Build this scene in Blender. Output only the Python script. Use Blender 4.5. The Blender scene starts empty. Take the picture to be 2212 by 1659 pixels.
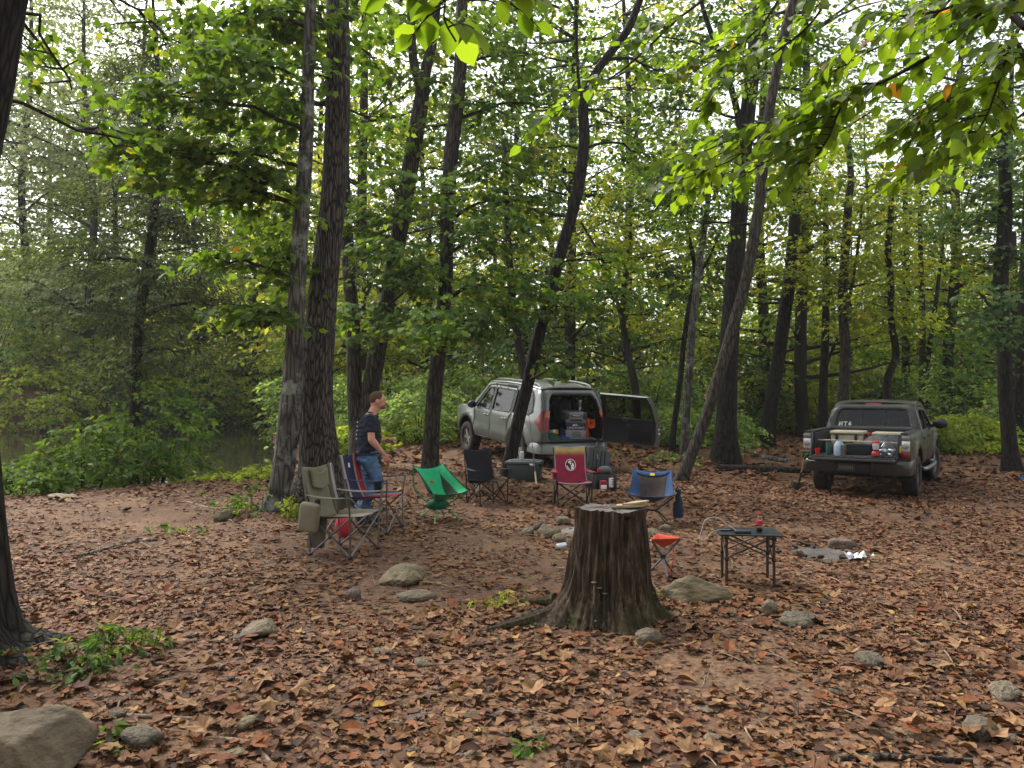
import bpy, bmesh, math, random
import numpy as np
from mathutils import Vector, Matrix, Euler
from mathutils.geometry import delaunay_2d_cdt

# ------------------------------------------------------------------ camera, sky, sun, exposure
SC = bpy.context.scene
COL = SC.collection
F, HX, HY, CZ = 1671.0, 1106.0, 845.0, 1.6          # focal length and horizon of the photograph (2212 px wide copy), eye height
cam_d = bpy.data.cameras.new('camera'); cam = bpy.data.objects.new('camera', cam_d); COL.objects.link(cam)
cam.location = (0, 0, CZ); cam.rotation_euler = (math.radians(90), 0, 0)
cam_d.sensor_width = 36; cam_d.lens = 36 * F / 2212; cam_d.shift_y = 15.5 / 2212
cam_d.clip_start = 0.05; cam_d.clip_end = 600
SC.camera = cam
SUN_EL, SUN_AZ = math.radians(50), math.radians(-42)   # soft light from the upper left, beyond the river
w = bpy.data.worlds.new('World'); SC.world = w; w.use_nodes = True
nt = w.node_tree; bg = nt.nodes['Background']
sky = nt.nodes.new('ShaderNodeTexSky'); sky.sky_type = 'NISHITA'; sky.sun_disc = False
sky.sun_elevation = SUN_EL; sky.sun_rotation = SUN_AZ; sky.air_density = 1.0; sky.dust_density = 4.0; sky.ozone_density = 1.0
hsv = nt.nodes.new('ShaderNodeHueSaturation'); hsv.inputs['Saturation'].default_value = 0.22
nt.links.new(sky.outputs[0], hsv.inputs['Color']); nt.links.new(hsv.outputs[0], bg.inputs['Color'])
bg.inputs['Strength'].default_value = 0.15
sun_d = bpy.data.lights.new('sun', 'SUN'); sun_d.energy = 1.2; sun_d.angle = math.radians(14); sun_d.color = (1, 0.95, 0.86)
sun = bpy.data.objects.new('sun', sun_d); COL.objects.link(sun)
sdir = Vector((math.sin(SUN_AZ) * math.cos(SUN_EL), math.cos(SUN_AZ) * math.cos(SUN_EL), math.sin(SUN_EL)))
sun.rotation_euler = sdir.to_track_quat('Z', 'Y').to_euler(); sun.location = (0, 0, 40)
SC.view_settings.view_transform = 'Standard'; SC.view_settings.look = 'None'
SC.view_settings.gamma = 1; SC.view_settings.use_curve_mapping = False
SC.view_settings.exposure = 1.42
SC.render.engine = 'CYCLES'
cy = SC.cycles
cy.use_denoising = True; cy.max_bounces = 8; cy.diffuse_bounces = 4; cy.glossy_bounces = 3; cy.transmission_bounces = 6
cy.transparent_max_bounces = 12; cy.volume_bounces = 0; cy.caustics_reflective = False; cy.caustics_refractive = False; cy.sample_clamp_indirect = 6

# ------------------------------------------------------------------ helpers
def P(px, py, Y):                                   # a point of the place from its bearing and its distance
    return Vector(((px - HX) / F * Y, Y, CZ + (HY - py) / F * Y))
def srgb(h):
    h = h.lstrip('#'); c = [int(h[i:i + 2], 16) / 255 for i in (0, 2, 4)]
    return tuple(x / 12.92 if x <= 0.04045 else ((x + 0.055) / 1.055) ** 2.4 for x in c)
def S(a, b, x):
    t = np.clip((np.asarray(x, float) - a) / (b - a), 0, 1); return t * t * (3 - 2 * t)
def tag(o, label=None, cat=None, group=None, kind=None):
    if label: o['label'] = label
    if cat: o['category'] = cat
    if group: o['group'] = group
    if kind: o['kind'] = kind
    return o
def empty(name, loc=(0, 0, 0), rot=(0, 0, 0), label=None, cat=None, group=None):
    o = bpy.data.objects.new(name, None); COL.objects.link(o); o.location = loc; o.rotation_euler = rot
    o.empty_display_size = 0.1
    return tag(o, label, cat, group)
def copy_tree(o, parent=None):
    c = o.copy(); COL.objects.link(c)
    if parent: c.parent = parent
    for ch in list(o.children): copy_tree(ch, c)
    return c
def spline(pts, n):                                 # Catmull-Rom through points of any dimension
    p = np.array(pts, float)
    if len(p) == 2: return np.array([p[0] + (p[1] - p[0]) * t for t in np.linspace(0, 1, n)])
    q = np.vstack([2 * p[0] - p[1], p, 2 * p[-1] - p[-2]])
    out = []
    for t in np.linspace(0, len(p) - 1, n):
        i = min(int(t), len(p) - 2); f = t - i
        a, b, c, d = q[i:i + 4]
        out.append(0.5 * ((2 * b) + (c - a) * f + (2 * a - 5 * b + 4 * c - d) * f * f + (3 * b - a - 3 * c + d) * f ** 3))
    return np.array(out)
def frames(path):
    p = np.asarray(path, float); t = np.gradient(p, axis=0); t /= np.linalg.norm(t, axis=1)[:, None] + 1e-12
    a = np.array([1., 0, 0]) if abs(t[0][0]) < 0.8 else np.array([0, 1., 0])
    n = np.cross(t[0], a); n /= np.linalg.norm(n); N = [n]
    for i in range(1, len(p)):
        n = N[-1] - t[i] * np.dot(N[-1], t[i]); n /= np.linalg.norm(n) + 1e-12; N.append(n)
    N = np.array(N); return p, t, N, np.cross(t, N)
def bez_box(size, bev=0.0, seg=2):
    bm = bmesh.new(); bmesh.ops.create_cube(bm, size=1)
    for v in bm.verts: v.co = Vector((v.co.x * size[0], v.co.y * size[1], v.co.z * size[2]))
    if bev > 0: bmesh.ops.bevel(bm, geom=bm.edges[:], offset=bev, segments=seg, affect='EDGES', profile=0.5)
    bm.verts.index_update()
    v = [tuple(x.co) for x in bm.verts]; f = [[x.index for x in p.verts] for p in bm.faces]; bm.free(); return v, f
class MB:
    def __init__(s): s.v = []; s.f = []
    def add(s, v, f, m=None):
        o = len(s.v)
        s.v += [tuple(m @ Vector(x)) for x in v] if m is not None else [tuple(x) for x in v]
        s.f += [[i + o for i in q] for q in f]; return s
    def box(s, c, size, rot=(0, 0, 0), bev=0.0, seg=2):
        v, f = bez_box(size, bev, seg); return s.add(v, f, Matrix.Translation(c) @ Euler(rot).to_matrix().to_4x4())
    def tube(s, path, r, n=8, caps=True):
        p, t, N, B = frames(path); r = np.broadcast_to(np.asarray(r, float), (len(p),))
        a = np.linspace(0, 2 * math.pi, n, endpoint=False)
        v = (p[:, None, :] + r[:, None, None] * (np.cos(a)[None, :, None] * N[:, None, :] + np.sin(a)[None, :, None] * B[:, None, :])).reshape(-1, 3)
        f = [[i * n + j, i * n + (j + 1) % n, (i + 1) * n + (j + 1) % n, (i + 1) * n + j] for i in range(len(p) - 1) for j in range(n)]
        if caps: f += [list(range(n))[::-1], list(range((len(p) - 1) * n, len(p) * n))]
        return s.add(v.tolist(), f)
    def bar(s, a, b, r, n=8): return s.tube([a, b], r, n)
    def lathe(s, prof, n=24, m=None):               # prof: (radius, z) from bottom to top
        a = np.linspace(0, 2 * math.pi, n, endpoint=False)
        v = [(r * math.cos(t), r * math.sin(t), z) for r, z in prof for t in a]
        k = len(prof)
        f = [[i * n + j, i * n + (j + 1) % n, (i + 1) * n + (j + 1) % n, (i + 1) * n + j] for i in range(k - 1) for j in range(n)]
        f += [list(range(n))[::-1], list(range((k - 1) * n, k * n))]
        return s.add(v, f, m)
    def grid(s, fn, nu, nv):
        v = [tuple(fn(i / nu, j / nv)) for i in range(nu + 1) for j in range(nv + 1)]
        f = [[i * (nv + 1) + j, (i + 1) * (nv + 1) + j, (i + 1) * (nv + 1) + j + 1, i * (nv + 1) + j + 1] for i in range(nu) for j in range(nv)]
        return s.add(v, f)
    def prism(s, poly, h, m=None):                  # poly in XY, extruded from z=0 to h
        n = len(poly); v = [(x, y, 0) for x, y in poly] + [(x, y, h) for x, y in poly]
        f = [list(range(n))[::-1], list(range(n, 2 * n))] + [[i, (i + 1) % n, n + (i + 1) % n, n + i] for i in range(n)]
        return s.add(v, f, m)
    def ball(s, c, r, n=12, k=8, m=None):
        prof = [(math.sin(t), -math.cos(t)) for t in np.linspace(0.02, math.pi - 0.02, k)]
        r = r if hasattr(r, '__len__') else (r, r, r)
        M = Matrix.Translation(c) @ (m if m is not None else Matrix.Identity(4)) @ Matrix.Diagonal((*r, 1)); return s.lathe(prof, n, M)
    def shell(s, outline, fn, holes=(), sp=0.1, flip=False):   # a panel cut from an outline with holes and bent by fn(u, v)
        def sub(poly):
            o = []
            for i in range(len(poly)):
                a, b = np.array(poly[i], float), np.array(poly[(i + 1) % len(poly)], float); k = max(1, int(np.linalg.norm(b - a) / sp + 0.5))
                o += [a + (b - a) * t / k for t in range(k)]
            return o
        def inside(poly, x, y):
            p = np.array(poly, float); q = np.roll(p, -1, 0); c = ((p[:, 1] > y) != (q[:, 1] > y)); d = np.where(q[:, 1] == p[:, 1], 1e-9, q[:, 1] - p[:, 1])
            return bool((c & (x < (q[:, 0] - p[:, 0]) * (y - p[:, 1]) / d + p[:, 0])).sum() % 2)
        pts, edges = [], []
        for poly in [outline, *holes]:
            q = sub(poly); o = len(pts); pts += q; edges += [(o + i, o + (i + 1) % len(q)) for i in range(len(q))]
        B = np.array(pts); lo, hi = B.min(0), B.max(0)
        for x in np.arange(lo[0] + sp / 2, hi[0], sp):
            for y in np.arange(lo[1] + sp / 2, hi[1], sp):
                if np.min(np.hypot(B[:, 0] - x, B[:, 1] - y)) > sp * 0.5 and inside(outline, x, y) and not any(inside(h, x, y) for h in holes): pts.append(np.array((x, y)))
        vo, _, fo, *_ = delaunay_2d_cdt([Vector((float(a), float(b))) for a, b in pts], edges, [], 0, 1e-5)
        fs = []
        for t in fo:
            cx = sum(vo[i].x for i in t) / 3; cz = sum(vo[i].y for i in t) / 3
            if inside(outline, cx, cz) and not any(inside(h, cx, cz) for h in holes): fs.append(list(t)[::-1] if flip else list(t))
        return s.add([fn(p.x, p.y) for p in vo], fs)
    def build(s, name, mat, parent=None, smooth=35, solid=0, kind=None, subsurf=0):
        me = bpy.data.meshes.new(name); me.from_pydata(s.v, [], s.f); me.update()
        if smooth:
            me.polygons.foreach_set('use_smooth', [True] * len(me.polygons)); me.set_sharp_from_angle(angle=math.radians(smooth))
        if mat: me.materials.append(mat)
        o = bpy.data.objects.new(name, me); COL.objects.link(o)
        if parent: o.parent = parent
        if solid: md = o.modifiers.new('solid', 'SOLIDIFY'); md.thickness = abs(solid); md.offset = -1 if solid > 0 else 0
        if subsurf: md = o.modifiers.new('sub', 'SUBSURF'); md.levels = md.render_levels = subsurf
        if kind: o['kind'] = kind
        return o
def np_mesh(name, V, T, mat, parent=None, smooth=False, kind=None):     # many small pieces: arrays in, one mesh out
    V = np.asarray(V, np.float32).reshape(-1, 3); T = np.asarray(T, np.int32).reshape(-1, 3)
    me = bpy.data.meshes.new(name); me.vertices.add(len(V)); me.vertices.foreach_set('co', V.ravel())
    me.loops.add(T.size); me.loops.foreach_set('vertex_index', T.ravel()); me.polygons.add(len(T))
    me.polygons.foreach_set('loop_start', np.arange(0, T.size, 3, dtype=np.int32))
    if smooth: me.polygons.foreach_set('use_smooth', np.ones(len(T), bool))
    me.update(calc_edges=True); me.materials.append(mat)
    o = bpy.data.objects.new(name, me); COL.objects.link(o)
    if parent: o.parent = parent
    if kind: o['kind'] = kind
    return o
def scatter(tv, tf, M, pos):                         # template verts/tris, (N,3,3) matrices, (N,3) positions
    V = np.einsum('nij,kj->nki', M, tv) + pos[:, None, :]
    T = tf[None] + (np.arange(len(pos)) * len(tv))[:, None, None]
    return V.reshape(-1, 3), T.reshape(-1, 3)
def gather(parts):
    Vs, Ts, o = [], [], 0
    for V, T in parts: Vs.append(V); Ts.append(T + o); o += len(V)
    return np.vstack(Vs), np.vstack(Ts)

# ------------------------------------------------------------------ materials
MATS = {}
def mat(name, col=(0.5, 0.5, 0.5), rough=0.6, metal=0.0, noise=0.0, nscale=20.0, bump=0.0, coat=0.0, spec=0.5, alpha=1.0, emis=None, stretch=(1, 1, 1), trans=0.0, dirt=None, sheen=0):
    if name in MATS: return MATS[name]
    m = bpy.data.materials.new(name); m.use_nodes = True; N = m.node_tree.nodes; L = m.node_tree.links; b = N['Principled BSDF']
    b.inputs['Base Color'].default_value = (*col, 1); b.inputs['Roughness'].default_value = rough; b.inputs['Metallic'].default_value = metal
    b.inputs['Coat Weight'].default_value = coat; b.inputs['Coat Roughness'].default_value = 0.08; b.inputs['Specular IOR Level'].default_value = spec; b.inputs['Alpha'].default_value = alpha
    b.inputs['Transmission Weight'].default_value = trans; b.inputs['Sheen Weight'].default_value = sheen
    if noise or bump or dirt:
        tc = N.new('ShaderNodeTexCoord'); mp = N.new('ShaderNodeMapping'); mp.inputs['Scale'].default_value = stretch; L.new(tc.outputs['Object'], mp.inputs['Vector'])
        nz = N.new('ShaderNodeTexNoise'); nz.inputs['Scale'].default_value = nscale; nz.inputs['Detail'].default_value = 6; L.new(mp.outputs[0], nz.inputs['Vector'])
        out = None
        if noise:
            mx = N.new('ShaderNodeMix'); mx.data_type = 'RGBA'; mx.inputs[6].default_value = (*[max(0, c * (1 - noise)) for c in col], 1); mx.inputs[7].default_value = (*[c * (1 + noise) for c in col], 1)
            rp = N.new('ShaderNodeMapRange'); rp.inputs[1].default_value = 0.3; rp.inputs[2].default_value = 0.7; L.new(nz.outputs['Fac'], rp.inputs[0]); L.new(rp.outputs[0], mx.inputs[0]); out = mx.outputs[2]
        if dirt:                                     # (colour, amount, scale): dust film in patches
            n2 = N.new('ShaderNodeTexNoise'); n2.inputs['Scale'].default_value = dirt[2]; n2.inputs['Detail'].default_value = 5; L.new(tc.outputs['Object'], n2.inputs['Vector'])
            r2 = N.new('ShaderNodeMapRange'); r2.inputs[1].default_value = 0.4; r2.inputs[2].default_value = 0.75; r2.inputs[4].default_value = dirt[1]; L.new(n2.outputs['Fac'], r2.inputs[0])
            m2 = N.new('ShaderNodeMix'); m2.data_type = 'RGBA'; L.new(r2.outputs[0], m2.inputs[0]); m2.inputs[7].default_value = (*dirt[0], 1)
            if out: L.new(out, m2.inputs[6])
            else: m2.inputs[6].default_value = (*col, 1)
            out = m2.outputs[2]
            r3 = N.new('ShaderNodeMapRange'); r3.inputs[3].default_value = rough; r3.inputs[4].default_value = min(1, rough + 0.45); L.new(r2.outputs[0], r3.inputs[0]); L.new(r3.outputs[0], b.inputs['Roughness'])
        if out: L.new(out, b.inputs['Base Color'])
        if bump:
            bp = N.new('ShaderNodeBump'); bp.inputs['Strength'].default_value = 1.0; bp.inputs['Distance'].default_value = bump; L.new(nz.outputs['Fac'], bp.inputs['Height']); L.new(bp.outputs[0], b.inputs['Normal'])
    if emis: b.inputs['Emission Color'].default_value = (*emis[0], 1); b.inputs['Emission Strength'].default_value = emis[1]
    MATS[name] = m; return m
def ramp_mat(name, stops, rough=0.7, transl=None, tw=0.45, spec=0.3, nscale=0, fade=0.35):      # one colour per loose piece (leaf), from a ramp
    m = bpy.data.materials.new(name); m.use_nodes = True; N = m.node_tree.nodes; L = m.node_tree.links; b = N['Principled BSDF']; out = N['Material Output']
    g = N.new('ShaderNodeNewGeometry'); r = N.new('ShaderNodeValToRGB'); e = r.color_ramp.elements
    while len(e) < len(stops): e.new(0.5)
    for x, (p, c) in zip(e, stops): x.position = p; x.color = (*c, 1)
    L.new(g.outputs['Random Per Island'], r.inputs[0]); col = r.outputs[0]
    if nscale:                                       # slow drift of tone through the crown
        tc = N.new('ShaderNodeTexCoord'); nz = N.new('ShaderNodeTexNoise'); nz.inputs['Scale'].default_value = nscale; nz.inputs['Detail'].default_value = 2; L.new(tc.outputs['Object'], nz.inputs['Vector'])
        mr = N.new('ShaderNodeMapRange'); mr.inputs[1].default_value = 0.35; mr.inputs[2].default_value = 0.65; mr.inputs[3].default_value = 1 - fade; mr.inputs[4].default_value = 1 + fade; L.new(nz.outputs['Fac'], mr.inputs[0])
        vm = N.new('ShaderNodeVectorMath'); vm.operation = 'SCALE'; L.new(col, vm.inputs[0]); L.new(mr.outputs[0], vm.inputs['Scale']); col = vm.outputs[0]
    L.new(col, b.inputs['Base Color']); b.inputs['Roughness'].default_value = rough; b.inputs['Specular IOR Level'].default_value = spec
    if transl:
        t = N.new('ShaderNodeBsdfTranslucent'); vm = N.new('ShaderNodeVectorMath'); vm.operation = 'MULTIPLY'; vm.inputs[1].default_value = transl; L.new(col, vm.inputs[0]); L.new(vm.outputs[0], t.inputs['Color'])
        mx = N.new('ShaderNodeMixShader'); mx.inputs[0].default_value = tw; L.new(b.outputs[0], mx.inputs[1]); L.new(t.outputs[0], mx.inputs[2]); L.new(mx.outputs[0], out.inputs['Surface'])
    MATS[name] = m; return m
def glass_mat(name, tint, refl=1.0):                # thin tinted pane
    m = bpy.data.materials.new(name); m.use_nodes = True; N = m.node_tree.nodes; L = m.node_tree.links; N.remove(N['Principled BSDF'])
    t = N.new('ShaderNodeBsdfTransparent'); t.inputs[0].default_value = (*tint, 1); g = N.new('ShaderNodeBsdfGlossy'); g.inputs['Roughness'].default_value = 0.03; g.inputs['Color'].default_value = (refl, refl, refl, 1)
    f = N.new('ShaderNodeFresnel'); ge = N.new('ShaderNodeNewGeometry'); mi = N.new('ShaderNodeMapRange'); mi.inputs[3].default_value = 1.55; mi.inputs[4].default_value = 1 / 1.55; L.new(ge.outputs['Backfacing'], mi.inputs[0]); L.new(mi.outputs[0], f.inputs[0]); mx = N.new('ShaderNodeMixShader'); L.new(f.outputs[0], mx.inputs[0]); L.new(t.outputs[0], mx.inputs[1]); L.new(g.outputs[0], mx.inputs[2]); L.new(mx.outputs[0], N['Material Output'].inputs['Surface'])
    MATS[name] = m; return m
def bark_mat(name, dark, light, lichen=None, scale=9.0, depth=0.03, moss=None):
    m = bpy.data.materials.new(name); m.use_nodes = True; N = m.node_tree.nodes; L = m.node_tree.links; b = N['Principled BSDF']; b.inputs['Roughness'].default_value = 0.9; b.inputs['Specular IOR Level'].default_value = 0.2
    tc = N.new('ShaderNodeTexCoord'); mp = N.new('ShaderNodeMapping'); mp.inputs['Scale'].default_value = (1, 1, 0.16); L.new(tc.outputs['Object'], mp.inputs[0])
    vo = N.new('ShaderNodeTexVoronoi'); vo.feature = 'DISTANCE_TO_EDGE'; vo.inputs['Scale'].default_value = scale * 2.2; nz = N.new('ShaderNodeTexNoise'); nz.inputs['Scale'].default_value = scale * 2.5; nz.inputs['Detail'].default_value = 7
    wn = N.new('ShaderNodeTexNoise'); wn.inputs['Scale'].default_value = 5; ad = N.new('ShaderNodeVectorMath'); ad.operation = 'MULTIPLY_ADD'; L.new(wn.outputs['Color'], ad.inputs[0]); ad.inputs[1].default_value = (0.12, 0.12, 0.12); L.new(mp.outputs[0], ad.inputs[2])
    L.new(mp.outputs[0], wn.inputs[0]); L.new(ad.outputs[0], vo.inputs[0]); L.new(mp.outputs[0], nz.inputs[0])
    mr = N.new('ShaderNodeMapRange'); mr.inputs[1].default_value = 0.0; mr.inputs[2].default_value = 0.22; L.new(vo.outputs[0], mr.inputs[0])
    mu = N.new('ShaderNodeMath'); mu.operation = 'MULTIPLY'; L.new(mr.outputs[0], mu.inputs[0]); L.new(nz.outputs['Fac'], mu.inputs[1])
    cr = N.new('ShaderNodeValToRGB'); cr.color_ramp.elements[0].color = (*dark, 1); cr.color_ramp.elements[1].color = (*light, 1); cr.color_ramp.elements[1].position = 0.62; L.new(mu.outputs[0], cr.inputs[0]); col = cr.outputs[0]
    for c, thr, sc in ([(lichen, 0.52, 3.5)] if lichen else []) + ([(moss, 0.55, 1.6)] if moss else []):
        n2 = N.new('ShaderNodeTexNoise'); n2.inputs['Scale'].default_value = sc; n2.inputs['Detail'].default_value = 8; n2.inputs['Roughness'].default_value = 0.7; L.new(tc.outputs['Object'], n2.inputs[0])
        r2 = N.new('ShaderNodeMapRange'); r2.inputs[1].default_value = thr; r2.inputs[2].default_value = thr + 0.12; r2.inputs[4].default_value = 0.75; L.new(n2.outputs['Fac'], r2.inputs[0])
        mx = N.new('ShaderNodeMix'); mx.data_type = 'RGBA'; L.new(r2.outputs[0], mx.inputs[0]); L.new(col, mx.inputs[6]); mx.inputs[7].default_value = (*c, 1); col = mx.outputs[2]
    L.new(col, b.inputs['Base Color'])
    bp = N.new('ShaderNodeBump'); bp.inputs['Distance'].default_value = depth; bp.inputs['Strength'].default_value = 1; L.new(mu.outputs[0], bp.inputs['Height']); L.new(bp.outputs[0], b.inputs['Normal'])
    MATS[name] = m; return m
# ------------------------------------------------------------------ terrain
def vnoise(x, y, seed=0):
    x = np.asarray(x, float); y = np.asarray(y, float); xi = np.floor(x).astype(np.int64); yi = np.floor(y).astype(np.int64); fx = x - xi; fy = y - yi
    def h(a, b): n = (a * 374761393 + b * 668265263 + seed * 1442695041) & 0x7fffffff; n = ((n ^ (n >> 13)) * 1274126177) & 0x7fffffff; return ((n ^ (n >> 16)) & 0xffff) / 65535.0
    u = fx * fx * (3 - 2 * fx); v = fy * fy * (3 - 2 * fy)
    return (h(xi, yi) * (1 - u) + h(xi + 1, yi) * u) * (1 - v) + (h(xi, yi + 1) * (1 - u) + h(xi + 1, yi + 1) * u) * v
def fbm(x, y, oct=4, seed=0):
    s = 0; a = 0.5
    for k in range(oct): s = s + a * vnoise(x * 2 ** k, y * 2 ** k, seed + k); a *= 0.5
    return s
WATER_Z = -0.42
RIVER = np.array([(-90, 5), (-20, 11.2), (-11, 12.9), (-8.6, 13.7), (-6.4, 14.9), (-5.2, 16.6), (-5.5, 20), (-7.2, 25), (-9.6, 31), (-12.2, 40), (-13.6, 46),
                  (-17, 46.5), (-21, 42), (-26, 38), (-40, 35.5), (-90, 33)], float)
CTRL = np.array([(0, 2, 0), (-3, 3.5, .06), (3, 3.5, -.02), (0, 5.5, -.03), (3.5, 6.5, -.08), (-2.2, 7.8, -.07), (-2, 9.3, -.09), (-4, 10.3, -.02), (-3, 11.3, .04), (-7.5, 12.4, -.15), (-12, 11, -.2), (-8, 8, -.05),
                 (0, 10.5, -.14), (1.5, 11.6, -.2), (3, 10.4, -.15), (5, 9, -.2), (8, 10, -.3), (4, 14, -.25), (6.3, 15.7, -.41), (7.7, 14.9, -.41), (9.5, 17.5, -.43), (12, 15, -.43), (12, 19, -.4), (0.3, 15.5, -.16),
                 (0.5, 17.6, -.11), (2.2, 17.5, -.14), (-1, 20.2, .02), (1, 21, .0), (-3, 17, .1), (-1.8, 16, .03), (5, 19.6, -.15), (3.4, 15.4, -.2), (4.6, 18, -.25), (-4, 24, .1), (4, 26, -.05), (10, 26, -.3), (18, 26, -.3), (25, 20, -.3), (0, 40, .4), (15, 40, .2), (30, 40, .4)], float)
def river_dist(x, y):                               # >0 on land, <0 in the water
    x = np.asarray(x, float); y = np.asarray(y, float); d = np.full(x.shape, 1e9); ins = np.zeros(x.shape, bool); p = RIVER; q = np.roll(RIVER, -1, 0)
    for (ax, ay), (bx, by) in zip(p, q):
        dx, dy = bx - ax, by - ay; t = np.clip(((x - ax) * dx + (y - ay) * dy) / (dx * dx + dy * dy), 0, 1)
        d = np.minimum(d, np.hypot(x - ax - t * dx, y - ay - t * dy)); ins ^= ((ay > y) != (by > y)) & (x < (bx - ax) * (y - ay) / (by - ay + 1e-12) + ax)
    return np.where(ins, -d, d)
MOUNDS = []                                          # (x, y, radius, height): soil heaped round trunks and stump
PADS = [(7.91, 16.65, 3.2, -.43), (.2, 17.8, 1.1, -.125), (1.6, 18.5, 1.1, -.125), (-1.1, 20.3, 1.1, .0), (.3, 21.0, 1.1, .0)]        # where the vehicles stand
def gz(x, y):
    x = np.asarray(x, float); y = np.asarray(y, float); num = 0; den = 0
    for cx, cyy, cz in CTRL:
        s = 0.9 + 0.13 * cyy; k = np.exp(-((x - cx) ** 2 + (y - cyy) ** 2) / (2 * s * s)) + 1e-9 / (1 + (x - cx) ** 2 + (y - cyy) ** 2); num = num + k * cz; den = den + k
    z = num / den + 0.045 * np.maximum(0, y - 34) + 0.04 * np.maximum(0, np.abs(x) - 20)
    z = z + 0.05 * (fbm(x * 0.7, y * 0.7, 3, 5) - 0.45) + 0.02 * (fbm(x * 3, y * 3, 2, 9) - 0.4)
    for mx, my, r, h in MOUNDS: z = z + h * np.exp(-((x - mx) ** 2 + (y - my) ** 2) / (r * r))
    for mx, my, r, h in PADS: k = np.exp(-(((x - mx) ** 2 + (y - my) ** 2) / (r * r)) ** 2); z = z * (1 - k) + h * k
    d = river_dist(x, y) + 0.5 * (fbm(x * 0.6, y * 0.6, 2, 31) - 0.4)
    far = S(32, 36, y) * S(-10, -15, x)
    z = z + far * (1.7 * S(0, 4.5, d) + 0.05 * np.maximum(0, d))
    k = S(0.0, 1.3, d); zb = WATER_Z + np.minimum(d, 0.1) * 0.6
    return np.where(d < 0, np.maximum(zb, -1.6), WATER_Z + 0.06 + (z - WATER_Z - 0.06) * k)
def gz1(x, y): return float(gz(np.array([x]), np.array([y]))[0])
def G(px, py, guess=10.0):                           # the spot of ground seen at that bearing
    Y = guess
    for _ in range(25):
        x = (px - HX) / F * Y; z = gz1(x, Y); Yn = (CZ - z) * F / max(py - HY, 8); Y = 0.5 * Y + 0.5 * min(Yn, 80)
    return Vector(((px - HX) / F * Y, Y, gz1((px - HX) / F * Y, Y)))

STUMP = (0.69, 5.62)
MOUNDS += [(0.69, 5.62, 0.75, 0.05), (-2.75, 11.0, 0.9, 0.08), (-3.25, 10.3, 0.5, 0.06), (-3.15, 4.5, 0.7, 0.08)]
xs = np.sinh(np.linspace(-4.9, 4.9, 330)) * 2.3; ys = np.concatenate([np.linspace(-40, 0, 14)[:-1], 0 + 1.2 * (np.exp(np.linspace(0, 5.1, 330)) - 1)])
XX, YY = np.meshgrid(xs, ys, indexing='ij'); ZZ = gz(XX, YY)
nx, ny = XX.shape; I = np.arange(nx * ny).reshape(nx, ny)
q = np.stack([I[:-1, :-1], I[1:, :-1], I[1:, 1:], I[:-1, 1:]], -1).reshape(-1, 4)
gm = bpy.data.materials.new('dirt'); gm.use_nodes = True; N = gm.node_tree.nodes; L = gm.node_tree.links; b = N['Principled BSDF']; b.inputs['Roughness'].default_value = 0.95; b.inputs['Specular IOR Level'].default_value = 0.15
tc = N.new('ShaderNodeTexCoord'); n1 = N.new('ShaderNodeTexNoise'); n1.inputs['Scale'].default_value = 0.9; n1.inputs['Detail'].default_value = 9; n1.inputs['Roughness'].default_value = 0.65; n2 = N.new('ShaderNodeTexNoise'); n2.inputs['Scale'].default_value = 28; n2.inputs['Detail'].default_value = 8
cr = N.new('ShaderNodeValToRGB'); e = cr.color_ramp.elements; e[0].position = 0.32; e[0].color = (*srgb('#5a4539'), 1); e[1].position = 0.72; e[1].color = (*srgb('#856a50'), 1); x = e.new(0.5); x.color = (*srgb('#6b5442'), 1)
mx = N.new('ShaderNodeMix'); mx.data_type = 'RGBA'; mx.blend_type = 'MULTIPLY'; mx.inputs[0].default_value = 0.75; c2 = N.new('ShaderNodeValToRGB'); c2.color_ramp.elements[0].position = 0.3; c2.color_ramp.elements[0].color = (0.35, 0.3, 0.28, 1); c2.color_ramp.elements[1].position = 0.6; c2.color_ramp.elements[1].color = (1, 1, 1, 1)
for n in (n1, n2): L.new(tc.outputs['Object'], n.inputs[0])
L.new(n1.outputs['Fac'], cr.inputs[0]); L.new(n2.outputs['Fac'], c2.inputs[0]); L.new(cr.outputs[0], mx.inputs[6]); L.new(c2.outputs[0], mx.inputs[7]); L.new(mx.outputs[2], b.inputs['Base Color'])
bp = N.new('ShaderNodeBump'); bp.inputs['Distance'].default_value = 0.02; L.new(n2.outputs['Fac'], bp.inputs['Height']); L.new(bp.outputs[0], b.inputs['Normal'])
T = np.vstack([q[:, [0, 1, 2]], q[:, [0, 2, 3]]])
ground = np_mesh('ground', np.stack([XX, YY, ZZ], -1), T, gm, smooth=True, kind='structure')
ground['label'] = 'brown earth clearing strewn with fallen leaves'

wm = bpy.data.materials.new('river_water'); wm.use_nodes = True; N = wm.node_tree.nodes; L = wm.node_tree.links; b = N['Principled BSDF']
b.inputs['Base Color'].default_value = (0.03, 0.028, 0.018, 1); b.inputs['Roughness'].default_value = 0.04; b.inputs['IOR'].default_value = 1.33
tc = N.new('ShaderNodeTexCoord'); nz = N.new('ShaderNodeTexNoise'); nz.inputs['Scale'].default_value = 1.3; nz.inputs['Detail'].default_value = 3; bp = N.new('ShaderNodeBump'); bp.inputs['Distance'].default_value = 0.02; bp.inputs['Strength'].default_value = 0.35
L.new(tc.outputs['Object'], nz.inputs[0]); L.new(nz.outputs['Fac'], bp.inputs['Height']); L.new(bp.outputs[0], b.inputs['Normal'])
wb = MB(); wb.grid(lambda u, v: (-92 + 82 * u + 8, 4 + 44.5 * v, WATER_Z), 12, 12); water = wb.build('water', wm, kind='structure'); water['label'] = 'still dark river water mirroring the far bank'

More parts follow.
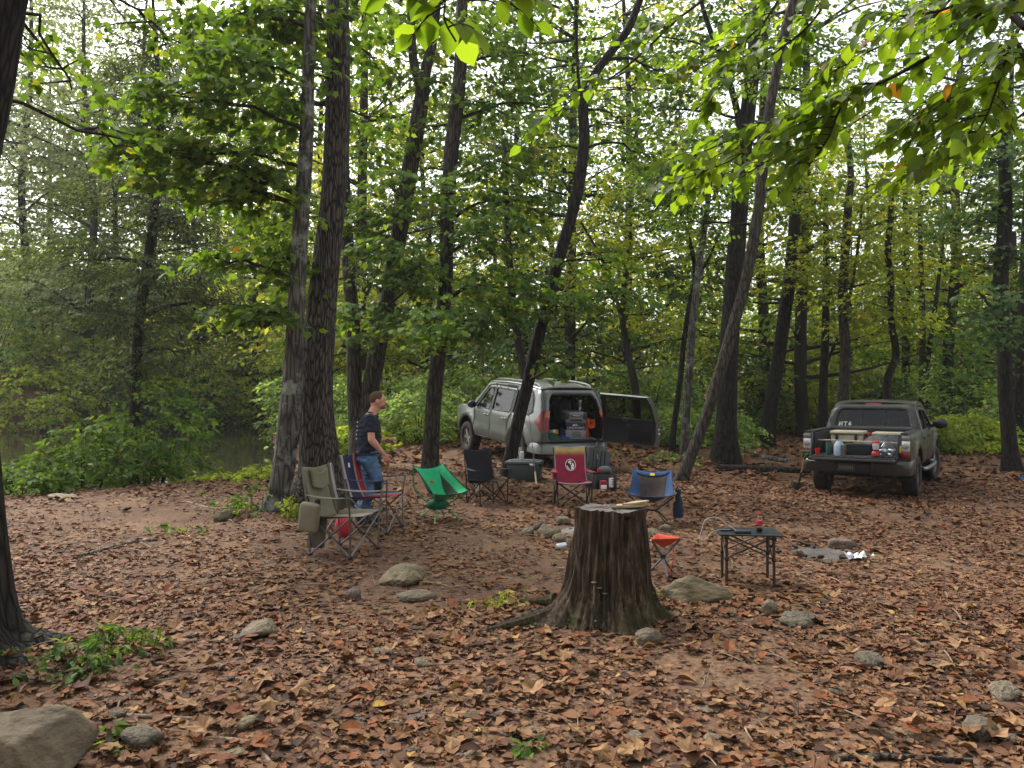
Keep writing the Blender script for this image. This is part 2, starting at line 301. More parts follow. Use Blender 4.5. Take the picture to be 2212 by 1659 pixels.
# ------------------------------------------------------------------ leaf litter
litter = ramp_mat('litter_leaf', [(0.0, srgb('#36261e')), (0.12, srgb('#4d3323')), (0.3, srgb('#61432e')), (0.5, srgb('#6f4d34')), (0.68, srgb('#7a583b')), (0.82, srgb('#876545')), (0.89, srgb('#794728')), (0.95, srgb('#60361f')), (0.995, srgb('#957750')), (1.0, srgb('#ad8a40'))], rough=0.75, transl=(0.8, 0.6, 0.4), tw=0.1, spec=0.25)
rng = np.random.default_rng(7)
def lobed(n_l, curl, seed, simple=False):            # broad lobed leaf, 1 unit long
    r = np.random.default_rng(seed)
    if simple: pol = [(-.45, 0), (-.3, -.4), (.05, -.5), (.12, -.2), (.55, 0), (.12, .2), (.05, .5), (-.3, .4)]
    else: pol = [(-.4, 0), (-.42, -.22), (-.2, -.26), (-.12, -.46), (.02, -.33), (.22, -.36), (.22, -.2), (.4, -.13), (.52, 0), (.4, .14), (.22, .2), (.24, .37), (.02, .33), (-.1, .47), (-.2, .27), (-.42, .2)]
    v = np.array([(-.08, 0, 0)] + [(x * (1 + .12 * r.normal()), y * (1 + .12 * r.normal()), 0) for x, y in pol])
    a, c2, k = r.normal(0, .5) + curl, r.normal(0, .35), r.uniform(0, 6)
    v[:, 2] = a * (v[:, 0] ** 2) + (curl * .7 + c2 * .7) * np.abs(v[:, 1]) ** 1.6 + .06 * np.sin(k + 9 * v[:, 0] + 5 * v[:, 1])
    v[1:, 2] += r.normal(0, .035, len(v) - 1)
    n = len(v) - 1; return v, np.array([(0, 1 + i, 1 + (i + 1) % n) for i in range(n)])
def ovate(roll, seed, rows=5, cols=3, width=.44):    # smooth oval leaf, rolled about its midrib
    r = np.random.default_rng(seed); us = np.linspace(0, 1, rows); v = []
    bend = r.normal(0, .25)
    for u in us:
        wd = width * (math.sin(math.pi * u ** .85) ** .8 if 0 < u < 1 else 0.02)
        for t in np.linspace(-1, 1, cols):
            th = roll * t * (0.7 + .5 * u); R = wd / max(abs(roll), .05) / 1.0
            y, z = (R * math.sin(th), R * (1 - math.cos(th))) if abs(roll) > .1 else (wd * t, 0)
            v.append((u - .5, y + .02 * r.normal(), z + bend * (u - .5) ** 2 + .015 * r.normal()))
    f = []
    for i in range(rows - 1):
        for j in range(cols - 1): a = i * cols + j; f += [(a, a + cols, a + cols + 1), (a, a + cols + 1, a + 1)]
    return np.array(v), np.array(f)
def rot_field(n, rng, tilt):                         # random heading, normal tilted from vertical by ~tilt
    az = rng.uniform(0, 2 * np.pi, n); ta = rng.uniform(0, 2 * np.pi, n); tt = np.abs(rng.normal(0, tilt, n))
    Rz = np.zeros((n, 3, 3)); Rz[:, 0, 0] = Rz[:, 1, 1] = np.cos(az); Rz[:, 0, 1] = -np.sin(az); Rz[:, 1, 0] = np.sin(az); Rz[:, 2, 2] = 1
    ax = np.stack([np.cos(ta), np.sin(ta), 0 * ta], -1); K = np.zeros((n, 3, 3)); K[:, 0, 1] = -ax[:, 2]; K[:, 0, 2] = ax[:, 1]; K[:, 1, 0] = ax[:, 2]; K[:, 1, 2] = -ax[:, 0]; K[:, 2, 0] = -ax[:, 1]; K[:, 2, 1] = ax[:, 0]
    return (np.eye(3) + np.sin(tt)[:, None, None] * K + (1 - np.cos(tt))[:, None, None] * (K @ K)) @ Rz
BARE = [(330, 1120, 420, 60, .95), (700, 1180, 230, 40, .9), (1060, 1170, 200, 45, .85), (1480, 1170, 160, 40, .5), (1190, 1225, 130, 45, .9), (1000, 1185, 260, 40, .62), (230, 1105, 330, 42, .7), (620, 1215, 140, 25, .6), (1950, 1205, 120, 20, .5), (860, 1235, 180, 30, .45), (1750, 1230, 130, 22, .4), (1210, 1155, 110, 28, .8), (1780, 1195, 70, 18, .35), (1400, 1385, 260, 30, .45)]
def bare(x, y):                                      # share of soil left uncovered
    z = gz(x, y); px = HX + x / y * F; py = HY + (CZ - z) / y * F; k = np.zeros_like(x)
    for cx, cyy, rx, ry, a in BARE: k = np.maximum(k, a * np.exp(-(((px - cx) / rx) ** 2 + ((py - cyy) / ry) ** 2)))
    k = np.maximum(k, 0.85 * S(0.5, 0.62, fbm(x * 0.9, y * 0.9, 3, 77)))
    return k
def litter_zone(y0, y1, dens, temps, smin, smax, tilt, lift, seed, fade=1.0):
    r = np.random.default_rng(seed); n = int(dens * (y1 - y0) * (y0 + y1) * .5 * 1.5)
    y = np.sqrt(r.uniform(y0 * y0, y1 * y1, n)); x = y * r.uniform(-.75, .75, n)
    keep = (r.uniform(0, 1, n) > bare(x, y) * fade) & (river_dist(x, y) > .35); x, y = x[keep], y[keep]; n = len(x)
    z = gz(x, y) + r.uniform(.004, lift, n) * (0.4 + fbm(x * 2, y * 2, 2, 3)); s = r.uniform(smin, smax, n) * np.exp(r.normal(0, .2, n)); M = rot_field(n, r, tilt) * s[:, None, None]; which = r.integers(0, len(temps), n); out = []
    for k, (tv, tf) in enumerate(temps):
        m = which == k; out.append(scatter(tv, tf, M[m], np.stack([x, y, z + s * .05], -1)[m]))
    return out
T_LOB = [lobed(5, c, i) for i, c in enumerate((.35, -.5, .8, .1, -.25, .55))]; T_OVA = [ovate(rl, 20 + i) for i, rl in enumerate((.9, .4, 1.9, -.6, 1.2))]; T_FARL = [lobed(5, c, 40 + i, True) for i, c in enumerate((.4, -.5, .9))] + [ovate(rl, 60 + i, 4, 2, .4) for i, rl in enumerate((.9, -.7))]
parts = litter_zone(2.2, 6.2, 560, T_LOB[:4] + T_OVA * 3, .034, .070, .19, .02, 1) + litter_zone(6.2, 10.5, 400, T_FARL + T_OVA, .04, .074, .2, .02, 2) + litter_zone(10.5, 17, 170, T_FARL, .065, .105, .25, .026, 3) + litter_zone(17, 34, 34, T_FARL, .12, .2, .35, .04, 4)
parts += litter_zone(2.2, 8, 260, [ovate(.5, 90, 3, 2, .35), ovate(-1.0, 91, 3, 2, .5)], .015, .045, .5, .012, 5, .75)      # crumbs and broken bits
V, T = gather(parts)
leaf_litter = np_mesh('leaf_litter', V, T, litter, kind='stuff'); tag(leaf_litter, 'dry brown fallen leaves carpeting the ground', 'leaf litter')
LEAF_ME = []
for i, (tv, tf) in enumerate(T_LOB + T_OVA[:3]):
    m = bpy.data.meshes.new('fallen_leaf'); m.from_pydata(tv.tolist(), [], tf.tolist())
    m.materials.append(mat('fallen_leaf_%d' % i, srgb(['#806244', '#6c4c32', '#88694c', '#5c3e2a', '#846646', '#6e5038', '#72462a', '#623a22', '#806236'][i]), .8, noise=.3, nscale=6, spec=.2)); LEAF_ME.append(m)
r = np.random.default_rng(11); n = 0
while n < 270:
    y = math.sqrt(r.uniform(3.0 ** 2, 6.4 ** 2)); x = y * r.uniform(-.66, .66)
    if bare(np.array([x]), np.array([y]))[0] > .5 or math.hypot(x - STUMP[0], y - STUMP[1]) < .5: continue
    k = int(r.integers(0, 9)); o = bpy.data.objects.new('fallen_leaf', LEAF_ME[k]); COL.objects.link(o); o.parent = ground
    s = r.uniform(.10, .145) if k < 6 else r.uniform(.08, .11); o.scale = (s, s, s); o.location = (x, y, gz1(x, y) + .045); o.rotation_euler = (r.normal(0, .22), r.normal(0, .22), r.uniform(0, 6.28)); n += 1
# ------------------------------------------------------------------ foliage tools
def g_leaf(stops, tl, tw=.5, nscale=.6, fade=.3, rough=.68, name='leaf'): return ramp_mat(name, stops, rough, tl, tw, .2, nscale, fade)
LM = {
 'maple': g_leaf([(0, srgb('#384f20')), (.35, srgb('#4d692c')), (.7, srgb('#5f7b32')), (.96, srgb('#748a3a')), (.996, srgb('#8f8c38')), (1, srgb('#97682a'))], (1.6, 1.5, .5), .5, name='maple_leaf'),
 'dark': g_leaf([(0, srgb('#2c4026')), (.4, srgb('#3e5730')), (.8, srgb('#50683a')), (1, srgb('#667840'))], (1.5, 1.5, .6), .45, name='dark_leaf'),
 'yellow': g_leaf([(0, srgb('#5a6c2e')), (.35, srgb('#788838')), (.7, srgb('#929a42')), (.98, srgb('#aaa44a')), (1, srgb('#ac8a40'))], (1.65, 1.6, .6), .6, name='yellow_leaf'),
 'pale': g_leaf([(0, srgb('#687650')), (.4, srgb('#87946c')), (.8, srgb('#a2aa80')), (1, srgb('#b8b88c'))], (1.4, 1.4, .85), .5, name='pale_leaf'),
 'cedar': g_leaf([(0, srgb('#2b3422')), (.5, srgb('#404c30')), (1, srgb('#5c623a'))], (1.4, 1.4, .7), .45, name='cedar_needle'),
 'shrub': g_leaf([(0, srgb('#546e3e')), (.4, srgb('#769254')), (.8, srgb('#98ab6c')), (1, srgb('#b2ba74'))], (1.5, 1.5, .7), .55, name='shrub_leaf'),
 'lime': g_leaf([(0, srgb('#687f30')), (.5, srgb('#8a9a40')), (1, srgb('#abb052'))], (1.6, 1.55, .6), .6, name='lime_leaf'),
}
def kite(wd=.34): return np.array([(0, 0, 0), (.45, -wd, .07), (1, 0, -.06), (.45, wd, .07)]), np.array([(0, 1, 2), (0, 2, 3)])
def ovl(wd=.27):
    v = np.array([(0, 0, 0), (.32, -wd, .06), (.7, -wd * .8, .05), (1, 0, -.1), (.7, wd * .8, .05), (.32, wd, .06), (.35, 0, 0), (.7, 0, -.03)])
    return v, np.array([(0, 1, 6), (0, 6, 5), (6, 1, 2), (6, 2, 7), (6, 7, 4), (6, 4, 5), (7, 2, 3), (7, 3, 4)])
def mpl():
    v = np.array([(.3, 0, 0), (0, 0, .02), (.04, -.34, .05), (.3, -.3, 0), (.56, -.46, .02), (.62, -.24, 0), (1, 0, -.1), (.62, .24, 0), (.56, .46, .02), (.3, .3, 0), (.04, .34, .05)])
    return v, np.array([(0, 1 + i, 1 + (i + 1) % 10) for i in range(10)])
LT = {'kite': kite(), 'fine': kite(.16), 'ovate': ovl(), 'maple': mpl()}
def spray_pts(rng, n, length, spread, droop):         # leaf bases and headings on a flat fan of twigs along +X
    t = rng.uniform(.05, 1, n); side = rng.choice([-1, 1], n); off = np.abs(rng.normal(0, .5, n)) * spread * (1 - .55 * t) * (.35 + t)
    p = np.stack([t * length, side * off, -droop * (t * length) ** 2 - .25 * off ** 2 + rng.normal(0, .025, n) * length], -1)
    a = side * rng.uniform(.25, 1.1, n) * (1 - .6 * t) + rng.normal(0, .25, n)
    return p, a
def leaf_frames(dirs_az, pitch, roll):
    ca, sa, cp, sp, cr, sr = np.cos(dirs_az), np.sin(dirs_az), np.cos(pitch), np.sin(pitch), np.cos(roll), np.sin(roll)
    x = np.stack([ca * cp, sa * cp, -sp], -1); y0 = np.stack([-sa, ca, 0 * sa], -1); z0 = np.cross(x, y0)
    y = cr[:, None] * y0 + sr[:, None] * z0; z = np.cross(x, y); return np.stack([x, y, z], -1)
def sprays(rng, org, az, size, n_leaf, leaf, kind, spread=.5, droop=.25, pitch=.45, roll=.45):   # org (N,3), az (N,), size (N,)
    N_ = len(org)
    if N_ == 0: return []
    idx = np.repeat(np.arange(N_), n_leaf); p, a = spray_pts(rng, N_ * n_leaf, 1.0, spread, droop)
    p = p * size[idx][:, None]; ca, sa = np.cos(az[idx]), np.sin(az[idx])
    w_ = np.stack([p[:, 0] * ca - p[:, 1] * sa, p[:, 0] * sa + p[:, 1] * ca, p[:, 2]], -1) + org[idx]
    M = leaf_frames(az[idx] + a, rng.normal(pitch, .35, len(idx)), rng.normal(0, roll, len(idx))) * (leaf * np.exp(rng.normal(0, .22, len(idx))))[:, None, None]
    return [scatter(*LT[kind], M, w_)]
BARK = {
 'oak': bark_mat('furrowed_bark', srgb('#191715'), srgb('#645d55'), scale=12, depth=.035),
 'grey': bark_mat('lichened_bark', srgb('#2c2a27'), srgb('#66625b'), lichen=srgb('#90938a'), scale=7, depth=.015),
 'mid': bark_mat('brown_bark', srgb('#1e1b18'), srgb('#544e45'), scale=8, depth=.025, moss=srgb('#3c4226')),
 'dark': bark_mat('dark_bark', srgb('#100f0d'), srgb('#36322c'), scale=8, depth=.025),
 'far': mat('distant_bark', srgb('#2f2b25'), .95, noise=.5, nscale=6, stretch=(1, 1, .2), spec=.1),
}
TWIG = mat('twig_bark', srgb('#2a221c'), .9, noise=.4, nscale=15, spec=.2)
def trunk_mesh(pts, rad, n, seg, rough, seed, flare=0, roots=5, hole=None):
    L_ = sum(np.linalg.norm(np.subtract(a, b)) for a, b in zip(pts, pts[1:])); k = max(6, int(L_ / seg))
    q = spline([(*p, r) for p, r in zip(pts, rad)], k); path = q[:, :3]; r = np.maximum(q[:, 3], .004); p, t, N, B = frames(path)
    ang = np.linspace(0, 2 * math.pi, n, endpoint=False); s = np.concatenate([[0], np.cumsum(np.linalg.norm(np.diff(path, axis=0), axis=1))])
    A, Sx = np.meshgrid(ang, s); rr = r[:, None] * np.ones_like(A)
    nz = fbm(np.cos(A) * 2.2 + 7 + seed, np.sin(A) * 2.2 + Sx * .9 + 3, 3, seed) - .45
    rid = np.abs(((vnoise(A * n * .16 + seed, Sx * 1.6, seed + 3)) - .5) * 2) + np.abs(((vnoise(A * n * .16 + seed, Sx * 1.6 + 99, seed + 3)) - .5))
    rr = rr * (1 + rough * (1.3 * nz)) + rough * .12 * r[:, None] * (rid - .7)
    if flare: rr = rr * (1 + flare * np.exp(-Sx / (.9 * r[0] + .12)) * (.65 + .6 * np.cos(roots * A + seed + 1.5 * np.sin(A + seed))))
    if hole:
        for hs, ha, hl, hw, hd in hole:               # hollow scars: along, angle, half length, half width, depth
            da = np.angle(np.exp(1j * (A - ha))) * r[:, None]; e_ = np.sqrt(((Sx - hs) / hl) ** 2 + (da / hw) ** 2)
            rr = rr * (1 + .22 * np.exp(-((e_ - 1.15) / .3) ** 2) - hd * (1 - S(.55, .95, e_)))
    V = p[:, None, :] + rr[..., None] * (np.cos(A)[..., None] * N[:, None, :] + np.sin(A)[..., None] * B[:, None, :])
    f = [[i * n + j, i * n + (j + 1) % n, (i + 1) * n + (j + 1) % n, (i + 1) * n + j] for i in range(k - 1) for j in range(n)] + [list(range((k - 1) * n, k * n))]
    return V.reshape(-1, 3).tolist(), f, path, r
DENS = 1.4
def add_tree(name, label, Y, trunks, clusters=(), bark='mid', leaf=('maple', 'maple', .1), nsides=14, rough=.12, flare=.5, seed=1, group=None, lean=0.0, per=14, base=None, twigs=5, dY_top=0.0, hole=None, cat='tree', spray=.6, pitch=.45, lr=1.0, ws=.84):
    """trunks: lists of (px, py, width px) from the ground up (the first starts at the base); clusters: (px, py, depth offset, rx px, ry px, sprays)"""
    rng = np.random.default_rng(seed)
    t0 = trunks[0]; b0 = P(t0[0][0], t0[0][1], Y); zb = gz1(b0.x, Y)
    root = empty(name, (b0.x, Y, zb), label=label, cat=cat, group=group); o = np.array((b0.x, Y, zb))
    tm = MB(); paths = []
    for ti, tr in enumerate(trunks):
        ptop = tr[-1][1]; pbot = tr[0][1]; pts = []; rad = []
        for px, py, wd in tr:
            f_ = (t0[0][1] - py) / max(1, t0[0][1]); yy = Y + dY_top * f_ + lean * f_ * (ti + 1) * .3
            v = P(px, py, yy); pts.append((v.x - o[0], v.y - o[1], v.z - o[2])); rad.append(wd / F * yy * .5 * ws)
        if ti == 0: pts.insert(0, (pts[0][0], pts[0][1], -.25)); rad.insert(0, rad[0])
        v, f, path, r = trunk_mesh(pts, rad, nsides if rad[0] > .05 else max(6, nsides // 2), .12 if nsides > 16 else .3, rough, seed + ti, flare if ti == 0 else 0, hole=hole if ti == 0 else None)
        tm.add(v, f); paths.append((path, r))
    tm.build('trunk', BARK[bark], root, smooth=180)
    allp = np.vstack([p for p, r in paths]); allr = np.concatenate([r for p, r in paths]); fol = []
    for cx, cyy, dd, rx, ry, ns in clusters:
        lm = MB(); ns = int(ns * DENS * (.72 if cyy < 300 and cx > 700 else 1))
        yy = Y + dd; c = np.array(P(cx, cyy, yy)) - o; Rx, Rz = rx / F * yy, ry / F * yy; Rd = max(.5, Rx * .8)
        j = np.argmin(np.hypot(allp[:, 0] - c[0], allp[:, 1] - c[1]) * .5 + np.abs(allp[:, 2] - (c[2] - .15 * np.hypot(c[0] - allp[:, 0], c[1] - allp[:, 1]))))
        st = allp[j]; d_ = np.linalg.norm(c - st); rb = min(allr[j] * .5, .012 + .016 * d_) * lr
        mid = (st + c) / 2 + np.array((rng.normal(0, .06) * d_, rng.normal(0, .06) * d_, rng.uniform(.0, .12) * d_))
        bp = spline([st, mid, c, c + (c - mid) * .45], 10); bp[1:-1] += rng.normal(0, .02 * d_ ** .5, (8, 3)); lm.tube(bp, np.linspace(rb, .006, 10), 6)
        u = rng.normal(0, 1, (ns, 3)); u /= np.linalg.norm(u, axis=1)[:, None]; u *= rng.uniform(.15, 1, ns)[:, None] ** .45
        sp = c + u * np.array((Rx, Rd, Rz))
        hd = sp - (st + (c - st) * .5); az = np.arctan2(hd[:, 1], hd[:, 0]) + rng.normal(0, .6, ns); size = rng.uniform(.7, 1.25, ns) * spray
        fol += sprays(rng, sp - np.stack([np.cos(az), np.sin(az), 0 * az], -1) * size[:, None] * .5, az, size, per, leaf[2], leaf[1], pitch=pitch)
        for k in range(min(twigs, ns)):
            b_ = bp[rng.integers(4, 9)]; e_ = sp[k]; m_ = (b_ + e_) / 2 + rng.normal(0, .05, 3) * np.linalg.norm(e_ - b_); lm.tube(spline([b_, m_, e_], 5), np.linspace(.009 + .004 * np.linalg.norm(e_ - b_), .004, 5), 4)
        lm.build('limb', TWIG, root)
    if fol: V, T = gather(fol); np_mesh('crown', V, T, LM[leaf[0]], root)
    return root

# ------------------------------------------------------------------ the trees one can tell apart
add_tree('leaning_tree', 'dark gnarled tree trunk beside the big mossy boulder, cut by the photo edge', 4.5, [[(-70, 1475, 290), (-95, 1380, 205), (-105, 1200, 190), (-118, 1000, 195), (-130, 700, 190), (-120, 400, 185), (-75, 160, 180), (-45, 0, 178), (20, -300, 170)]],
         [(130, 150, 1.2, 110, 60, 7), (60, 60, 1.0, 80, 60, 7), (240, 300, 1.6, 60, 70, 5), (330, 50, 1.6, 130, 40, 7)], 'dark', ('maple', 'maple', .07), 26, .16, .45, 3, per=8, spray=.35, twigs=5, lr=.4, ws=1)
add_tree('scarred_tree', 'slim grey lichened tree with two hollow scars in front of the thick trunk', 10.3, [[(585, 1118, 62), (600, 1075, 48), (612, 1000, 44), (624, 900, 44), (633, 790, 40), (641, 640, 36), (650, 480, 34), (662, 300, 30), (666, 150, 26), (672, 0, 24), (690, -350, 14)]],
         [(520, 130, -.5, 130, 50, 34), (430, 210, -.8, 150, 45, 40), (330, 320, -1, 120, 40, 32), (480, 330, -.4, 140, 55, 40), (560, 420, 0, 100, 50, 26), (580, 20, 0, 110, 60, 26), (600, 240, .2, 80, 60, 22), (420, 400, -.6, 100, 35, 18), (610, 560, .3, 70, 60, 22), (560, 670, -.3, 90, 35, 22), (470, 560, 0, 80, 25, 12), (480, 40, 0, 120, 60, 24), (700, 40, .5, 90, 60, 18)],
         'grey', ('maple', 'maple', .105), 28, .1, .35, 5, per=13, hole=[(1.78, -1.9, .22, .07, .5), (1.05, -1.75, .3, .06, .5)], twigs=7, ws=1)
add_tree('thick_tree', 'thick tree with deep furrowed bark, largest trunk beside the olive chair', 11.0, [[(688, 1078, 130), (690, 1035, 92), (690, 980, 80), (680, 850, 76), (692, 700, 64), (706, 560, 58), (722, 400, 54), (730, 250, 52), (731, 100, 49), (729, 0, 48), (725, -400, 38)]],
         [(620, 80, .8, 110, 60, 22), (800, 120, 1.0, 70, 50, 10), (560, 250, 1.2, 120, 60, 26), (600, 480, 1.2, 90, 60, 22), (800, 260, 1.0, 70, 40, 12), (640, 640, 1.0, 60, 40, 10), (780, 30, 1.2, 90, 60, 18), (500, 120, 2, 120, 70, 26), (680, 160, -.3, 60, 50, 10)], 'oak', ('maple', 'maple', .1), 40, .13, .55, 8, per=13, ws=1)
add_tree('forked_tree', 'forked tree with two mossy stems behind the man', 17.0, [[(790, 1000, 78), (783, 940, 66), (795, 870, 46), (815, 760, 44), (838, 640, 43), (868, 470, 42), (888, 350, 42), (908, 230, 40), (918, 160, 30), (935, 80, 26), (950, -60, 22)], [(776, 960, 44), (767, 860, 40), (763, 720, 36), (752, 560, 33), (745, 400, 28), (742, 250, 20)], [(912, 200, 26), (893, 130, 24), (888, 40, 22), (885, -80, 18)]],
         [(830, 560, -1.5, 110, 60, 44), (860, 420, -1, 110, 60, 40), (800, 330, 0, 90, 60, 26), (900, 600, -1.5, 90, 50, 34), (800, 690, -1.5, 90, 50, 36), (850, 130, 0, 80, 70, 26), (960, 180, 0, 80, 60, 22), (780, 470, -.5, 70, 50, 22), (830, 30, 0, 90, 60, 24), (980, 50, 0, 90, 60, 24), (760, 200, 0, 80, 60, 20), (900, 60, 1, 70, 60, 16)], 'mid', ('maple', 'maple', .125), 20, .12, .3, 11, per=12, spray=.75)
add_tree('straight_tree', 'upright brown tree trunk behind the green low chair', 16.0, [[(928, 1012, 46), (932, 940, 40), (938, 850, 40), (950, 740, 39), (963, 600, 36), (967, 450, 36), (976, 320, 38), (990, 200, 36), (996, 100, 32), (1000, -80, 26)]],
         [(1060, 500, -1.5, 110, 50, 40), (1090, 620, -1.5, 120, 55, 46), (1010, 680, -2, 90, 50, 34), (940, 700, -2.5, 80, 50, 26), (1080, 350, -.5, 110, 50, 34), (1050, 220, 0, 110, 60, 34), (900, 280, .5, 70, 50, 16), (1120, 120, 0, 90, 60, 22), (1010, 420, -1, 90, 45, 24), (1130, 430, -1, 70, 40, 16), (1040, 80, 0, 100, 60, 28), (1160, 230, 0, 100, 60, 26), (1090, 20, .5, 90, 40, 18)], 'mid', ('maple', 'maple', .12), 20, .1, .35, 14, per=12, spray=.75)
add_tree('curved_tree', 'dark curving tree leaning to the right across the silver vehicle', 15.5, [[(1095, 1034, 46), (1102, 990, 38), (1122, 900, 37), (1140, 830, 36), (1165, 720, 35), (1195, 600, 34), (1228, 490, 33), (1250, 400, 33), (1262, 300, 32), (1260, 235, 28), (1275, 180, 24), (1304, 133, 23), (1354, 67, 22), (1382, 0, 20), (1440, -150, 14)], [(1258, 240, 12), (1248, 150, 9), (1243, 0, 8), (1240, -100, 6)]],
         [(1200, 660, -1, 90, 40, 18), (1320, 640, -1, 110, 45, 26), (1290, 560, -.5, 90, 40, 16), (1200, 790, -1.5, 60, 20, 5), (1180, 320, .5, 80, 50, 14), (1330, 250, 1, 80, 60, 16), (1200, 60, .5, 90, 50, 18), (1330, 60, 1, 80, 50, 14), (1280, 140, 1, 90, 50, 16), (1420, 150, 1, 80, 60, 16), (1380, 330, 1, 80, 50, 16)], 'dark', ('maple', 'maple', .11), 20, .14, .3, 17, per=11, ws=.76)
add_tree('bowed_tree', 'thin bowed tree rising to the right behind the blue chair', 15.4, [[(1470, 1042, 36), (1492, 985, 28), (1525, 900, 28), (1556, 800, 29), (1582, 710, 29), (1612, 600, 28), (1640, 440, 27), (1658, 270, 26), (1682, 130, 24), (1714, 0, 22), (1760, -150, 16)]],
         [(1560, 380, 1, 100, 60, 30), (1700, 420, 1, 90, 50, 24), (1740, 200, 1, 100, 60, 30), (1600, 180, 1, 90, 60, 24), (1650, 60, 1, 100, 60, 26), (1500, 480, .5, 90, 50, 24)], 'mid', ('maple', 'ovate', .11), 18, .12, .35, 19, per=11)
add_tree('tall_oak', 'broad straight dark trunk standing behind the fallen log', 19.6, [[(1566, 992, 72), (1568, 930, 54), (1572, 830, 49), (1578, 700, 47), (1590, 550, 45), (1605, 350, 41), (1620, 200, 38), (1642, 0, 34), (1660, -150, 30)], [(1606, 330, 20), (1590, 230, 17), (1560, 130, 15), (1525, 40, 12), (1500, -60, 9)]],
         [(1500, 130, 0, 110, 70, 46), (1430, 230, 0, 100, 60, 40), (1560, 50, 0, 110, 60, 36), (1720, 120, .5, 100, 70, 36), (1480, 380, 0, 110, 60, 44), (1400, 80, 0, 80, 50, 22), (1660, 300, 1, 80, 60, 26)], 'dark', ('dark', 'kite', .15), 20, .12, .4, 21, per=13, spray=.85)
add_tree('slender_tree', 'slender pale stem between the open vehicle door and the bowed tree', 21.0, [[(1478, 985, 26), (1482, 900, 21), (1490, 790, 20), (1497, 690, 19), (1512, 560, 17), (1530, 430, 14), (1540, 280, 10)]], [(1520, 330, 0, 90, 60, 34), (1450, 440, 0, 80, 50, 28), (1560, 470, 0, 70, 50, 22)], 'grey', ('maple', 'kite', .14), 12, .1, .2, 23, per=12, spray=.8)
add_tree('crooked_stem', 'dark crooked thin stem just left of the slender pale one', 22.0, [[(1452, 975, 18), (1456, 920, 15), (1470, 820, 14), (1477, 740, 13), (1490, 660, 14), (1502, 600, 13), (1490, 520, 10), (1460, 430, 8)], [(1500, 610, 8), (1530, 560, 7), (1560, 490, 5)]], [(1430, 380, 0, 80, 60, 30), (1480, 600, .5, 80, 50, 26), (1560, 560, .5, 60, 50, 18)], 'dark', ('dark', 'kite', .14), 10, .12, .2, 25, per=12, spray=.8)
add_tree('background_tree', 'slim tree rising behind the roof of the silver vehicle', 23.0, [[(1150, 935, 24), (1130, 800, 22), (1112, 690, 20), (1100, 560, 19), (1094, 440, 17), (1088, 300, 12)]], [(1060, 420, 0, 100, 60, 40), (1150, 520, 0, 100, 60, 40), (1050, 600, 0, 90, 60, 34), (1180, 340, 0, 90, 60, 30)], 'far', ('yellow', 'kite', .15), 10, .1, .2, 27, per=13, spray=.9)
add_tree('branching_tree', 'branching young tree above the open rear door', 23.0, [[(1378, 930, 24), (1372, 840, 21), (1358, 770, 18), (1345, 690, 15), (1350, 600, 12), (1362, 500, 8)], [(1352, 740, 10), (1330, 640, 9), (1300, 560, 8), (1255, 480, 5)], [(1365, 800, 8), (1350, 770, 7), (1338, 745, 6)]], [(1300, 500, 0, 110, 55, 46), (1400, 560, 0, 100, 50, 40), (1330, 400, .5, 110, 50, 34), (1270, 600, 0, 80, 40, 26), (1400, 680, .5, 80, 40, 24)], 'far', ('yellow', 'kite', .14), 10, .1, .2, 29, per=13, spray=.85)
add_tree('stout_tree', 'stout dark tree leaning right, left of the parked pickup', 25.0, [[(1655, 975, 46), (1662, 900, 37), (1678, 800, 34), (1692, 700, 33), (1706, 600, 32), (1716, 480, 28), (1722, 330, 22)]], [(1700, 480, 0, 110, 70, 40), (1760, 560, -1, 90, 50, 30), (1640, 600, -1, 80, 50, 30), (1740, 380, 0, 90, 60, 30)], 'dark', ('yellow', 'kite', .16), 14, .1, .35, 31, per=12, spray=1.0)
add_tree('thin_tree', 'thin dark tree directly behind the left of the pickup cab', 26.0, [[(1778, 960, 28), (1778, 860, 22), (1782, 740, 20), (1785, 600, 18), (1783, 420, 14)], [(1780, 800, 9), (1810, 730, 7), (1850, 670, 5)]], [(1800, 620, -1, 90, 50, 34), (1760, 480, 0, 80, 50, 26), (1850, 700, -1, 80, 40, 26)], 'dark', ('yellow', 'kite', .16), 10, .1, .2, 33, per=12, spray=1.0)
add_tree('thin_tree', 'paler thin tree rising from behind the pickup cab roof', 24.0, [[(1822, 960, 36), (1821, 880, 29), (1826, 760, 26), (1820, 650, 24), (1826, 540, 22), (1834, 420, 19), (1838, 380, 16), (1830, 280, 12)], [(1822, 700, 9), (1840, 620, 8), (1855, 520, 7), (1862, 440, 5)]], [(1850, 520, -1, 100, 60, 36), (1780, 420, -.5, 80, 50, 22), (1890, 420, 0, 80, 50, 24), (1840, 300, 0, 100, 60, 26)], 'mid', ('yellow', 'kite', .15), 12, .1, .2, 35, per=12, spray=.95)
add_tree('wavy_tree', 'snaking dark trunk behind the centre of the pickup roof', 23.0, [[(1914, 960, 24), (1916, 860, 20), (1918, 815, 19), (1934, 775, 19), (1933, 740, 18), (1924, 690, 17), (1924, 610, 17), (1918, 540, 17), (1924, 470, 14), (1926, 400, 10)]], [(1940, 560, 0, 100, 50, 30), (1900, 640, -.5, 90, 40, 26), (1960, 680, 0, 90, 40, 26), (1930, 470, 0, 80, 50, 20)], 'dark', ('yellow', 'kite', .15), 10, .08, .2, 37, per=12, spray=.95)
add_tree('distant_tree', 'short dark trunk in the yellow green wood right of the wavy trunk', 33.0, [[(1958, 960, 22), (1957, 800, 20), (1958, 640, 19), (1956, 520, 15), (1955, 380, 10)]], [(1960, 500, 0, 100, 60, 40), (2020, 600, 0, 90, 60, 36)], 'far', ('yellow', 'kite', .19), 10, .1, .2, 39, per=12, spray=1.3)
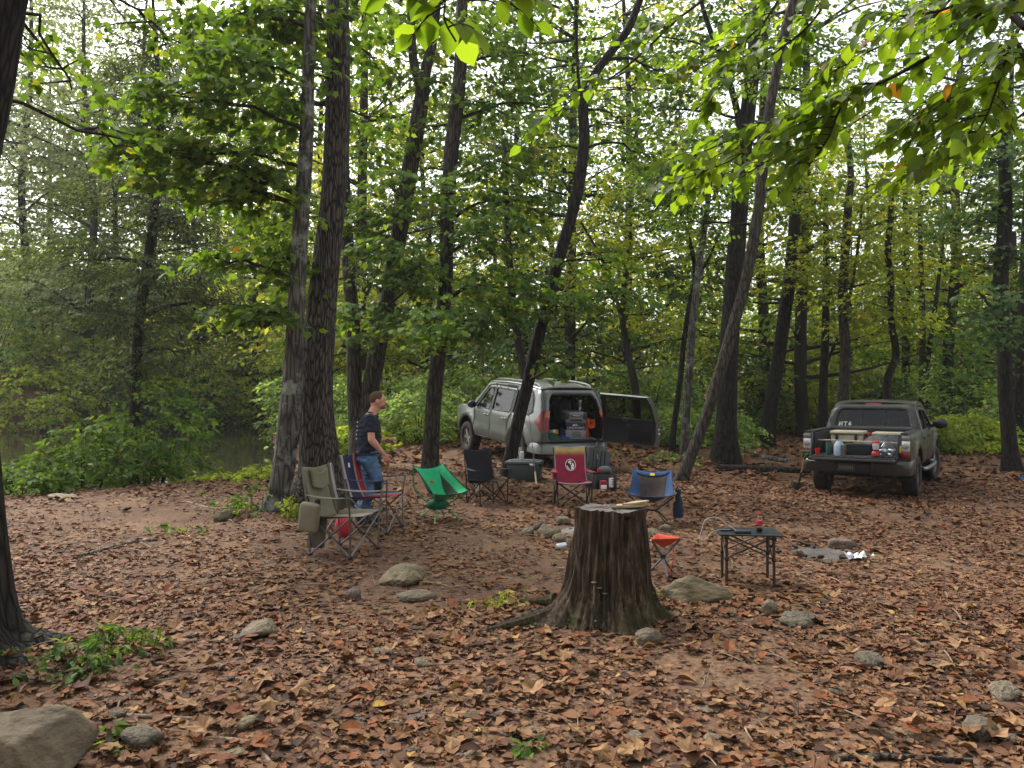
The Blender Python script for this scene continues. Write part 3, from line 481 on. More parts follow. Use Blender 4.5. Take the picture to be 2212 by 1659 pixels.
add_tree('distant_tree', 'pair of grey stems parting upward behind the pickup mirror', 30.0, [[(1996, 960, 18), (1992, 860, 16), (1993, 720, 15), (1990, 600, 13), (1986, 450, 9)], [(1996, 900, 13), (2004, 780, 13), (2018, 680, 12), (2028, 600, 9), (2040, 500, 6)]], [(2030, 480, 0, 110, 60, 44), (1990, 380, 0, 90, 50, 30), (2080, 560, 0, 90, 60, 36)], 'far', ('yellow', 'kite', .17), 10, .1, .2, 41, per=12, spray=1.2)
add_tree('edge_tree', 'dark curving tree near the edge of the clearing right of the pickup', 19.0, [[(2186, 1018, 48), (2180, 950, 36), (2172, 850, 34), (2170, 760, 34), (2164, 680, 35), (2162, 600, 36), (2170, 500, 34), (2172, 400, 30), (2165, 300, 26), (2160, 100, 20)]], [(2120, 640, -1.5, 70, 30, 12), (2150, 700, -1.5, 80, 40, 22), (2100, 330, 0, 110, 60, 36), (2180, 420, 0, 90, 60, 30), (2080, 480, .5, 90, 40, 24), (2200, 560, 0, 80, 60, 24)], 'dark', ('dark', 'maple', .13), 16, .12, .35, 43, per=11, spray=.8)
add_tree('edge_tree', 'second dark trunk half cut off by the picture edge behind the curving one', 24.0, [[(2206, 990, 36), (2204, 900, 30), (2208, 780, 28), (2214, 600, 27), (2222, 400, 22), (2230, 200, 16)]], [(2190, 760, 0, 80, 50, 26), (2200, 300, 0, 90, 60, 26)], 'dark', ('dark', 'kite', .15), 12, .1, .3, 45, per=12, spray=.9)
add_tree('slim_tree', 'slim dark trunk between the curving edge tree and the one behind it', 27.0, [[(2196, 985, 26), (2190, 850, 22), (2192, 700, 20), (2188, 500, 16)]], [(2180, 620, 0, 80, 60, 30)], 'far', ('yellow', 'kite', .17), 10, .1, .3, 47, per=12, spray=1.0)
# feathery cedar reaching in from the left over the water
add_tree('cedar_tree', 'dark feathery evergreen hanging over the river', 17.0, [[(285, 1010, 30), (290, 900, 26), (300, 700, 24), (330, 480, 22), (345, 300, 18), (340, 150, 12), (330, 0, 8)]],
         [(330, 160, 0, 110, 60, 46), (380, 90, 0, 110, 45, 34), (300, 250, 0, 90, 50, 34), (260, 420, 0, 130, 60, 50), (400, 470, 0, 110, 50, 44), (200, 560, -.5, 140, 40, 50), (370, 590, -.5, 140, 35, 50), (270, 680, -.5, 140, 40, 44), (450, 650, 0, 110, 40, 34), (390, 760, 0, 110, 40, 36), (260, 790, 0, 80, 40, 26)],
         'dark', ('cedar', 'fine', .12), 14, .1, .2, 51, per=26, spray=.9, twigs=9, lr=1.7)
MARKS = [(-400, 'at the left picture edge'), (30, 'above the lime bush'), (150, 'between the lime bush and the cedar'), (250, 'behind the cedar'), (360, 'right of the cedar'), (470, 'left of the scarred tree'), (590, 'behind the scarred tree'), (660, 'behind the thick trunk'), (705, 'right of the thick trunk'), (760, 'behind the forked tree'), (860, 'right of the forked tree'), (930, 'behind the upright brown trunk'), (1000, 'above the silver hood'), (1080, 'above the silver roof'), (1160, 'behind the dark curved tree'), (1260, 'right of the dark curved tree'), (1360, 'above the open rear door'), (1450, 'behind the slender pale stem'), (1530, 'behind the broad straight trunk'), (1640, 'behind the stout leaning tree'), (1740, 'left of the pickup'), (1800, 'above the left of the pickup'), (1880, 'above the pickup roof'), (1960, 'behind the pickup mirror'), (2040, 'right of the pickup'), (2130, 'left of the curving edge tree'), (2190, 'at the right picture edge')]
def where(px): return [t for p, t in MARKS if px >= p][-1]
# ------------------------------------------------------------------ wood behind: whole trees built once per kind and set out one by one
def forest_proto(name, seed, H, crown_r, leaf, n_cl, ns, per, trunk_r, low=.25, spray=1.2):
    rng = np.random.default_rng(seed); root = empty(name); pts = [(0, 0, -.3)] + [(rng.normal(0, .02) * H * t, rng.normal(0, .02) * H * t, H * t) for t in (.15, .35, .6, .85, 1)]
    v, f, path, r = trunk_mesh(pts, [trunk_r * k for k in (1.15, 1, .85, .6, .3, .08)], 10, .6, .1, seed, .3); MB().add(v, f).build('trunk', BARK['far'], root, smooth=180)
    lm = MB(); fol = []
    for k in range(n_cl):
        t = rng.uniform(low, 1); a = rng.uniform(0, 6.28); prof = math.sin(math.pi * min(1, .25 + .75 * (t - low) / (1 - low)) ** .9) * .9 + .25
        c = np.array((math.cos(a), math.sin(a), 0)) * crown_r * prof * rng.uniform(.35, 1) + np.array((0, 0, H * t)); st = path[np.argmin(np.abs(path[:, 2] - (c[2] - .25 * np.linalg.norm(c[:2]))))]
        bp = spline([st, (st + c) / 2 + rng.normal(0, .15, 3), c], 6); lm.tube(bp, np.linspace(.03 + .012 * np.linalg.norm(c - st), .01, 6), 4)
        nk_ = max(2, int(ns * ((1.35 - 1.0 * t) if leaf[0] != 'pale' else (1.5 - .7 * t)))); sp = c + rng.normal(0, 1, (nk_, 3)) * np.array((.95, .95, .45)) * crown_r * .3; az = np.arctan2(sp[:, 1], sp[:, 0]) + rng.normal(0, .7, nk_)
        fol += sprays(rng, sp, az, rng.uniform(.7, 1.3, nk_) * spray, per, leaf[2], leaf[1])
    lm.build('limbs', TWIG, root, kind='stuff'); V, T = gather(fol); np_mesh('crown', V, T, LM[leaf[0]], root); return root
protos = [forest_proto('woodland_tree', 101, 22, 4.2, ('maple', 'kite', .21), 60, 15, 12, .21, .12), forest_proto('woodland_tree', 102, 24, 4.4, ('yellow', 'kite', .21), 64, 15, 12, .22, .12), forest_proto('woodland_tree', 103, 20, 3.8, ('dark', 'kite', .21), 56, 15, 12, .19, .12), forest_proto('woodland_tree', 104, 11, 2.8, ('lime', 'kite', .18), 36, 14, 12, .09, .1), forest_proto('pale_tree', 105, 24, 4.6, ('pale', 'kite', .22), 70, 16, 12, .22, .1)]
rng = np.random.default_rng(5); spots = []
for Yd, pxs in ((30, (770, 1240, 1740, 2080)), (37, (690, 900, 1120, 1350, 1640, 1860, 2150)), (46, (740, 850, 980, 1200, 1380, 1540, 1760, 1930, 2060, 2190)), (58, (700, 820, 1060, 1260, 1480, 1680, 1860, 2020, 2170))):
    for px in pxs: spots.append((px + rng.uniform(-25, 25), Yd + rng.uniform(-2, 2), int(rng.integers(0, 4))))
for Yd, pxs in ((47, (40, 180, 300, 430, 560)), (55, (-20, 110, 240, 370, 500, 630)), (66, (60, 320, 460, 590))):
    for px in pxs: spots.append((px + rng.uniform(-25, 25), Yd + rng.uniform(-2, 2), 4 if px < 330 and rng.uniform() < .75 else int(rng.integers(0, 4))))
used = set()
for px, Yd, k in spots:
    left = px < 660; x = (px - HX) / F * Yd
    o = protos[k] if k not in used else copy_tree(protos[k]); used.add(k)
    o.location = (x, Yd, gz1(x, Yd) - .05); o.rotation_euler.z = rng.uniform(0, 6.28); s = rng.uniform(.85, 1.15); o.scale = (s, s, s * rng.uniform(.9, 1.1))
    kind = ['green broadleaf', 'yellowing broadleaf', 'dark green', 'young lime green', 'pale grey green'][k]; row = next(r_ for lim, r_ in ((33.5, 'front row'), (42, 'second row'), (50.5, 'third row'), (60.5, 'fourth row'), (99, 'back row')) if Yd < lim)
    tag(o, '%s tree, %s of the wood, %s' % (kind, row, where(px)), 'tree', 'trees on the far bank' if left else 'trees of the wood behind the clearing')
for i, (x, y, k) in enumerate(((-9, -14, 1), (-1, -16, 0), (8, -14, 2), (15, -7, 1), (19, 3, 0), (2, -27, 1), (20, -20, 0))):      # unseen trees added behind the viewpoint, to reflect in and darken panes and paint
    o = copy_tree(protos[k]); o.location = (x, y, gz1(x, y) - .05); o.rotation_euler.z = i * 1.1; o.scale = (1, 1, 1); tag(o, 'unseen tree added behind the viewpoint for glass and paint to mirror', 'tree', 'added trees behind the viewpoint')
# ------------------------------------------------------------------ shrubs
def shrub(name, label, px, py_base, Y, rx, ry, leaf, n, per=12, seed=1, group=None, spray=.5, stems=9, cat='shrub', pitch=.35, flat=.8):
    rng = np.random.default_rng(seed); x = (px - HX) / F * Y; z0 = gz1(x, Y); root = empty(name, (x, Y, z0), label=label, cat=cat, group=group); Rx, H = rx / F * Y, ry / F * Y
    u = rng.normal(0, 1, (n, 3)); u /= np.linalg.norm(u, axis=1)[:, None]; u *= rng.uniform(.2, 1, n)[:, None] ** .4
    c = np.stack([u[:, 0] * Rx, u[:, 1] * Rx * flat, H * (.5 + .5 * u[:, 2])], -1); c[:, 2] *= .45 + 1.15 * fbm(c[:, 0] * .9 + seed * 7, c[:, 1] * .9, 2, seed)
    gx = gz(c[:, 0] + x, c[:, 1] + Y) - z0; c[:, 2] += np.maximum(gx, WATER_Z - z0) * (1 - np.clip(c[:, 2] / (H + 1e-6), 0, 1))
    az = np.arctan2(c[:, 1], c[:, 0]) + rng.normal(0, .7, n)
    V, T = gather(sprays(rng, c, az, rng.uniform(.6, 1.3, n) * spray, per, leaf[2], leaf[1], pitch=pitch, roll=.55)); st = MB()
    for k in range(stems):
        e = c[rng.integers(0, n)]; st.tube(spline([(e[0] * .25, e[1] * .25, -.1), (e[0] * .6, e[1] * .6, e[2] * .55), e], 7), np.linspace(.008 + .006 * H, .004, 7), 5)
    st.build('stems', TWIG, root, kind='stuff'); np_mesh('foliage', V, T, LM[leaf[0]], root); return root
shrub('riverside_bush', 'leafy green bush at the water edge left of the clearing', 175, 1050, 14.2, 150, 180, ('maple', 'ovate', .12), 220, 12, 61, spray=.5, stems=20)
shrub('riverside_bush', 'taller hump of the bush beside the water, in front of the far bank', 315, 1030, 15.0, 115, 260, ('maple', 'ovate', .12), 220, 11, 62, spray=.55, stems=16)
shrub('low_weeds', 'low green weeds on the bank under the riverside bush', 40, 1075, 12.8, 70, 70, ('maple', 'ovate', .09), 80, 10, 63, spray=.3, cat='weeds')
shrub('low_weeds', 'pale green weeds along the bank before the still water', 500, 1050, 14.4, 90, 16, ('lime', 'ovate', .1), 70, 9, 64, spray=.3, cat='weeds')
shrub('low_weeds', 'yellowish weeds by the water beside the scarred tree', 570, 1050, 14.4, 40, 36, ('lime', 'ovate', .09), 50, 8, 65, spray=.35, cat='weeds')
shrub('lime_bush', 'bright lime green bush on the far bank near the picture edge', 85, 850, 39.3, 130, 175, ('lime', 'kite', .2), 300, 14, 66, spray=1.0)
shrub('far_bank_bush', 'dull green bush on the far bank beside the lime one', 235, 860, 42, 90, 170, ('dark', 'kite', .22), 150, 13, 67, spray=1.0)
shrub('far_bank_bush', 'low yellow green bush over the bare roots of the far bank', 500, 880, 47, 110, 90, ('shrub', 'kite', .24), 120, 13, 68, spray=1.1)
shrub('far_bank_bush', 'pale bush on the far bank seen just left of the scarred tree', 590, 870, 45, 80, 110, ('lime', 'kite', .22), 130, 13, 69, spray=1.1)
shrub('far_bank_bush', 'dark bush low on the far bank behind the riverside bush', 350, 880, 44, 100, 120, ('dark', 'kite', .22), 150, 13, 70, spray=1.0)
shrub('far_bank_bush', 'greyish bush on the far bank at the very edge of the photo', -30, 880, 41, 90, 200, ('shrub', 'kite', .22), 170, 13, 72, spray=1.0)
for i, (px, Y, rx, ry, lf, lb) in enumerate(((-20, 46, 110, 330, 'shrub', 'tall grey green thicket at the left picture edge beyond the river'), (110, 48, 110, 300, 'yellow', 'yellowing thicket above the lime bush on the far bank'), (210, 47, 100, 330, 'shrub', 'tall thicket behind the cedar on the far bank'), (330, 49, 110, 290, 'lime', 'light green thicket right of the cedar on the far bank'), (430, 48, 110, 310, 'shrub', 'grey green thicket above the bare roots on the far bank'), (530, 50, 100, 280, 'yellow', 'yellowing thicket left of the scarred tree on the far bank'), (620, 49, 100, 330, 'lime', 'light green thicket behind the scarred tree on the far bank'), (150, 43, 90, 120, 'lime', 'low lime green bush over the leafy far bank'), (420, 45, 80, 110, 'shrub', 'low grey green bush at the far waterline'))): shrub('bank_thicket', lb, px, 0, Y, rx, ry, (lf, 'kite', .24), 300 if ry > 200 else 150, 13, 80 + i, 'thickets on the far bank', spray=1.2, stems=7)
rng = np.random.default_rng(9); k = 0
for px, Y, rx, ry, lf in ((730, 24, 75, 170, 'shrub'), (830, 27, 90, 190, 'shrub'), (905, 23, 70, 150, 'shrub'), (985, 26, 90, 215, 'shrub'), (1080, 27, 90, 190, 'shrub'), (1180, 29, 95, 200, 'lime'), (1290, 28, 95, 190, 'shrub'), (1395, 27, 95, 200, 'shrub'), (1490, 29, 90, 210, 'shrub'), (1600, 31, 95, 200, 'dark'), (1700, 33, 90, 150, 'yellow'), (1790, 32, 90, 160, 'yellow'), (1880, 33, 95, 170, 'shrub'), (1980, 30, 95, 170, 'dark'), (2075, 28, 95, 175, 'shrub'), (2160, 30, 90, 200, 'dark'), (2090, 24, 80, 90, 'lime'), (2000, 25, 70, 90, 'shrub'), (2170, 25, 70, 110, 'shrub'), (770, 19.5, 50, 75, 'lime'), (880, 24, 70, 60, 'lime'), (1560, 25, 60, 70, 'shrub'), (1440, 24, 60, 90, 'shrub'), (660, 26, 70, 170, 'shrub'), (1650, 40, 110, 260, 'yellow'), (1450, 40, 110, 260, 'lime'), (1250, 40, 110, 280, 'yellow'), (1050, 40, 120, 300, 'shrub'), (850, 40, 120, 300, 'lime'), (1850, 42, 120, 280, 'yellow'), (2050, 42, 120, 300, 'shrub'), (700, 42, 100, 280, 'shrub'), (2200, 42, 100, 300, 'yellow')):
    shrub('undergrowth_shrub', '%s %s shrub of the undergrowth %s' % ('low' if ry < 100 else 'dense' if Y < 36 else 'tall far', {'shrub': 'grey green', 'lime': 'yellow green', 'dark': 'dark green', 'yellow': 'yellowing'}[lf], where(px)), px, 0, Y, rx, ry, (lf, 'kite', .0055 * Y), 190 if Y < 36 else 330, 13, 200 + k, 'undergrowth shrubs behind the clearing', spray=.028 * Y, stems=6); k += 1

# far woodland mass that closes the view between the last trunks
rng = np.random.default_rng(77); parts = []
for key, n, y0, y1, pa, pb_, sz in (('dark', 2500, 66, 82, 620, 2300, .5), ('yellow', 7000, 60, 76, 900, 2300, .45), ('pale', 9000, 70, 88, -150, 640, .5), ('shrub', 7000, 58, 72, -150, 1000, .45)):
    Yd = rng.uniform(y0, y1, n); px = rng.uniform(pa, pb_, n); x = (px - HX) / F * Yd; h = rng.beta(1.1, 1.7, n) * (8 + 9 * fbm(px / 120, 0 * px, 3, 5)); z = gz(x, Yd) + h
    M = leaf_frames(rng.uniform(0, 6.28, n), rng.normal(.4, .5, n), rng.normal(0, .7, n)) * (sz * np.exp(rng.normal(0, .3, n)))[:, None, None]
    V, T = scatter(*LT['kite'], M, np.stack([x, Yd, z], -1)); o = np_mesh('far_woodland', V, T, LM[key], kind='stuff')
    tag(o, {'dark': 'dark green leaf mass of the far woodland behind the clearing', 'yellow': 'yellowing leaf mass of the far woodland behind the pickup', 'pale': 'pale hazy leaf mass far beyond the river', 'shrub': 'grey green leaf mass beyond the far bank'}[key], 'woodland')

# ------------------------------------------------------------------ the thin damp air of the river wood
hz = MB(); hz.box((0, 78, 16), (330, 260, 38)); hzm = bpy.data.materials.new('river_air'); hzm.use_nodes = True; N = hzm.node_tree.nodes; N.remove(N['Principled BSDF']); pv = N.new('ShaderNodeVolumePrincipled'); pv.inputs['Color'].default_value = (.93, .95, .96, 1); pv.inputs['Density'].default_value = .0005; pv.inputs['Anisotropy'].default_value = .3
hzm.node_tree.links.new(pv.outputs[0], N['Material Output'].inputs['Volume']); haze = hz.build('haze', hzm, kind='stuff', smooth=0); haze['label'] = 'thin pale haze in the air of the wood'; haze['category'] = 'haze'
# ------------------------------------------------------------------ vehicle tools
SILVER = mat('silver_paint', srgb('#6d7270'), .32, .45, noise=.05, nscale=3, coat=.6, dirt=(srgb('#5e5d56'), .35, 1.6))
GREY = mat('grey_green_paint', srgb('#2d2c27'), .36, .35, noise=.06, nscale=3, coat=.4, dirt=(srgb('#3f3a30'), .5, 1.4))
BLACKPL = mat('black_plastic', srgb('#17171a'), .55, noise=.2, nscale=12)
TRIM = mat('dark_trim', srgb('#1b1c20'), .7, noise=.25, nscale=9)
RUBBER = mat('tyre_rubber', srgb('#1a1917'), .9, noise=.4, nscale=14, dirt=(srgb('#51453a'), .7, 5))
ALLOY = mat('alloy', srgb('#9a9893'), .4, .7, noise=.15, nscale=8, dirt=(srgb('#5b5045'), .6, 6))
CHROME = mat('bright_metal', srgb('#b8b9bb'), .25, .9)
STEEL = mat('brushed_steel', srgb('#8b8d8f'), .32, .9, noise=.1, nscale=30)
GLASS = glass_mat('tinted_glass', (.28, .31, .29), .5); DGLASS = glass_mat('privacy_glass', (.10, .11, .11), .55); CLEARG = glass_mat('clear_plastic', (.82, .84, .84))
REDL = mat('red_lens', srgb('#7a060b'), .3, coat=.15, noise=.25, nscale=30); AMBER = mat('amber_lens', srgb('#b85610'), .3, coat=.15, noise=.3, nscale=30); CLEARL = mat('clear_lens', srgb('#c9c9c6'), .12, .3, coat=1, noise=.3, nscale=40)
SEATM = mat('seat_cloth', srgb('#26272b'), .9, noise=.25, nscale=25)
UNDER = mat('underbody', srgb('#0d0c0b'), .9, noise=.4, nscale=7)
def interp(tab, x): t = np.array(tab, float); return float(np.interp(x, t[:, 0], t[:, 1]))
def arch(cx, cz, r, a0=170, a1=10, n=18): return [(cx + r * math.cos(math.radians(a)), cz + r * math.sin(math.radians(a))) for a in np.linspace(a0, a1, n)]
def wheel(parent, x, y, r, wd, side, spokes, rim_r, name='wheel', steer=0):
    w_ = empty(name, (x, y, r), (0, 0, steer)); w_.parent = parent; h = wd / 2; n = 48
    prof = [(rim_r * .98, -h * .82), (rim_r * 1.08, -h * .96), (r * .86, -h), (r * .955, -h * .9), (r, -h * .72), (r, h * .72), (r * .955, h * .9), (r * .86, h), (rim_r * 1.08, h * .96), (rim_r * .98, h * .82), (rim_r * .9, 0)]
    R = Matrix.Rotation(math.radians(90), 4, 'X'); tm = MB(); a = np.linspace(0, 2 * math.pi, n * 2, endpoint=False); V = []
    for k, (pr, pz) in enumerate(prof):
        for j, t in enumerate(a): q_ = pr * (1 - (.028 if k in (3, 4, 5, 6) and ((j // 2 + (k > 4)) % 2) else 0)); V.append(tuple(R @ Vector((q_ * math.cos(t), q_ * math.sin(t), pz))))
    m = len(a); K = len(prof); tm.add(V, [[i * m + j, i * m + (j + 1) % m, ((i + 1) % K) * m + (j + 1) % m, ((i + 1) % K) * m + j] for i in range(K) for j in range(m)]); tm.build('tyre', RUBBER, w_, smooth=40)
    rm = MB(); Ro = Matrix.Rotation(math.radians(-90 * side), 4, 'X')
    rm.lathe([(rim_r * .97, -h * .7), (rim_r * .99, h * .72), (rim_r * .93, h * .72), (rim_r * .88, h * .2), (rim_r * .86, -h * .6), (.05, -h * .62)], 40, Ro)
    for k in range(spokes):
        t = 2 * math.pi * k / spokes
        for dt in (-.13, .13):
            rm.tube([Ro @ Vector((.05 * math.cos(t + dt * 2), .05 * math.sin(t + dt * 2), h * .5)), Ro @ Vector((rim_r * .55 * math.cos(t + dt), rim_r * .55 * math.sin(t + dt), h * .52)), Ro @ Vector((rim_r * .93 * math.cos(t + dt * .8), rim_r * .93 * math.sin(t + dt * .8), h * .45))], [.026, .022, .028], 6)
    rm.lathe([(.085, h * .3), (.08, h * .56), (.05, h * .62), (.005, h * .63)], 20, Ro); rm.build('rim', ALLOY, w_, smooth=40)
    MB().lathe([(rim_r * .8, -h * .55), (rim_r * .8, -h * .5)], 30, Ro).build('brake_disc', UNDER, w_); return w_
def text_part(body, size, matl, parent, loc, rot, name='lettering', extrude=.0015, shear=0):
    c = bpy.data.curves.new(name, 'FONT'); c.body = body; c.size = size; c.extrude = extrude; c.align_x = 'CENTER'; c.align_y = 'CENTER'; c.shear = shear
    t = bpy.data.objects.new(name, c); COL.objects.link(t); dg = bpy.context.evaluated_depsgraph_get(); me = bpy.data.meshes.new_from_object(t.evaluated_get(dg)); bpy.data.objects.remove(t); me.name = name
    me.materials.clear(); me.materials.append(matl); o = bpy.data.objects.new(name, me); COL.objects.link(o); o.location = loc; o.rotation_euler = rot
    if parent: o.parent = parent
    return o

# ------------------------------------------------------------------ silver off-roader, rear door open
SUV_ROT = (0, math.radians(-4.2), math.radians(117.6)); SUV_LOC = Vector((.252, 19.41, -.055))
SUV_M = Matrix.Translation(SUV_LOC) @ Euler(SUV_ROT).to_matrix().to_4x4()
suv = empty('off_road_vehicle', SUV_LOC, SUV_ROT, 'silver off-road vehicle with its rear door wide open', 'car')
def suv_w(x, z):
    wd = .925 - .05 * max(0, (.75 - z) / .3) ** 2 if z < .95 else .925 - .06 * (z - .95) - max(0, z - 1.17) * .2
    wd -= .16 * float(S(1.6, 2.45, x)) ** 2 + .05 * float(S(-1.95, -2.45, x))
    for c in (1.39, -1.40): d = math.hypot(x - c, z - .44); wd += .035 * math.exp(-((d - .55) / .07) ** 2) * (1 if z > .4 else 0)
    if .56 < z < .74 and -.9 < x < .9: wd += .012
    return wd
xr_tab = [(.45, -2.40), (.95, -2.44), (1.22, -2.40), (1.55, -2.29), (1.86, -2.13)]
FD = [(.03, .50), (.86, .50), (.90, .9), (.95, 1.18), (.56, 1.61), (.36, 1.785), (.03, 1.81)]; FDW = [(.09, 1.22), (.84, 1.22), (.54, 1.56), (.35, 1.725), (.09, 1.745)]
RD = [(.015, .50), (-.87, .50), (-.89, 1.0), (-1.03, 1.2), (-1.03, 1.80), (.015, 1.812)]; RDW = [(-.04, 1.22), (-.93, 1.24), (-.98, 1.3), (-.98, 1.74), (-.04, 1.75)]
QT = [(1.00, 1.20), (1.16, 1.24), (.44, 1.86), (-.5, 1.895), (-1.5, 1.89), (-2.13, 1.83), (-2.29, 1.55), (-2.40, 1.22), (-2.435, .95), (-2.42, .70), (-1.95, .56)] + arch(-1.40, .44, .48, 157, 10) + [(-.895, .50), (-.905, 1.0), (-1.045, 1.2), (-1.045, 1.815), (.03, 1.827), (.37, 1.80), (.58, 1.625)]
QTW = [(-1.10, 1.25), (-1.86, 1.27), (-2.0, 1.36), (-1.96, 1.5), (-1.86, 1.70), (-1.74, 1.765), (-1.10, 1.765)]
FF = [(.872, .50)] + arch(1.39, .44, .48, 171, 10) + [(2.25, .48), (2.38, .62), (2.38, .95), (2.2, 1.12), (1.7, 1.20), (1.16, 1.232), (.985, 1.195), (.918, .9)]
for s in (1, -1):
    fn = lambda x, z, s=s: (x, s * suv_w(x, z), z)
    for nm, ol, ho in (('door', FD, FDW), ('door', RD, RDW), ('quarter_panel', QT, QTW), ('front_fender', FF, None)):
        o = MB().shell(ol, fn, [ho] if ho else [], .09, flip=s > 0).build(nm, SILVER, suv, smooth=50, solid=.03)
        if ho:
            gm_ = DGLASS if nm == 'quarter_panel' or ol is RD else GLASS
            MB().shell(ho, lambda x, z, s=s: (x, s * (suv_w(x, z) - .012), z), sp=.15, flip=s > 0).build('window', gm_, o if nm == 'door' else suv, smooth=60)
            q = [(x, z) for x, z in ho] + [ho[0]]; MB().tube([(x, s * (suv_w(x, z) + .001), z) for x, z in q], .011, 6).build('window_seal', BLACKPL, o if nm == 'door' else suv)
        if nm == 'door': MB().tube([(x, s * (suv_w(x, z) - .004), z) for x, z in ol + ol[:1]], .009, 5).build('door_gap', BLACKPL, o)
        if nm == 'door':
            hx = .14 if ol is FD else -.82; h_ = MB(); h_.tube([(hx, s * (.925), 1.065), (hx + .05, s * .965, 1.07), (hx + .17, s * .965, 1.07), (hx + .22, s * .925, 1.065)], [.014, .02, .02, .014], 8).build('handle', SILVER, o)
    m_ = MB(); m_.ball((.86, s * 1.03, 1.27), (.085, .125, .095)); m_.build('mirror', BLACKPL, suv, smooth=60)
    MB().tube(spline([(.25, s * .66, 1.885), (.05, s * .66, 1.965), (-.9, s * .665, 1.985), (-1.75, s * .66, 1.96), (-2.0, s * .66, 1.88)], 24), .022, 8).build('roof_rail', SILVER, suv)
    MB().shell(QT, lambda x, z, s=s: (x, s * (suv_w(x, z) - .075), z), [QTW], .2).build('inner_trim', TRIM, suv)
    for dd in (FD, RD): MB().shell([p for p in dd], lambda x, z, s=s: (x, s * (suv_w(x, z) - .07), z), [FDW if dd is FD else RDW], .2).build('door_trim', TRIM, suv)
    # tail lamp wrapped round the corner
    def corner(u, z, s=s, off=.012): p = spline([(-2.10, .905), (-2.33, .885), (-2.425, .845), (-2.455, .74), (-2.45, .68)], 21)[int(round(u * 20))]; k = suv_w(-2.3, z) / suv_w(-2.3, 1.1); dx = interp(xr_tab, z) + 2.43; return (p[0] + dx - off, s * (p[1] * k + off * .7), z)
    lp = [(.0 + .42 * (1 - v) ** 1.3 if False else 0, v) for v in (0, 1)]
    lo = lambda u, v: corner(min(1, (.30 - .25 * min(1, 2.2 * v) + .55 * max(0, v - .45)) * (1 - u) + u), .96 + .44 * v)
    MB().grid(lambda u, v: lo(u, v * .68), 10, 8).build('red_lamp', REDL, suv, smooth=60)
    MB().grid(lambda u, v: lo(u * .45, .685 + v * .315), 8, 5).build('red_lamp', REDL, suv, smooth=60)
    MB().grid(lambda u, v: lo(.46 + u * .54, .685 + v * .315), 8, 5).build('amber_lamp', AMBER, suv, smooth=60)
    # corner metal between side and rear face
def rear_pt(y, z): wq = suv_w(-2.42, z); e = max(0, abs(y) / wq - .82) / .18; return (interp(xr_tab, z) + .10 * min(1, e) ** 2.2, y, z)
zz = np.linspace(.72, 1.83, 12); rear_ol = [(-suv_w(interp(xr_tab, z), z) + .003, z) for z in zz] + [(suv_w(interp(xr_tab, z), z) - .003, z) for z in zz[::-1]]
OPEN = [(-.70, .75), (.66, .75), (.70, .82), (.69, 1.2), (.61, 1.62), (.52, 1.745), (-.54, 1.745), (-.63, 1.62), (-.72, 1.2), (-.73, .82)]
MB().shell(rear_ol, rear_pt, [OPEN], .07).build('rear_frame', SILVER, suv, smooth=50, solid=.03)
MB().tube([rear_pt(y, z) for y, z in OPEN + OPEN[:1]], .02, 8).build('door_seal', BLACKPL, suv)
MB().grid(lambda u, v: (.44 - 2.57 * u, (2 * v - 1) * suv_w(.44 - 2.57 * u, 1.86), interp([(-2.13, 1.83), (-1.5, 1.89), (-.5, 1.895), (.44, 1.86)], .44 - 2.57 * u) + .05 * (1 - abs(2 * v - 1) ** 3.5)), 16, 16).build('roof', SILVER, suv, smooth=60, solid=.03)
MB().grid(lambda u, v: (.4 - 2.5 * u, (2 * v - 1) * .7, 1.80), 4, 4).build('headliner', TRIM, suv)
MB().grid(lambda u, v: (1.16 + 1.2 * u, (2 * v - 1) * (suv_w(1.16 + 1.2 * u, 1.15) - .01), interp([(1.16, 1.235), (1.7, 1.2), (2.2, 1.11), (2.36, .96)], 1.16 + 1.2 * u) + .05 * (1 - abs(2 * v - 1) ** 3)), 12, 12).build('hood', SILVER, suv, smooth=60)
MB().grid(lambda u, v: (1.15 - .71 * u, (2 * v - 1) * (suv_w(1.15 - .71 * u, 1.24 + .62 * u) - .05), 1.25 + .63 * u + .03 * (1 - abs(2 * v - 1) ** 2)), 6, 8).build('windshield', GLASS, suv, smooth=60)
MB().grid(lambda u, v: (2.37 + .04 * (1 - (2 * v - 1) ** 2), (2 * v - 1) * .78, .48 + .5 * u), 6, 10).build('front_fascia', SILVER, suv, smooth=60)
pl = spline([(-1.93, .945), (-2.25, .935), (-2.44, .86), (-2.51, .6), (-2.53, 0), (-2.51, -.6), (-2.44, -.86), (-2.25, -.935), (-1.93, -.945)], 40)
prof = [(.06, .43), (.01, .46), (.02, .58), (.045, .67), (.09, .71), (.16, .725)]
MB().grid(lambda u, v: (lambda p, pr: (p[0] * (1 - pr[0] / 2.5) + 0, p[1] * (1 - pr[0] / 1.4), pr[1]))(pl[int(round(u * 39))], prof[int(round(v * 5))]), 39, 5).build('rear_bumper', SILVER, suv, smooth=40, solid=.02)
MB().box((-2.46, 0, .735), (.1, 1.3, .02), bev=.006).build('bumper_step', BLACKPL, suv)
ub = MB(); ub.box((-.1, 0, .48), (4.3, 1.35, .12)); ub.box((-1.4, 0, .42), (.14, 1.4, .14), bev=.04); ub.box((1.39, 0, .42), (.14, 1.4, .14), bev=.04); ub.box((-2.0, .35, .55), (.5, .5, .16), bev=.05); ub.build('chassis', UNDER, suv)
it = MB(); it.box((-1.2, 0, .71), (2.3, 1.6, .05)); it.box((.55, 0, .8), (.9, 1.5, .5), bev=.05); it.box((.95, 0, 1.12), (.4, 1.5, .18), bev=.05); it.box((-1.0, 0, .9), (.14, 1.4, .4), bev=.04); it.build('cargo_floor', TRIM, suv)
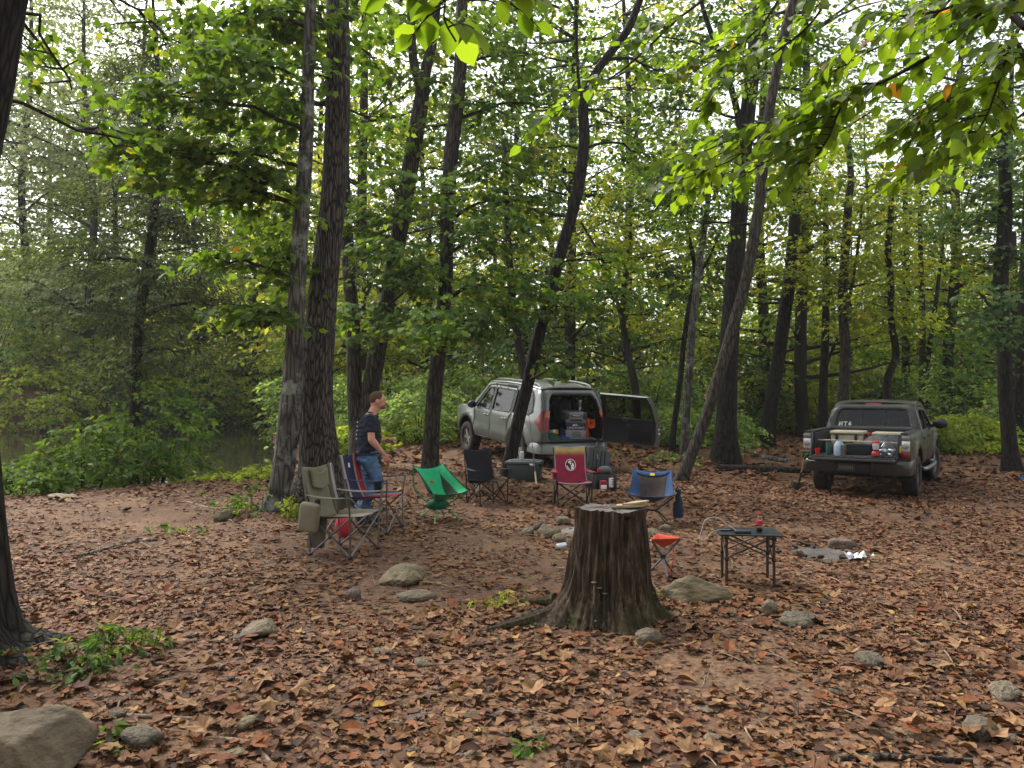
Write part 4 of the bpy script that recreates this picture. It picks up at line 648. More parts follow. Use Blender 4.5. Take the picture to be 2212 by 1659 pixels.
for y, hx in ((.42, .3), (-.42, .3), (.40, -.62), (-.40, -.62)):
    st = MB(); st.box((hx - .16, y, 1.12), (.16, .52, .62), (0, -.15, 0), bev=.06); st.box((hx - .24, y, 1.53), (.1, .26, .17), (0, -.1, 0), bev=.04); st.box((hx + .1, y, .86), (.5, .52, .16), bev=.06); st.build('seat', SEATM, suv, smooth=50)
for x, y, sd in ((-1.40, .80, 1), (-1.40, -.80, -1), (1.39, .80, 1), (1.39, -.80, -1)): wheel(suv, x, y, .405, .27, sd, 6, .235).location.z += .042 if x < 0 else -.042
# rear door, hinged on the right, swung past square
hinge = empty('rear_door', rear_pt(-.75, 1.2), (0, 0, math.radians(118))); hinge.location.z = 0; hinge.location.x += -.02; hinge.parent = suv
xd = lambda z: interp(xr_tab, z) + 2.42
DO = [(0, .70), (1.36, .68), (1.40, .85), (1.39, 1.22), (1.30, 1.62), (1.22, 1.80), (.04, 1.82), (.0, 1.2)]; DW = [(.12, 1.27), (1.24, 1.27), (1.26, 1.32), (1.19, 1.62), (1.10, 1.74), (.20, 1.75), (.13, 1.68)]
dfn = lambda off: (lambda u, z: (xd(z) - .03 * math.sin(math.pi * min(1, max(0, u / 1.4))) + off, u, z))
MB().shell(DO, dfn(0), [DW], .1, flip=True).build('outer_skin', SILVER, hinge, smooth=50, solid=.02)
inner = [(.05, .75), (1.28, .73), (1.32, .86), (1.32, 1.22), (1.25, 1.60), (1.17, 1.775), (.06, 1.79), (.04, 1.2)]
MB().shell(inner, dfn(.075), [DW], .1, flip=True).build('inner_panel', TRIM, hinge, smooth=50)
rim_ = MB(); n_ = len(DO); ring = []
for i in range(n_):
    a_, b_ = DO[i], DO[(i + 1) % n_]; c_, d_ = inner[i], inner[(i + 1) % n_]
    rim_.add([dfn(0)(*a_), dfn(0)(*b_), dfn(.075)(*d_), dfn(.075)(*c_)], [[0, 1, 2, 3]])
rim_.build('door_edge', SILVER, hinge, smooth=0)
MB().shell(DW, dfn(.03), sp=.2).build('window', GLASS, hinge)
MB().tube([dfn(.076)(*p) for p in DW + DW[:1]], .018, 8).build('window_seal', BLACKPL, hinge)
d_ = MB(); d_.box((.105, .62, 1.23), (.05, .2, .07), bev=.02); d_.box((.10, .70, 1.10), (.03, .14, .08), bev=.01); d_.build('pull_handle', BLACKPL, hinge)
d_ = MB(); d_.box((.085, .95, .90), (.03, .55, .24), bev=.02); d_.build('net_pocket', mat('pocket_cloth', srgb('#0e0e10'), .95, noise=.5, nscale=40, bump=.01), hinge)
d_ = MB(); d_.box((.04, 1.385, 1.08), (.05, .03, .05), bev=.005); d_.box((.04, 1.39, .98), (.05, .03, .08), bev=.005); d_.build('latch', CHROME, hinge)
def in_suv(name, p, label, cat, yaw=0): o = empty(name, SUV_M @ Vector(p), label=label, cat=cat); o.rotation_euler = (Euler(SUV_ROT).to_matrix() @ Euler((0, 0, yaw)).to_matrix()).to_euler(); return o
FR = mat('fridge_plastic', srgb('#85878c'), .5, noise=.1, nscale=20); FRD = mat('fridge_dark_plastic', srgb('#38393d'), .5); NAVY = mat('navy_band', srgb('#1c2a48'), .45); WHITE = mat('white_print', srgb('#dcdcdc'), .5)
fz = in_suv('portable_fridge', (-2.06, -.17, .735), 'grey portable fridge with a navy band inside the open vehicle', 'fridge', math.radians(-20)); fz.scale = (1, 1.02, 1.14)
MB().box((0, 0, .1), (.62, .46, .2), bev=.02).build('base', FR, fz); MB().box((0, 0, .27), (.60, .45, .14), bev=.006).build('band', NAVY, fz); MB().box((0, 0, .40), (.61, .46, .12), bev=.02).build('upper_body', FR, fz); MB().box((0, 0, .5), (.62, .47, .08), bev=.025).build('lid', FR, fz)
for s in (-1, 1): MB().box((-.31, s * .195, .47), (.05, .08, .13), bev=.015).build('corner_guard', FRD, fz)
MB().tube([(-.31, -.12, .38), (-.35, -.12, .40), (-.35, .12, .40), (-.31, .12, .38)], .016, 8).build('carry_handle', FRD, fz); MB().box((-.34, 0, .385), (.02, .14, .016), bev=.004).build('handle_strip', CHROME, fz); MB().box((-.325, 0, .475), (.02, .22, .04), bev=.006).build('latch', FRD, fz); MB().box((-.337, 0, .48), (.008, .17, .012)).build('latch_strip', WHITE, fz)
text_part('LANDWORKS', .062, WHITE, fz, (-.306, 0, .238), (math.radians(90), 0, math.radians(-90)))
MB().add([(-.306, .09, .27), (-.306, .04, .325), (-.306, .02, .295), (-.306, -.005, .315), (-.306, -.06, .272), (-.306, -.01, .285), (-.306, .03, .28)], [[0, 1, 2, 6], [2, 3, 4, 5], [2, 5, 6]]).build('mountain_emblem', WHITE, fz, smooth=0, solid=-.002)
for k in range(6): MB().box((-.311, -.02 + 0 * k, .06 + .02 * k), (.006, .2, .007)).build('vent_slat', FRD, fz)
tb = in_suv('steel_tumbler', (-2.16, -.27, 1.36), 'tall steel tumbler standing on the grey fridge', 'tumbler'); MB().lathe([(.03, 0), (.032, .1), (.026, .11), (.036, .13), (.042, .24), (.04, .245)], 20).build('cup', STEEL, tb); MB().lathe([(.043, .245), (.043, .26), (.02, .268)], 20).build('lid', CHROME, tb)
ORANGE = mat('orange_webbing', srgb('#d2591c'), .8, noise=.15, nscale=30)
rs = in_suv('recovery_strap', (-2.2, -.48, .74), 'bright orange webbing strap folded beside the fridge', 'strap')
for k, (y, z0, h, tw) in enumerate(((0, 0, .46, .15), (-.06, .22, .22, -.35), (.02, .24, .2, .5))): MB().grid(lambda u, v, y=y, z0=z0, h=h, tw=tw: (-.02 * k - .03 * math.sin(3 * u), y + (v - .5) * .085 * math.cos(tw) + tw * .12 * u + .03 * math.sin(4 * u + k), z0 + h * u + (v - .5) * .085 * math.sin(tw)), 14, 2).build('webbing_loop', ORANGE, rs, solid=-.006)
MB().tube(spline([(-.03, -.05, .42), (-.05, -.12, .38), (-.06, -.12, .28), (-.05, -.03, .26), (-.03, .03, .32), (-.03, -.03, .42)], 24), .034, 6).build('webbing_coil', ORANGE, rs)
def cloth_heap(name, p, size, color, label, cat, seed):
    o = in_suv(name, p, label, cat); m_ = mat(name + '_cloth', color, .85, noise=.35, nscale=12); r_ = np.random.default_rng(seed)
    MB().grid(lambda u, v: (size[0] * (v - .5) * 1.0, size[1] * (u - .5), size[2] * max(0, math.sin(math.pi * u) * math.sin(math.pi * v)) ** .6 * (.6 + .8 * float(fbm(np.array(u * 5 + seed), np.array(v * 5), 3, seed)))), 20, 14).build('fabric', m_, o, smooth=60); return o
cloth_heap('green_bag', (-2.2, .48, .735), (.4, .36, .17), srgb('#1d4a34'), 'crumpled dark green bag lying in the cargo corner', 'bag', 3)
cloth_heap('blue_cloth', (-2.22, .18, .735), (.32, .34, .11), srgb('#27407e'), 'crumpled blue cloth on the cargo floor', 'cloth', 4)
cloth_heap('grey_cloth', (-2.24, -.0, .735), (.3, .26, .08), srgb('#70737c'), 'crumpled grey and navy cloth in front of the fridge', 'cloth', 6)
bx = in_suv('snack_box', (-2.1, .36, .85), 'small yellow and white carton on the green bag', 'box', .4); MB().box((0, 0, .04), (.12, .2, .1), (0, .2, 0), bev=.004).build('carton', mat('carton_yellow', srgb('#c99a35'), .6), bx); MB().box((-.02, .07, .07), (.11, .08, .07), (0, .2, 0), bev=.004).build('white_panel', WHITE, bx)
CABLE = mat('pale_cable', srgb('#b9b9b2'), .5)
cb = in_suv('charging_cable', (-2.4, -.17, .75), 'pale cable looping from the fridge over the bumper', 'cable'); MB().tube(spline([(.04, -.06, .17), (.02, -.09, .06), (0, -.12, .0), (-.07, -.13, -.10), (-.1, -.24, -.16), (-.1, -.36, -.12), (-.08, -.36, -.02), (-.02, -.26, .03), (.02, -.08, .0), (.04, .06, -.0)], 60), .0065, 6).build('cord', CABLE, cb)
tl = in_suv('backpack', (-1.55, -.2, 1.05), 'dark backpack against the seats behind the fridge', 'bag'); MB().ball((0, 0, .25), (.16, .22, .32), 20, 14).build('sack', mat('backpack_cloth', srgb('#2c2d33'), .9, noise=.4, nscale=10), tl); MB().box((-.17, 0, .2), (.02, .03, .25), bev=.005).build('zip', STEEL, tl)

# ------------------------------------------------------------------ grey pickup with its tailgate down
PK_LOC = Vector((7.91, 16.65, -.415)); PK_ROT = (0, 0, math.radians(56.2)); PK_M = Matrix.Translation(PK_LOC) @ Euler(PK_ROT).to_matrix().to_4x4()
pk = empty('pickup_truck', PK_LOC, PK_ROT, 'muddy grey pickup truck with the tailgate lowered and gear in its bed', 'pickup')
def pk_w(x, z):
    wd = .915 - .05 * max(0, (.8 - z) / .3) ** 2 if z < 1.0 else .915 - .05 * (z - 1.0) - max(0, z - 1.22) * .24
    wd -= .17 * float(S(1.6, 2.5, x)) ** 2
    for c in (1.62, -1.62): d = math.hypot(x - c, z - .44); wd += .055 * math.exp(-((d - .55) / .075) ** 2)
    return wd
BS = [(-2.78, .74), (-2.80, 1.235), (-.975, 1.25), (-.975, .55)] + arch(-1.62, .44, .50, 13, 160) + [(-2.4, .66)]
KR = [(-.88, .55), (.0, .55), (.0, 1.68), (-.35, 1.69), (-.62, 1.66), (-.80, 1.25)]; KRW = [(-.72, 1.245), (-.06, 1.245), (-.06, 1.63), (-.35, 1.64), (-.56, 1.61)]
KF = [(.012, .55), (1.0, .55), (1.06, .9), (1.05, 1.2), (.46, 1.66), (.012, 1.685)]; KFW = [(.06, 1.245), (.93, 1.245), (.44, 1.60), (.06, 1.635)]
KC = [(-.955, .55), (-.892, .55), (-.812, 1.25), (-.632, 1.672), (-.35, 1.703), (.012, 1.698), (.47, 1.673), (1.06, 1.21), (1.2, 1.232), (.52, 1.735), (.2, 1.76), (-.4, 1.765), (-.72, 1.72), (-.86, 1.60), (-.94, 1.26)]
KG = [(1.012, .55)] + arch(1.62, .44, .50, 167, 13) + [(2.3, .55), (2.44, .7), (2.44, 1.0), (2.25, 1.12), (1.7, 1.2), (1.2, 1.227), (1.067, 1.2), (1.075, .9)]
LINER = mat('bed_liner', srgb('#19191b'), .75, noise=.3, nscale=18)
for s in (1, -1):
    fn = lambda x, z, s=s: (x, s * pk_w(x, z), z)
    for nm, ol, ho in (('bed_side', BS, None), ('door', KR, KRW), ('door', KF, KFW), ('cab_frame', KC, None), ('front_fender', KG, None)):
        o = MB().shell(ol, fn, [ho] if ho else [], .09, flip=(s > 0) != (nm == 'bed_side' and False)).build(nm, GREY, pk, smooth=50, solid=.03)
        if ho:
            MB().shell(ho, lambda x, z, s=s: (x, s * (pk_w(x, z) - .012), z), sp=.15, flip=s > 0).build('window', DGLASS, o, smooth=60); MB().tube([(x, s * pk_w(x, z), z) for x, z in ho + ho[:1]], .01, 6).build('window_seal', BLACKPL, o)
            hx = -.78 if ol is KR else .1; MB().tube([(hx, s * .91, 1.075), (hx + .04, s * .945, 1.08), (hx + .16, s * .945, 1.08), (hx + .2, s * .91, 1.075)], [.014, .02, .02, .014], 8).build('handle', BLACKPL, o)
    MB().ball((.92, s * 1.07, 1.31), (.09, .15, .11)).build('mirror', BLACKPL, pk, smooth=60); MB().bar((.94, s * .86, 1.24), (.93, s * 1.0, 1.28), .03).build('mirror_arm', BLACKPL, pk)
    MB().tube(spline([(-.9, s * .86, .5), (-.8, s * .97, .47), (.9, s * .97, .47), (1.0, s * .86, .5)], 16), .038, 10).build('side_step', STEEL, pk)
    MB().box((-1.88, s * .82, 1.248), (1.82, .13, .03), bev=.01).build('bed_rail_cap', BLACKPL, pk)
    MB().box((-1.87, s * .735, 1.0), (1.76, .05, .44), bev=.01).build('bed_wall', LINER, pk)
    a_ = MB(); a_.box((-1.62, s * .64, .90), (.9, .18, .22), bev=.05); a_.build('wheel_hump', LINER, pk)
    MB().box((-2.775, s * .82, .985), (.05, .165, .50), bev=.015).build('corner_post', GREY, pk)
    lm_ = empty('tail_lamp', (-2.805, s * .845, 1.0)); lm_.parent = pk
    for z0, z1, mm in ((-.18, -.07, REDL), (-.068, .12, CLEARL), (.122, .21, mat('smoke_lens', srgb('#77706a'), .15, .2, coat=1))): MB().box((-.005, 0, (z0 + z1) / 2), (.05, .135, z1 - z0), bev=.012).build('lens', mm, lm_)
    MB().lathe([(.058, 0), (.052, .012), (.03, .014)], 20, Matrix.Translation((-.03, 0, .03)) @ Matrix.Rotation(math.radians(-90), 4, 'Y')).build('reflector', CHROME, lm_)
    MB().lathe([(.01, 0), (.01, .5)], 6, Matrix.Translation((-3.1, s * .73, .80)) @ Matrix.Rotation(math.radians(30), 4, 'Y')).build('tailgate_cable', BLACKPL, pk)
MB().box((-1.87, 0, .785), (1.8, 1.5, .05)).build('bed_floor', LINER, pk); MB().box((-.985, 0, 1.03), (.04, 1.6, .45), bev=.01).build('bed_bulkhead', LINER, pk)
tg = empty('tailgate', (-2.80, 0, .80)); tg.parent = pk
MB().box((-.27, 0, -.02), (.52, 1.44, .06), bev=.02).build('tailgate_panel', GREY, tg); MB().box((-.26, 0, .018), (.48, 1.38, .016), bev=.004).build('tailgate_liner', LINER, tg)
for k in range(11): MB().box((-.26, -.6 + .12 * k, .029), (.44, .05, .012), bev=.004).build('rib', LINER, tg)
yz_tab = [(.55, -.965), (1.26, -.945), (1.60, -.865), (1.72, -.725)]
zz = np.linspace(.80, 1.735, 10); ol = [(-pk_w(interp(yz_tab, z), z) + .02, z) for z in zz] + [(pk_w(interp(yz_tab, z), z) - .02, z) for z in zz[::-1]]
RW = [(-.70, 1.29), (.70, 1.29), (.715, 1.33), (.665, 1.56), (.60, 1.645), (-.60, 1.645), (-.665, 1.56), (-.715, 1.33)]
bf = lambda y, z: (interp(yz_tab, z) + .05 * max(0, abs(y) / .8 - .75), y, z)
MB().shell(ol, bf, [RW], .1).build('cab_back', GREY, pk, smooth=50, solid=.03)
rw = empty('rear_window', (0, 0, 0)); rw.parent = pk
for y0, y1 in ((-.71, -.235), (-.2, .2), (.235, .71)):
    poly = [(max(y0, -.715), 1.295), (y1, 1.295), (y1 if abs(y1) < .5 else .66, 1.56), (y1 if abs(y1) < .5 else .60, 1.64), (y0 if abs(y0) < .5 else -.60, 1.64), (y0 if abs(y0) < .5 else -.66, 1.56)]
    MB().shell(poly, lambda y, z: (bf(y, z)[0] + .012, y, z), sp=.15).build('pane', DGLASS, rw)
for y in (-.218, .218): MB().tube([(bf(y, 1.29)[0], y, 1.29), (bf(y, 1.645)[0], y, 1.645)], .018, 6).build('mullion', BLACKPL, rw)
MB().tube([bf(*p) for p in RW + RW[:1]], .016, 6).build('window_seal', BLACKPL, rw)
dc = empty('sticker', (-.948, .52, 1.335), (math.radians(90), 0, math.radians(-90))); dc.parent = rw
stk = [[(-.13, -.03), (-.10, .05), (-.085, .05), (-.095, .0), (-.05, .05), (-.035, .05), (-.05, -.045), (-.07, -.045), (-.065, .01), (-.11, -.045)], [(-.02, .03), (-.02, .05), (.05, .05), (.05, .03), (.025, .03), (.02, -.045), (.0, -.045), (.005, .03)], [(.06, -.01), (.10, .05), (.12, .05), (.115, .0), (.135, .0), (.13, -.015), (.11, -.015), (.105, -.05), (.085, -.05), (.09, -.015), (.06, -.015)]]
for p_ in stk: MB().prism(p_, .002).build('lettering', WHITE, dc, smooth=0)
MB().grid(lambda u, v: (.52 - 1.24 * u, (2 * v - 1) * (pk_w(.52 - 1.24 * u, 1.74) - .005), interp([(-.72, 1.72), (-.4, 1.765), (.2, 1.76), (.52, 1.735)], .52 - 1.24 * u) + .045 * (1 - abs(2 * v - 1) ** 3.5)), 12, 16).build('roof', GREY, pk, smooth=60, solid=.03)
MB().box((-.735, 0, 1.735), (.05, .30, .045), (0, .5, 0), bev=.012).build('brake_lamp', mat('brake_lens', srgb('#a3161c'), .2, coat=.6), pk); MB().tube(spline([(-.2, -.1, 1.8), (-.25, -.1, 1.84), (-.3, -.1, 1.83)], 6), .012, 6).build('roof_antenna', BLACKPL, pk)
MB().grid(lambda u, v: (1.2 + 1.2 * u, (2 * v - 1) * (pk_w(1.2 + 1.2 * u, 1.15) - .01), interp([(1.2, 1.23), (1.7, 1.2), (2.25, 1.11), (2.42, .98)], 1.2 + 1.2 * u) + .06 * (1 - abs(2 * v - 1) ** 3)), 12, 12).build('hood', GREY, pk, smooth=60)
MB().grid(lambda u, v: (1.19 - .67 * u, (2 * v - 1) * (pk_w(1.19 - .67 * u, 1.24 + .5 * u) - .05), 1.24 + .51 * u + .03 * (1 - abs(2 * v - 1) ** 2)), 6, 8).build('windshield', DGLASS, pk, smooth=60)
MB().grid(lambda u, v: (2.43 + .04 * (1 - (2 * v - 1) ** 2), (2 * v - 1) * .76, .55 + .5 * u), 6, 10).build('front_fascia', BLACKPL, pk, smooth=60)
bpz = [(.09, .50), (.02, .52), (.0, .60), (.0, .70), (.03, .735), (.14, .74)]; pl2 = spline([(-2.35, .935), (-2.72, .93), (-2.90, .86), (-2.97, .55), (-2.98, .3)], 20)
for s in (1, -1): MB().grid(lambda u, v, s=s: (lambda p, r: (p[0] + r[0], s * p[1] * (1 - r[0] * .25), r[1]))(pl2[int(round(u * 19))], bpz[int(round(v * 5))]), 19, 5).build('bumper_corner', GREY, pk, smooth=40, solid=.02)
MB().box((-2.93, 0, .60), (.08, .62, .18), bev=.02).build('bumper_centre', BLACKPL, pk)
pt = empty('licence_plate', (-2.975, .12, .62)); pt.parent = pk; MB().box((0, 0, 0), (.008, .31, .155), bev=.003).build('plate', mat('plate_dark', srgb('#3a3b38'), .6), pt)
for k in range(7): MB().box((-.006, .11 - .036 * k, -.005), (.004, .022, .06), bev=.001).build('lettering', mat('plate_letters', srgb('#77786f'), .6), pt)
ub = MB(); ub.box((0, 0, .55), (4.6, 1.2, .14)); ub.box((-1.62, 0, .42), (.16, 1.5, .16), bev=.05); ub.box((1.62, 0, .42), (.14, 1.4, .14), bev=.04); ub.box((-2.6, 0, .5), (.5, 1.3, .12), bev=.03); ub.bar((-2.95, -.45, .47), (-2.2, -.45, .47), .035); ub.build('chassis', UNDER, pk)
it = MB(); it.box((.2, 0, .75), (2.0, 1.5, .3), bev=.05); it.box((1.0, 0, 1.1), (.35, 1.45, .2), bev=.05); it.box((-.55, 0, 1.05), (.15, 1.4, .4), bev=.05); it.box((-.6, .38, 1.38), (.1, .26, .2), bev=.04); it.box((-.6, -.38, 1.38), (.1, .26, .2), bev=.04); it.build('cabin_seats', SEATM, pk)
for x, y, sd in ((-1.62, .80, 1), (-1.62, -.80, -1), (1.62, .80, 1), (1.62, -.80, -1)): wheel(pk, x, y, .40, .275, sd, 5, .225, steer=-.12 if x > 0 else 0)
def in_pk(name, p, label, cat, yaw=0): return empty(name, PK_M @ Vector(p), (0, 0, PK_ROT[2] + yaw), label, cat)
TANC = mat('tan_cooler', srgb('#a59c84'), .55, noise=.1, nscale=10)
def cooler(p, wd, hh, label):
    c = in_pk('hard_cooler', p, label, 'cooler'); MB().box((0, 0, hh * .41), (.46, wd, hh * .82), bev=.025).build('tub', TANC, c); MB().box((0, 0, hh * .91), (.5, wd + .04, hh * .17), bev=.025).build('lid', TANC, c)
    for y in (-wd * .3, wd * .3): MB().box((-.245, y, hh * .72), (.025, .05, hh * .3), bev=.008).build('latch', BLACKPL, c)
    MB().box((-.24, 0, hh * .45), (.03, wd * .45, .035), bev=.01).build('grip', BLACKPL, c); MB().box((-.26, 0, hh * .91), (.01, wd * .9, .02), bev=.003).build('lid_ridge', TANC, c)
cooler((-1.75, .30, .815), .58, .42, 'tan hard cooler with a dark grip, standing in the truck bed'); cooler((-1.55, -.42, .815), .56, .40, 'second tan hard cooler, half hidden under the dark tarp')
REDP = mat('red_plastic', srgb('#a3151c'), .4, noise=.1, nscale=20)
fc = in_pk('fuel_can', (-1.72, -.07, .815), 'red fuel can wedged between the two tan coolers', 'can'); MB().box((0, 0, .15), (.3, .18, .3), bev=.03).build('can_body', REDP, fc); MB().tube([(.1, 0, .30), (.1, 0, .37), (-.08, 0, .39), (-.1, 0, .30)], .018, 8).build('handle', REDP, fc); MB().lathe([(.03, .3), (.03, .36), (.015, .37)], 14, Matrix.Translation((-.1, .04, 0))).build('cap', BLACKPL, fc)
tp = in_pk('tarp_bundle', (-1.95, -.36, .815), 'dark bundled tarp slung over the gear in the truck bed', 'tarp'); MB().grid(lambda u, v: (.35 * (v - .5) * 2, .42 * (u - .5) * 2, (.40 * (math.sin(math.pi * u) * math.sin(math.pi * v)) ** .35) * (.75 + .4 * float(fbm(np.array(u * 4), np.array(v * 4), 3, 8)))), 22, 18).build('tarp', mat('tarp_cloth', srgb('#23252b'), .5, noise=.3, nscale=8), tp, smooth=60)
bd = in_pk('plank', (-2.5, .0, 1.07), 'pale plank laid across the truck bed', 'plank'); MB().box((0, 0, 0), (.09, 1.42, .022), (.01, 0, 0), bev=.003).build('board', mat('pale_wood', srgb('#a39a86'), .8, noise=.25, nscale=12, stretch=(1, .15, 1)), bd)
bb = in_pk('black_crate', (-2.35, .02, .815), 'low black crate under the plank in the truck bed', 'crate'); MB().box((0, 0, .1), (.3, .5, .2), bev=.015).build('crate_body', BLACKPL, bb); MB().box((-.155, 0, .17), (.02, .48, .03), bev=.006).build('crate_rim', BLACKPL, bb)
TGZ = .835
cu = in_pk('plastic_cup', (-3.1, .60, TGZ), 'red plastic cup at the end of the lowered tailgate', 'cup'); MB().lathe([(.032, 0), (.036, .02), (.046, .118), (.049, .12), (.045, .121), (.034, .03), (.01, .028)], 24).build('cup_wall', mat('cup_red', srgb('#b8141a'), .4), cu); MB().lathe([(.043, .112), (.0445, .1125), (.02, .1128)], 24).build('white_inside', WHITE, cu)
gb = in_pk('green_bottle', (-3.0, .42, TGZ), 'dark green flask between the red cup and the water jug', 'bottle'); MB().lathe([(.05, 0), (.052, .02), (.052, .2), (.045, .215), (.045, .235)], 20).build('flask', mat('flask_green', srgb('#1f3f34'), .5), gb); MB().lathe([(.047, .235), (.047, .265), (.03, .27)], 20).build('lid', BLACKPL, gb)
jg = in_pk('water_jug', (-3.08, .24, TGZ), 'translucent pale blue water jug on the tailgate', 'jug'); JUG = mat('jug_plastic', srgb('#b9cbdc'), .35, trans=.25); MB().lathe([(.068, 0), (.075, .02), (.075, .16), (.066, .20), (.04, .245), (.022, .265), (.02, .275)], 20).build('jug_body', JUG, jg); MB().lathe([(.022, .272), (.022, .29), (.01, .292)], 14).build('cap', mat('jug_cap', srgb('#5f7fb0'), .5), jg); MB().tube(spline([(0, -.066, .17), (0, -.085, .2), (0, -.06, .24), (0, -.035, .25)], 10), .011, 6).build('handle', JUG, jg)
st = in_pk('steel_tumbler', (-3.14, .13, TGZ), 'short steel tumbler in front of the water jug', 'tumbler'); MB().lathe([(.032, 0), (.034, .09), (.043, .115), (.047, .2), (.044, .201), (.03, .19)], 20).build('cup', STEEL, st); MB().lathe([(.045, .2), (.045, .208), (.02, .21)], 20).build('lid', CLEARL, st)
ln = in_pk('camping_lantern', (-3.12, -.40, TGZ), 'red camping lantern standing in the middle of the tailgate', 'lantern'); MB().lathe([(.075, 0), (.075, .03), (.055, .035)], 24).build('foot', BLACKPL, ln); MB().lathe([(.072, .03), (.075, .075), (.06, .10), (.045, .11)], 24).build('base', REDP, ln); MB().lathe([(.045, .11), (.046, .13), (.046, .135)], 20).build('collar', BLACKPL, ln); MB().lathe([(.048, .135), (.06, .2), (.055, .25)], 20).build('globe', CLEARL, ln); MB().lathe([(.062, .25), (.06, .275), (.04, .295), (.02, .3)], 20).build('cap', REDP, ln); MB().tube(spline([(0, -.06, .26), (0, -.05, .34), (0, 0, .365), (0, .05, .34), (0, .06, .26)], 16), .005, 6).build('bail', STEEL, ln)
pb = in_pk('plastic_bag', (-3.02, -.5, TGZ), 'clear plastic bag full of drink cans on the tailgate', 'bag'); pb.location = PK_M @ Vector((-3.0, -.56, TGZ))
BAGM = glass_mat('bag_film', (.72, .73, .76), .9); r_ = np.random.default_rng(4)
MB().grid(lambda u, v: (lambda a, h, rr: (rr * .9 * math.cos(a), rr * 1.15 * math.sin(a) * .85, h))(2 * math.pi * u, .30 * v ** 1.0 if v < .8 else .24 + (v - .8) * .8, (.17 * math.sin(math.pi * min(.97, .12 + v * .95)) ** .7 if v < .85 else .03) * (1 + .18 * (float(fbm(np.array(4 * math.sin(a_ := 2 * math.pi * u) + 9), np.array(4 * math.cos(a_) + 5 * v), 3, 2)) - .45))), 28, 16).build('film', BAGM, pb, smooth=50)
for k, (x, y, z, t) in enumerate(((0, .05, .04, .3), (.05, -.06, .04, 1.2), (-.05, -.05, .05, 2.2), (.0, .0, .1, .8), (-.06, .06, .09, 1.8), (.05, .07, .11, .1), (-.02, -.08, .12, 2.6))): MB().lathe([(.024, -.055), (.031, -.045), (.031, .045), (.024, .056), (.02, .054)], 12, Matrix.Translation((x, y, z)) @ Matrix.Rotation(1.4, 4, (math.cos(t), math.sin(t), 0))).build('drink_can', mat('can_%d' % (k % 3), srgb(['#b9bcc2', '#8e949f', '#c7c9cc'][k % 3]), .3, .7), pb)
yt = in_pk('yellow_strap', (-2.84, -.76, .9), 'yellow strap end hanging by the tail lamp', 'strap'); MB().box((0, 0, .07), (.012, .03, .12), bev=.003).build('webbing', mat('yellow_web', srgb('#c7a62a'), .7), yt)
# shovel leaning on the tailgate corner
sb = G(1722, 1060, 14.5); tp_ = PK_M @ Vector((-3.2, .78, .86)); sv = empty('shovel', sb, label='green handled shovel leaning against the tailgate corner', cat='shovel')
tv_ = np.array(tp_ - sb); ax = tv_ / np.linalg.norm(tv_); Ls = float(np.linalg.norm(tv_))
MB().tube([ax * .25, ax * .6], [.022, .018], 10).build('socket', mat('dark_iron', srgb('#3d3833'), .6, .6), sv); MB().tube([ax * .58, ax * (Ls - .15)], .018, 10).build('shaft', mat('ash_handle', srgb('#b39468'), .6, noise=.2, nscale=10), sv)
Ms = Vector(ax).to_track_quat('Z', 'Y').to_matrix().to_4x4()
MB().grid(lambda u, v: Ms @ Vector(((v - .5) * .22 * (1 - .85 * (1 - min(1, u * 2.2)) ** 2), .04 * (2 * v - 1) ** 2 - .02 + .03 * (1 - u), .30 * u)), 12, 8).build('blade', mat('blade_steel', srgb('#7d7b76'), .45, .6, noise=.3, nscale=8), sv, solid=-.004, smooth=50)
gp = MB(); gp.tube([ax * (Ls - .17), ax * (Ls - .05)], .024, 10)
for s in (-1, 1): gp.tube([Ms @ Vector((0, 0, Ls - .07)), Ms @ Vector((s * .055, 0, Ls - .0)), Ms @ Vector((s * .055, 0, Ls + .05))], .014, 8)
gp.tube([Ms @ Vector((-.062, 0, Ls + .05)), Ms @ Vector((.062, 0, Ls + .05))], .016, 8); gp.build('grip', mat('green_grip', srgb('#14663f'), .45), sv)
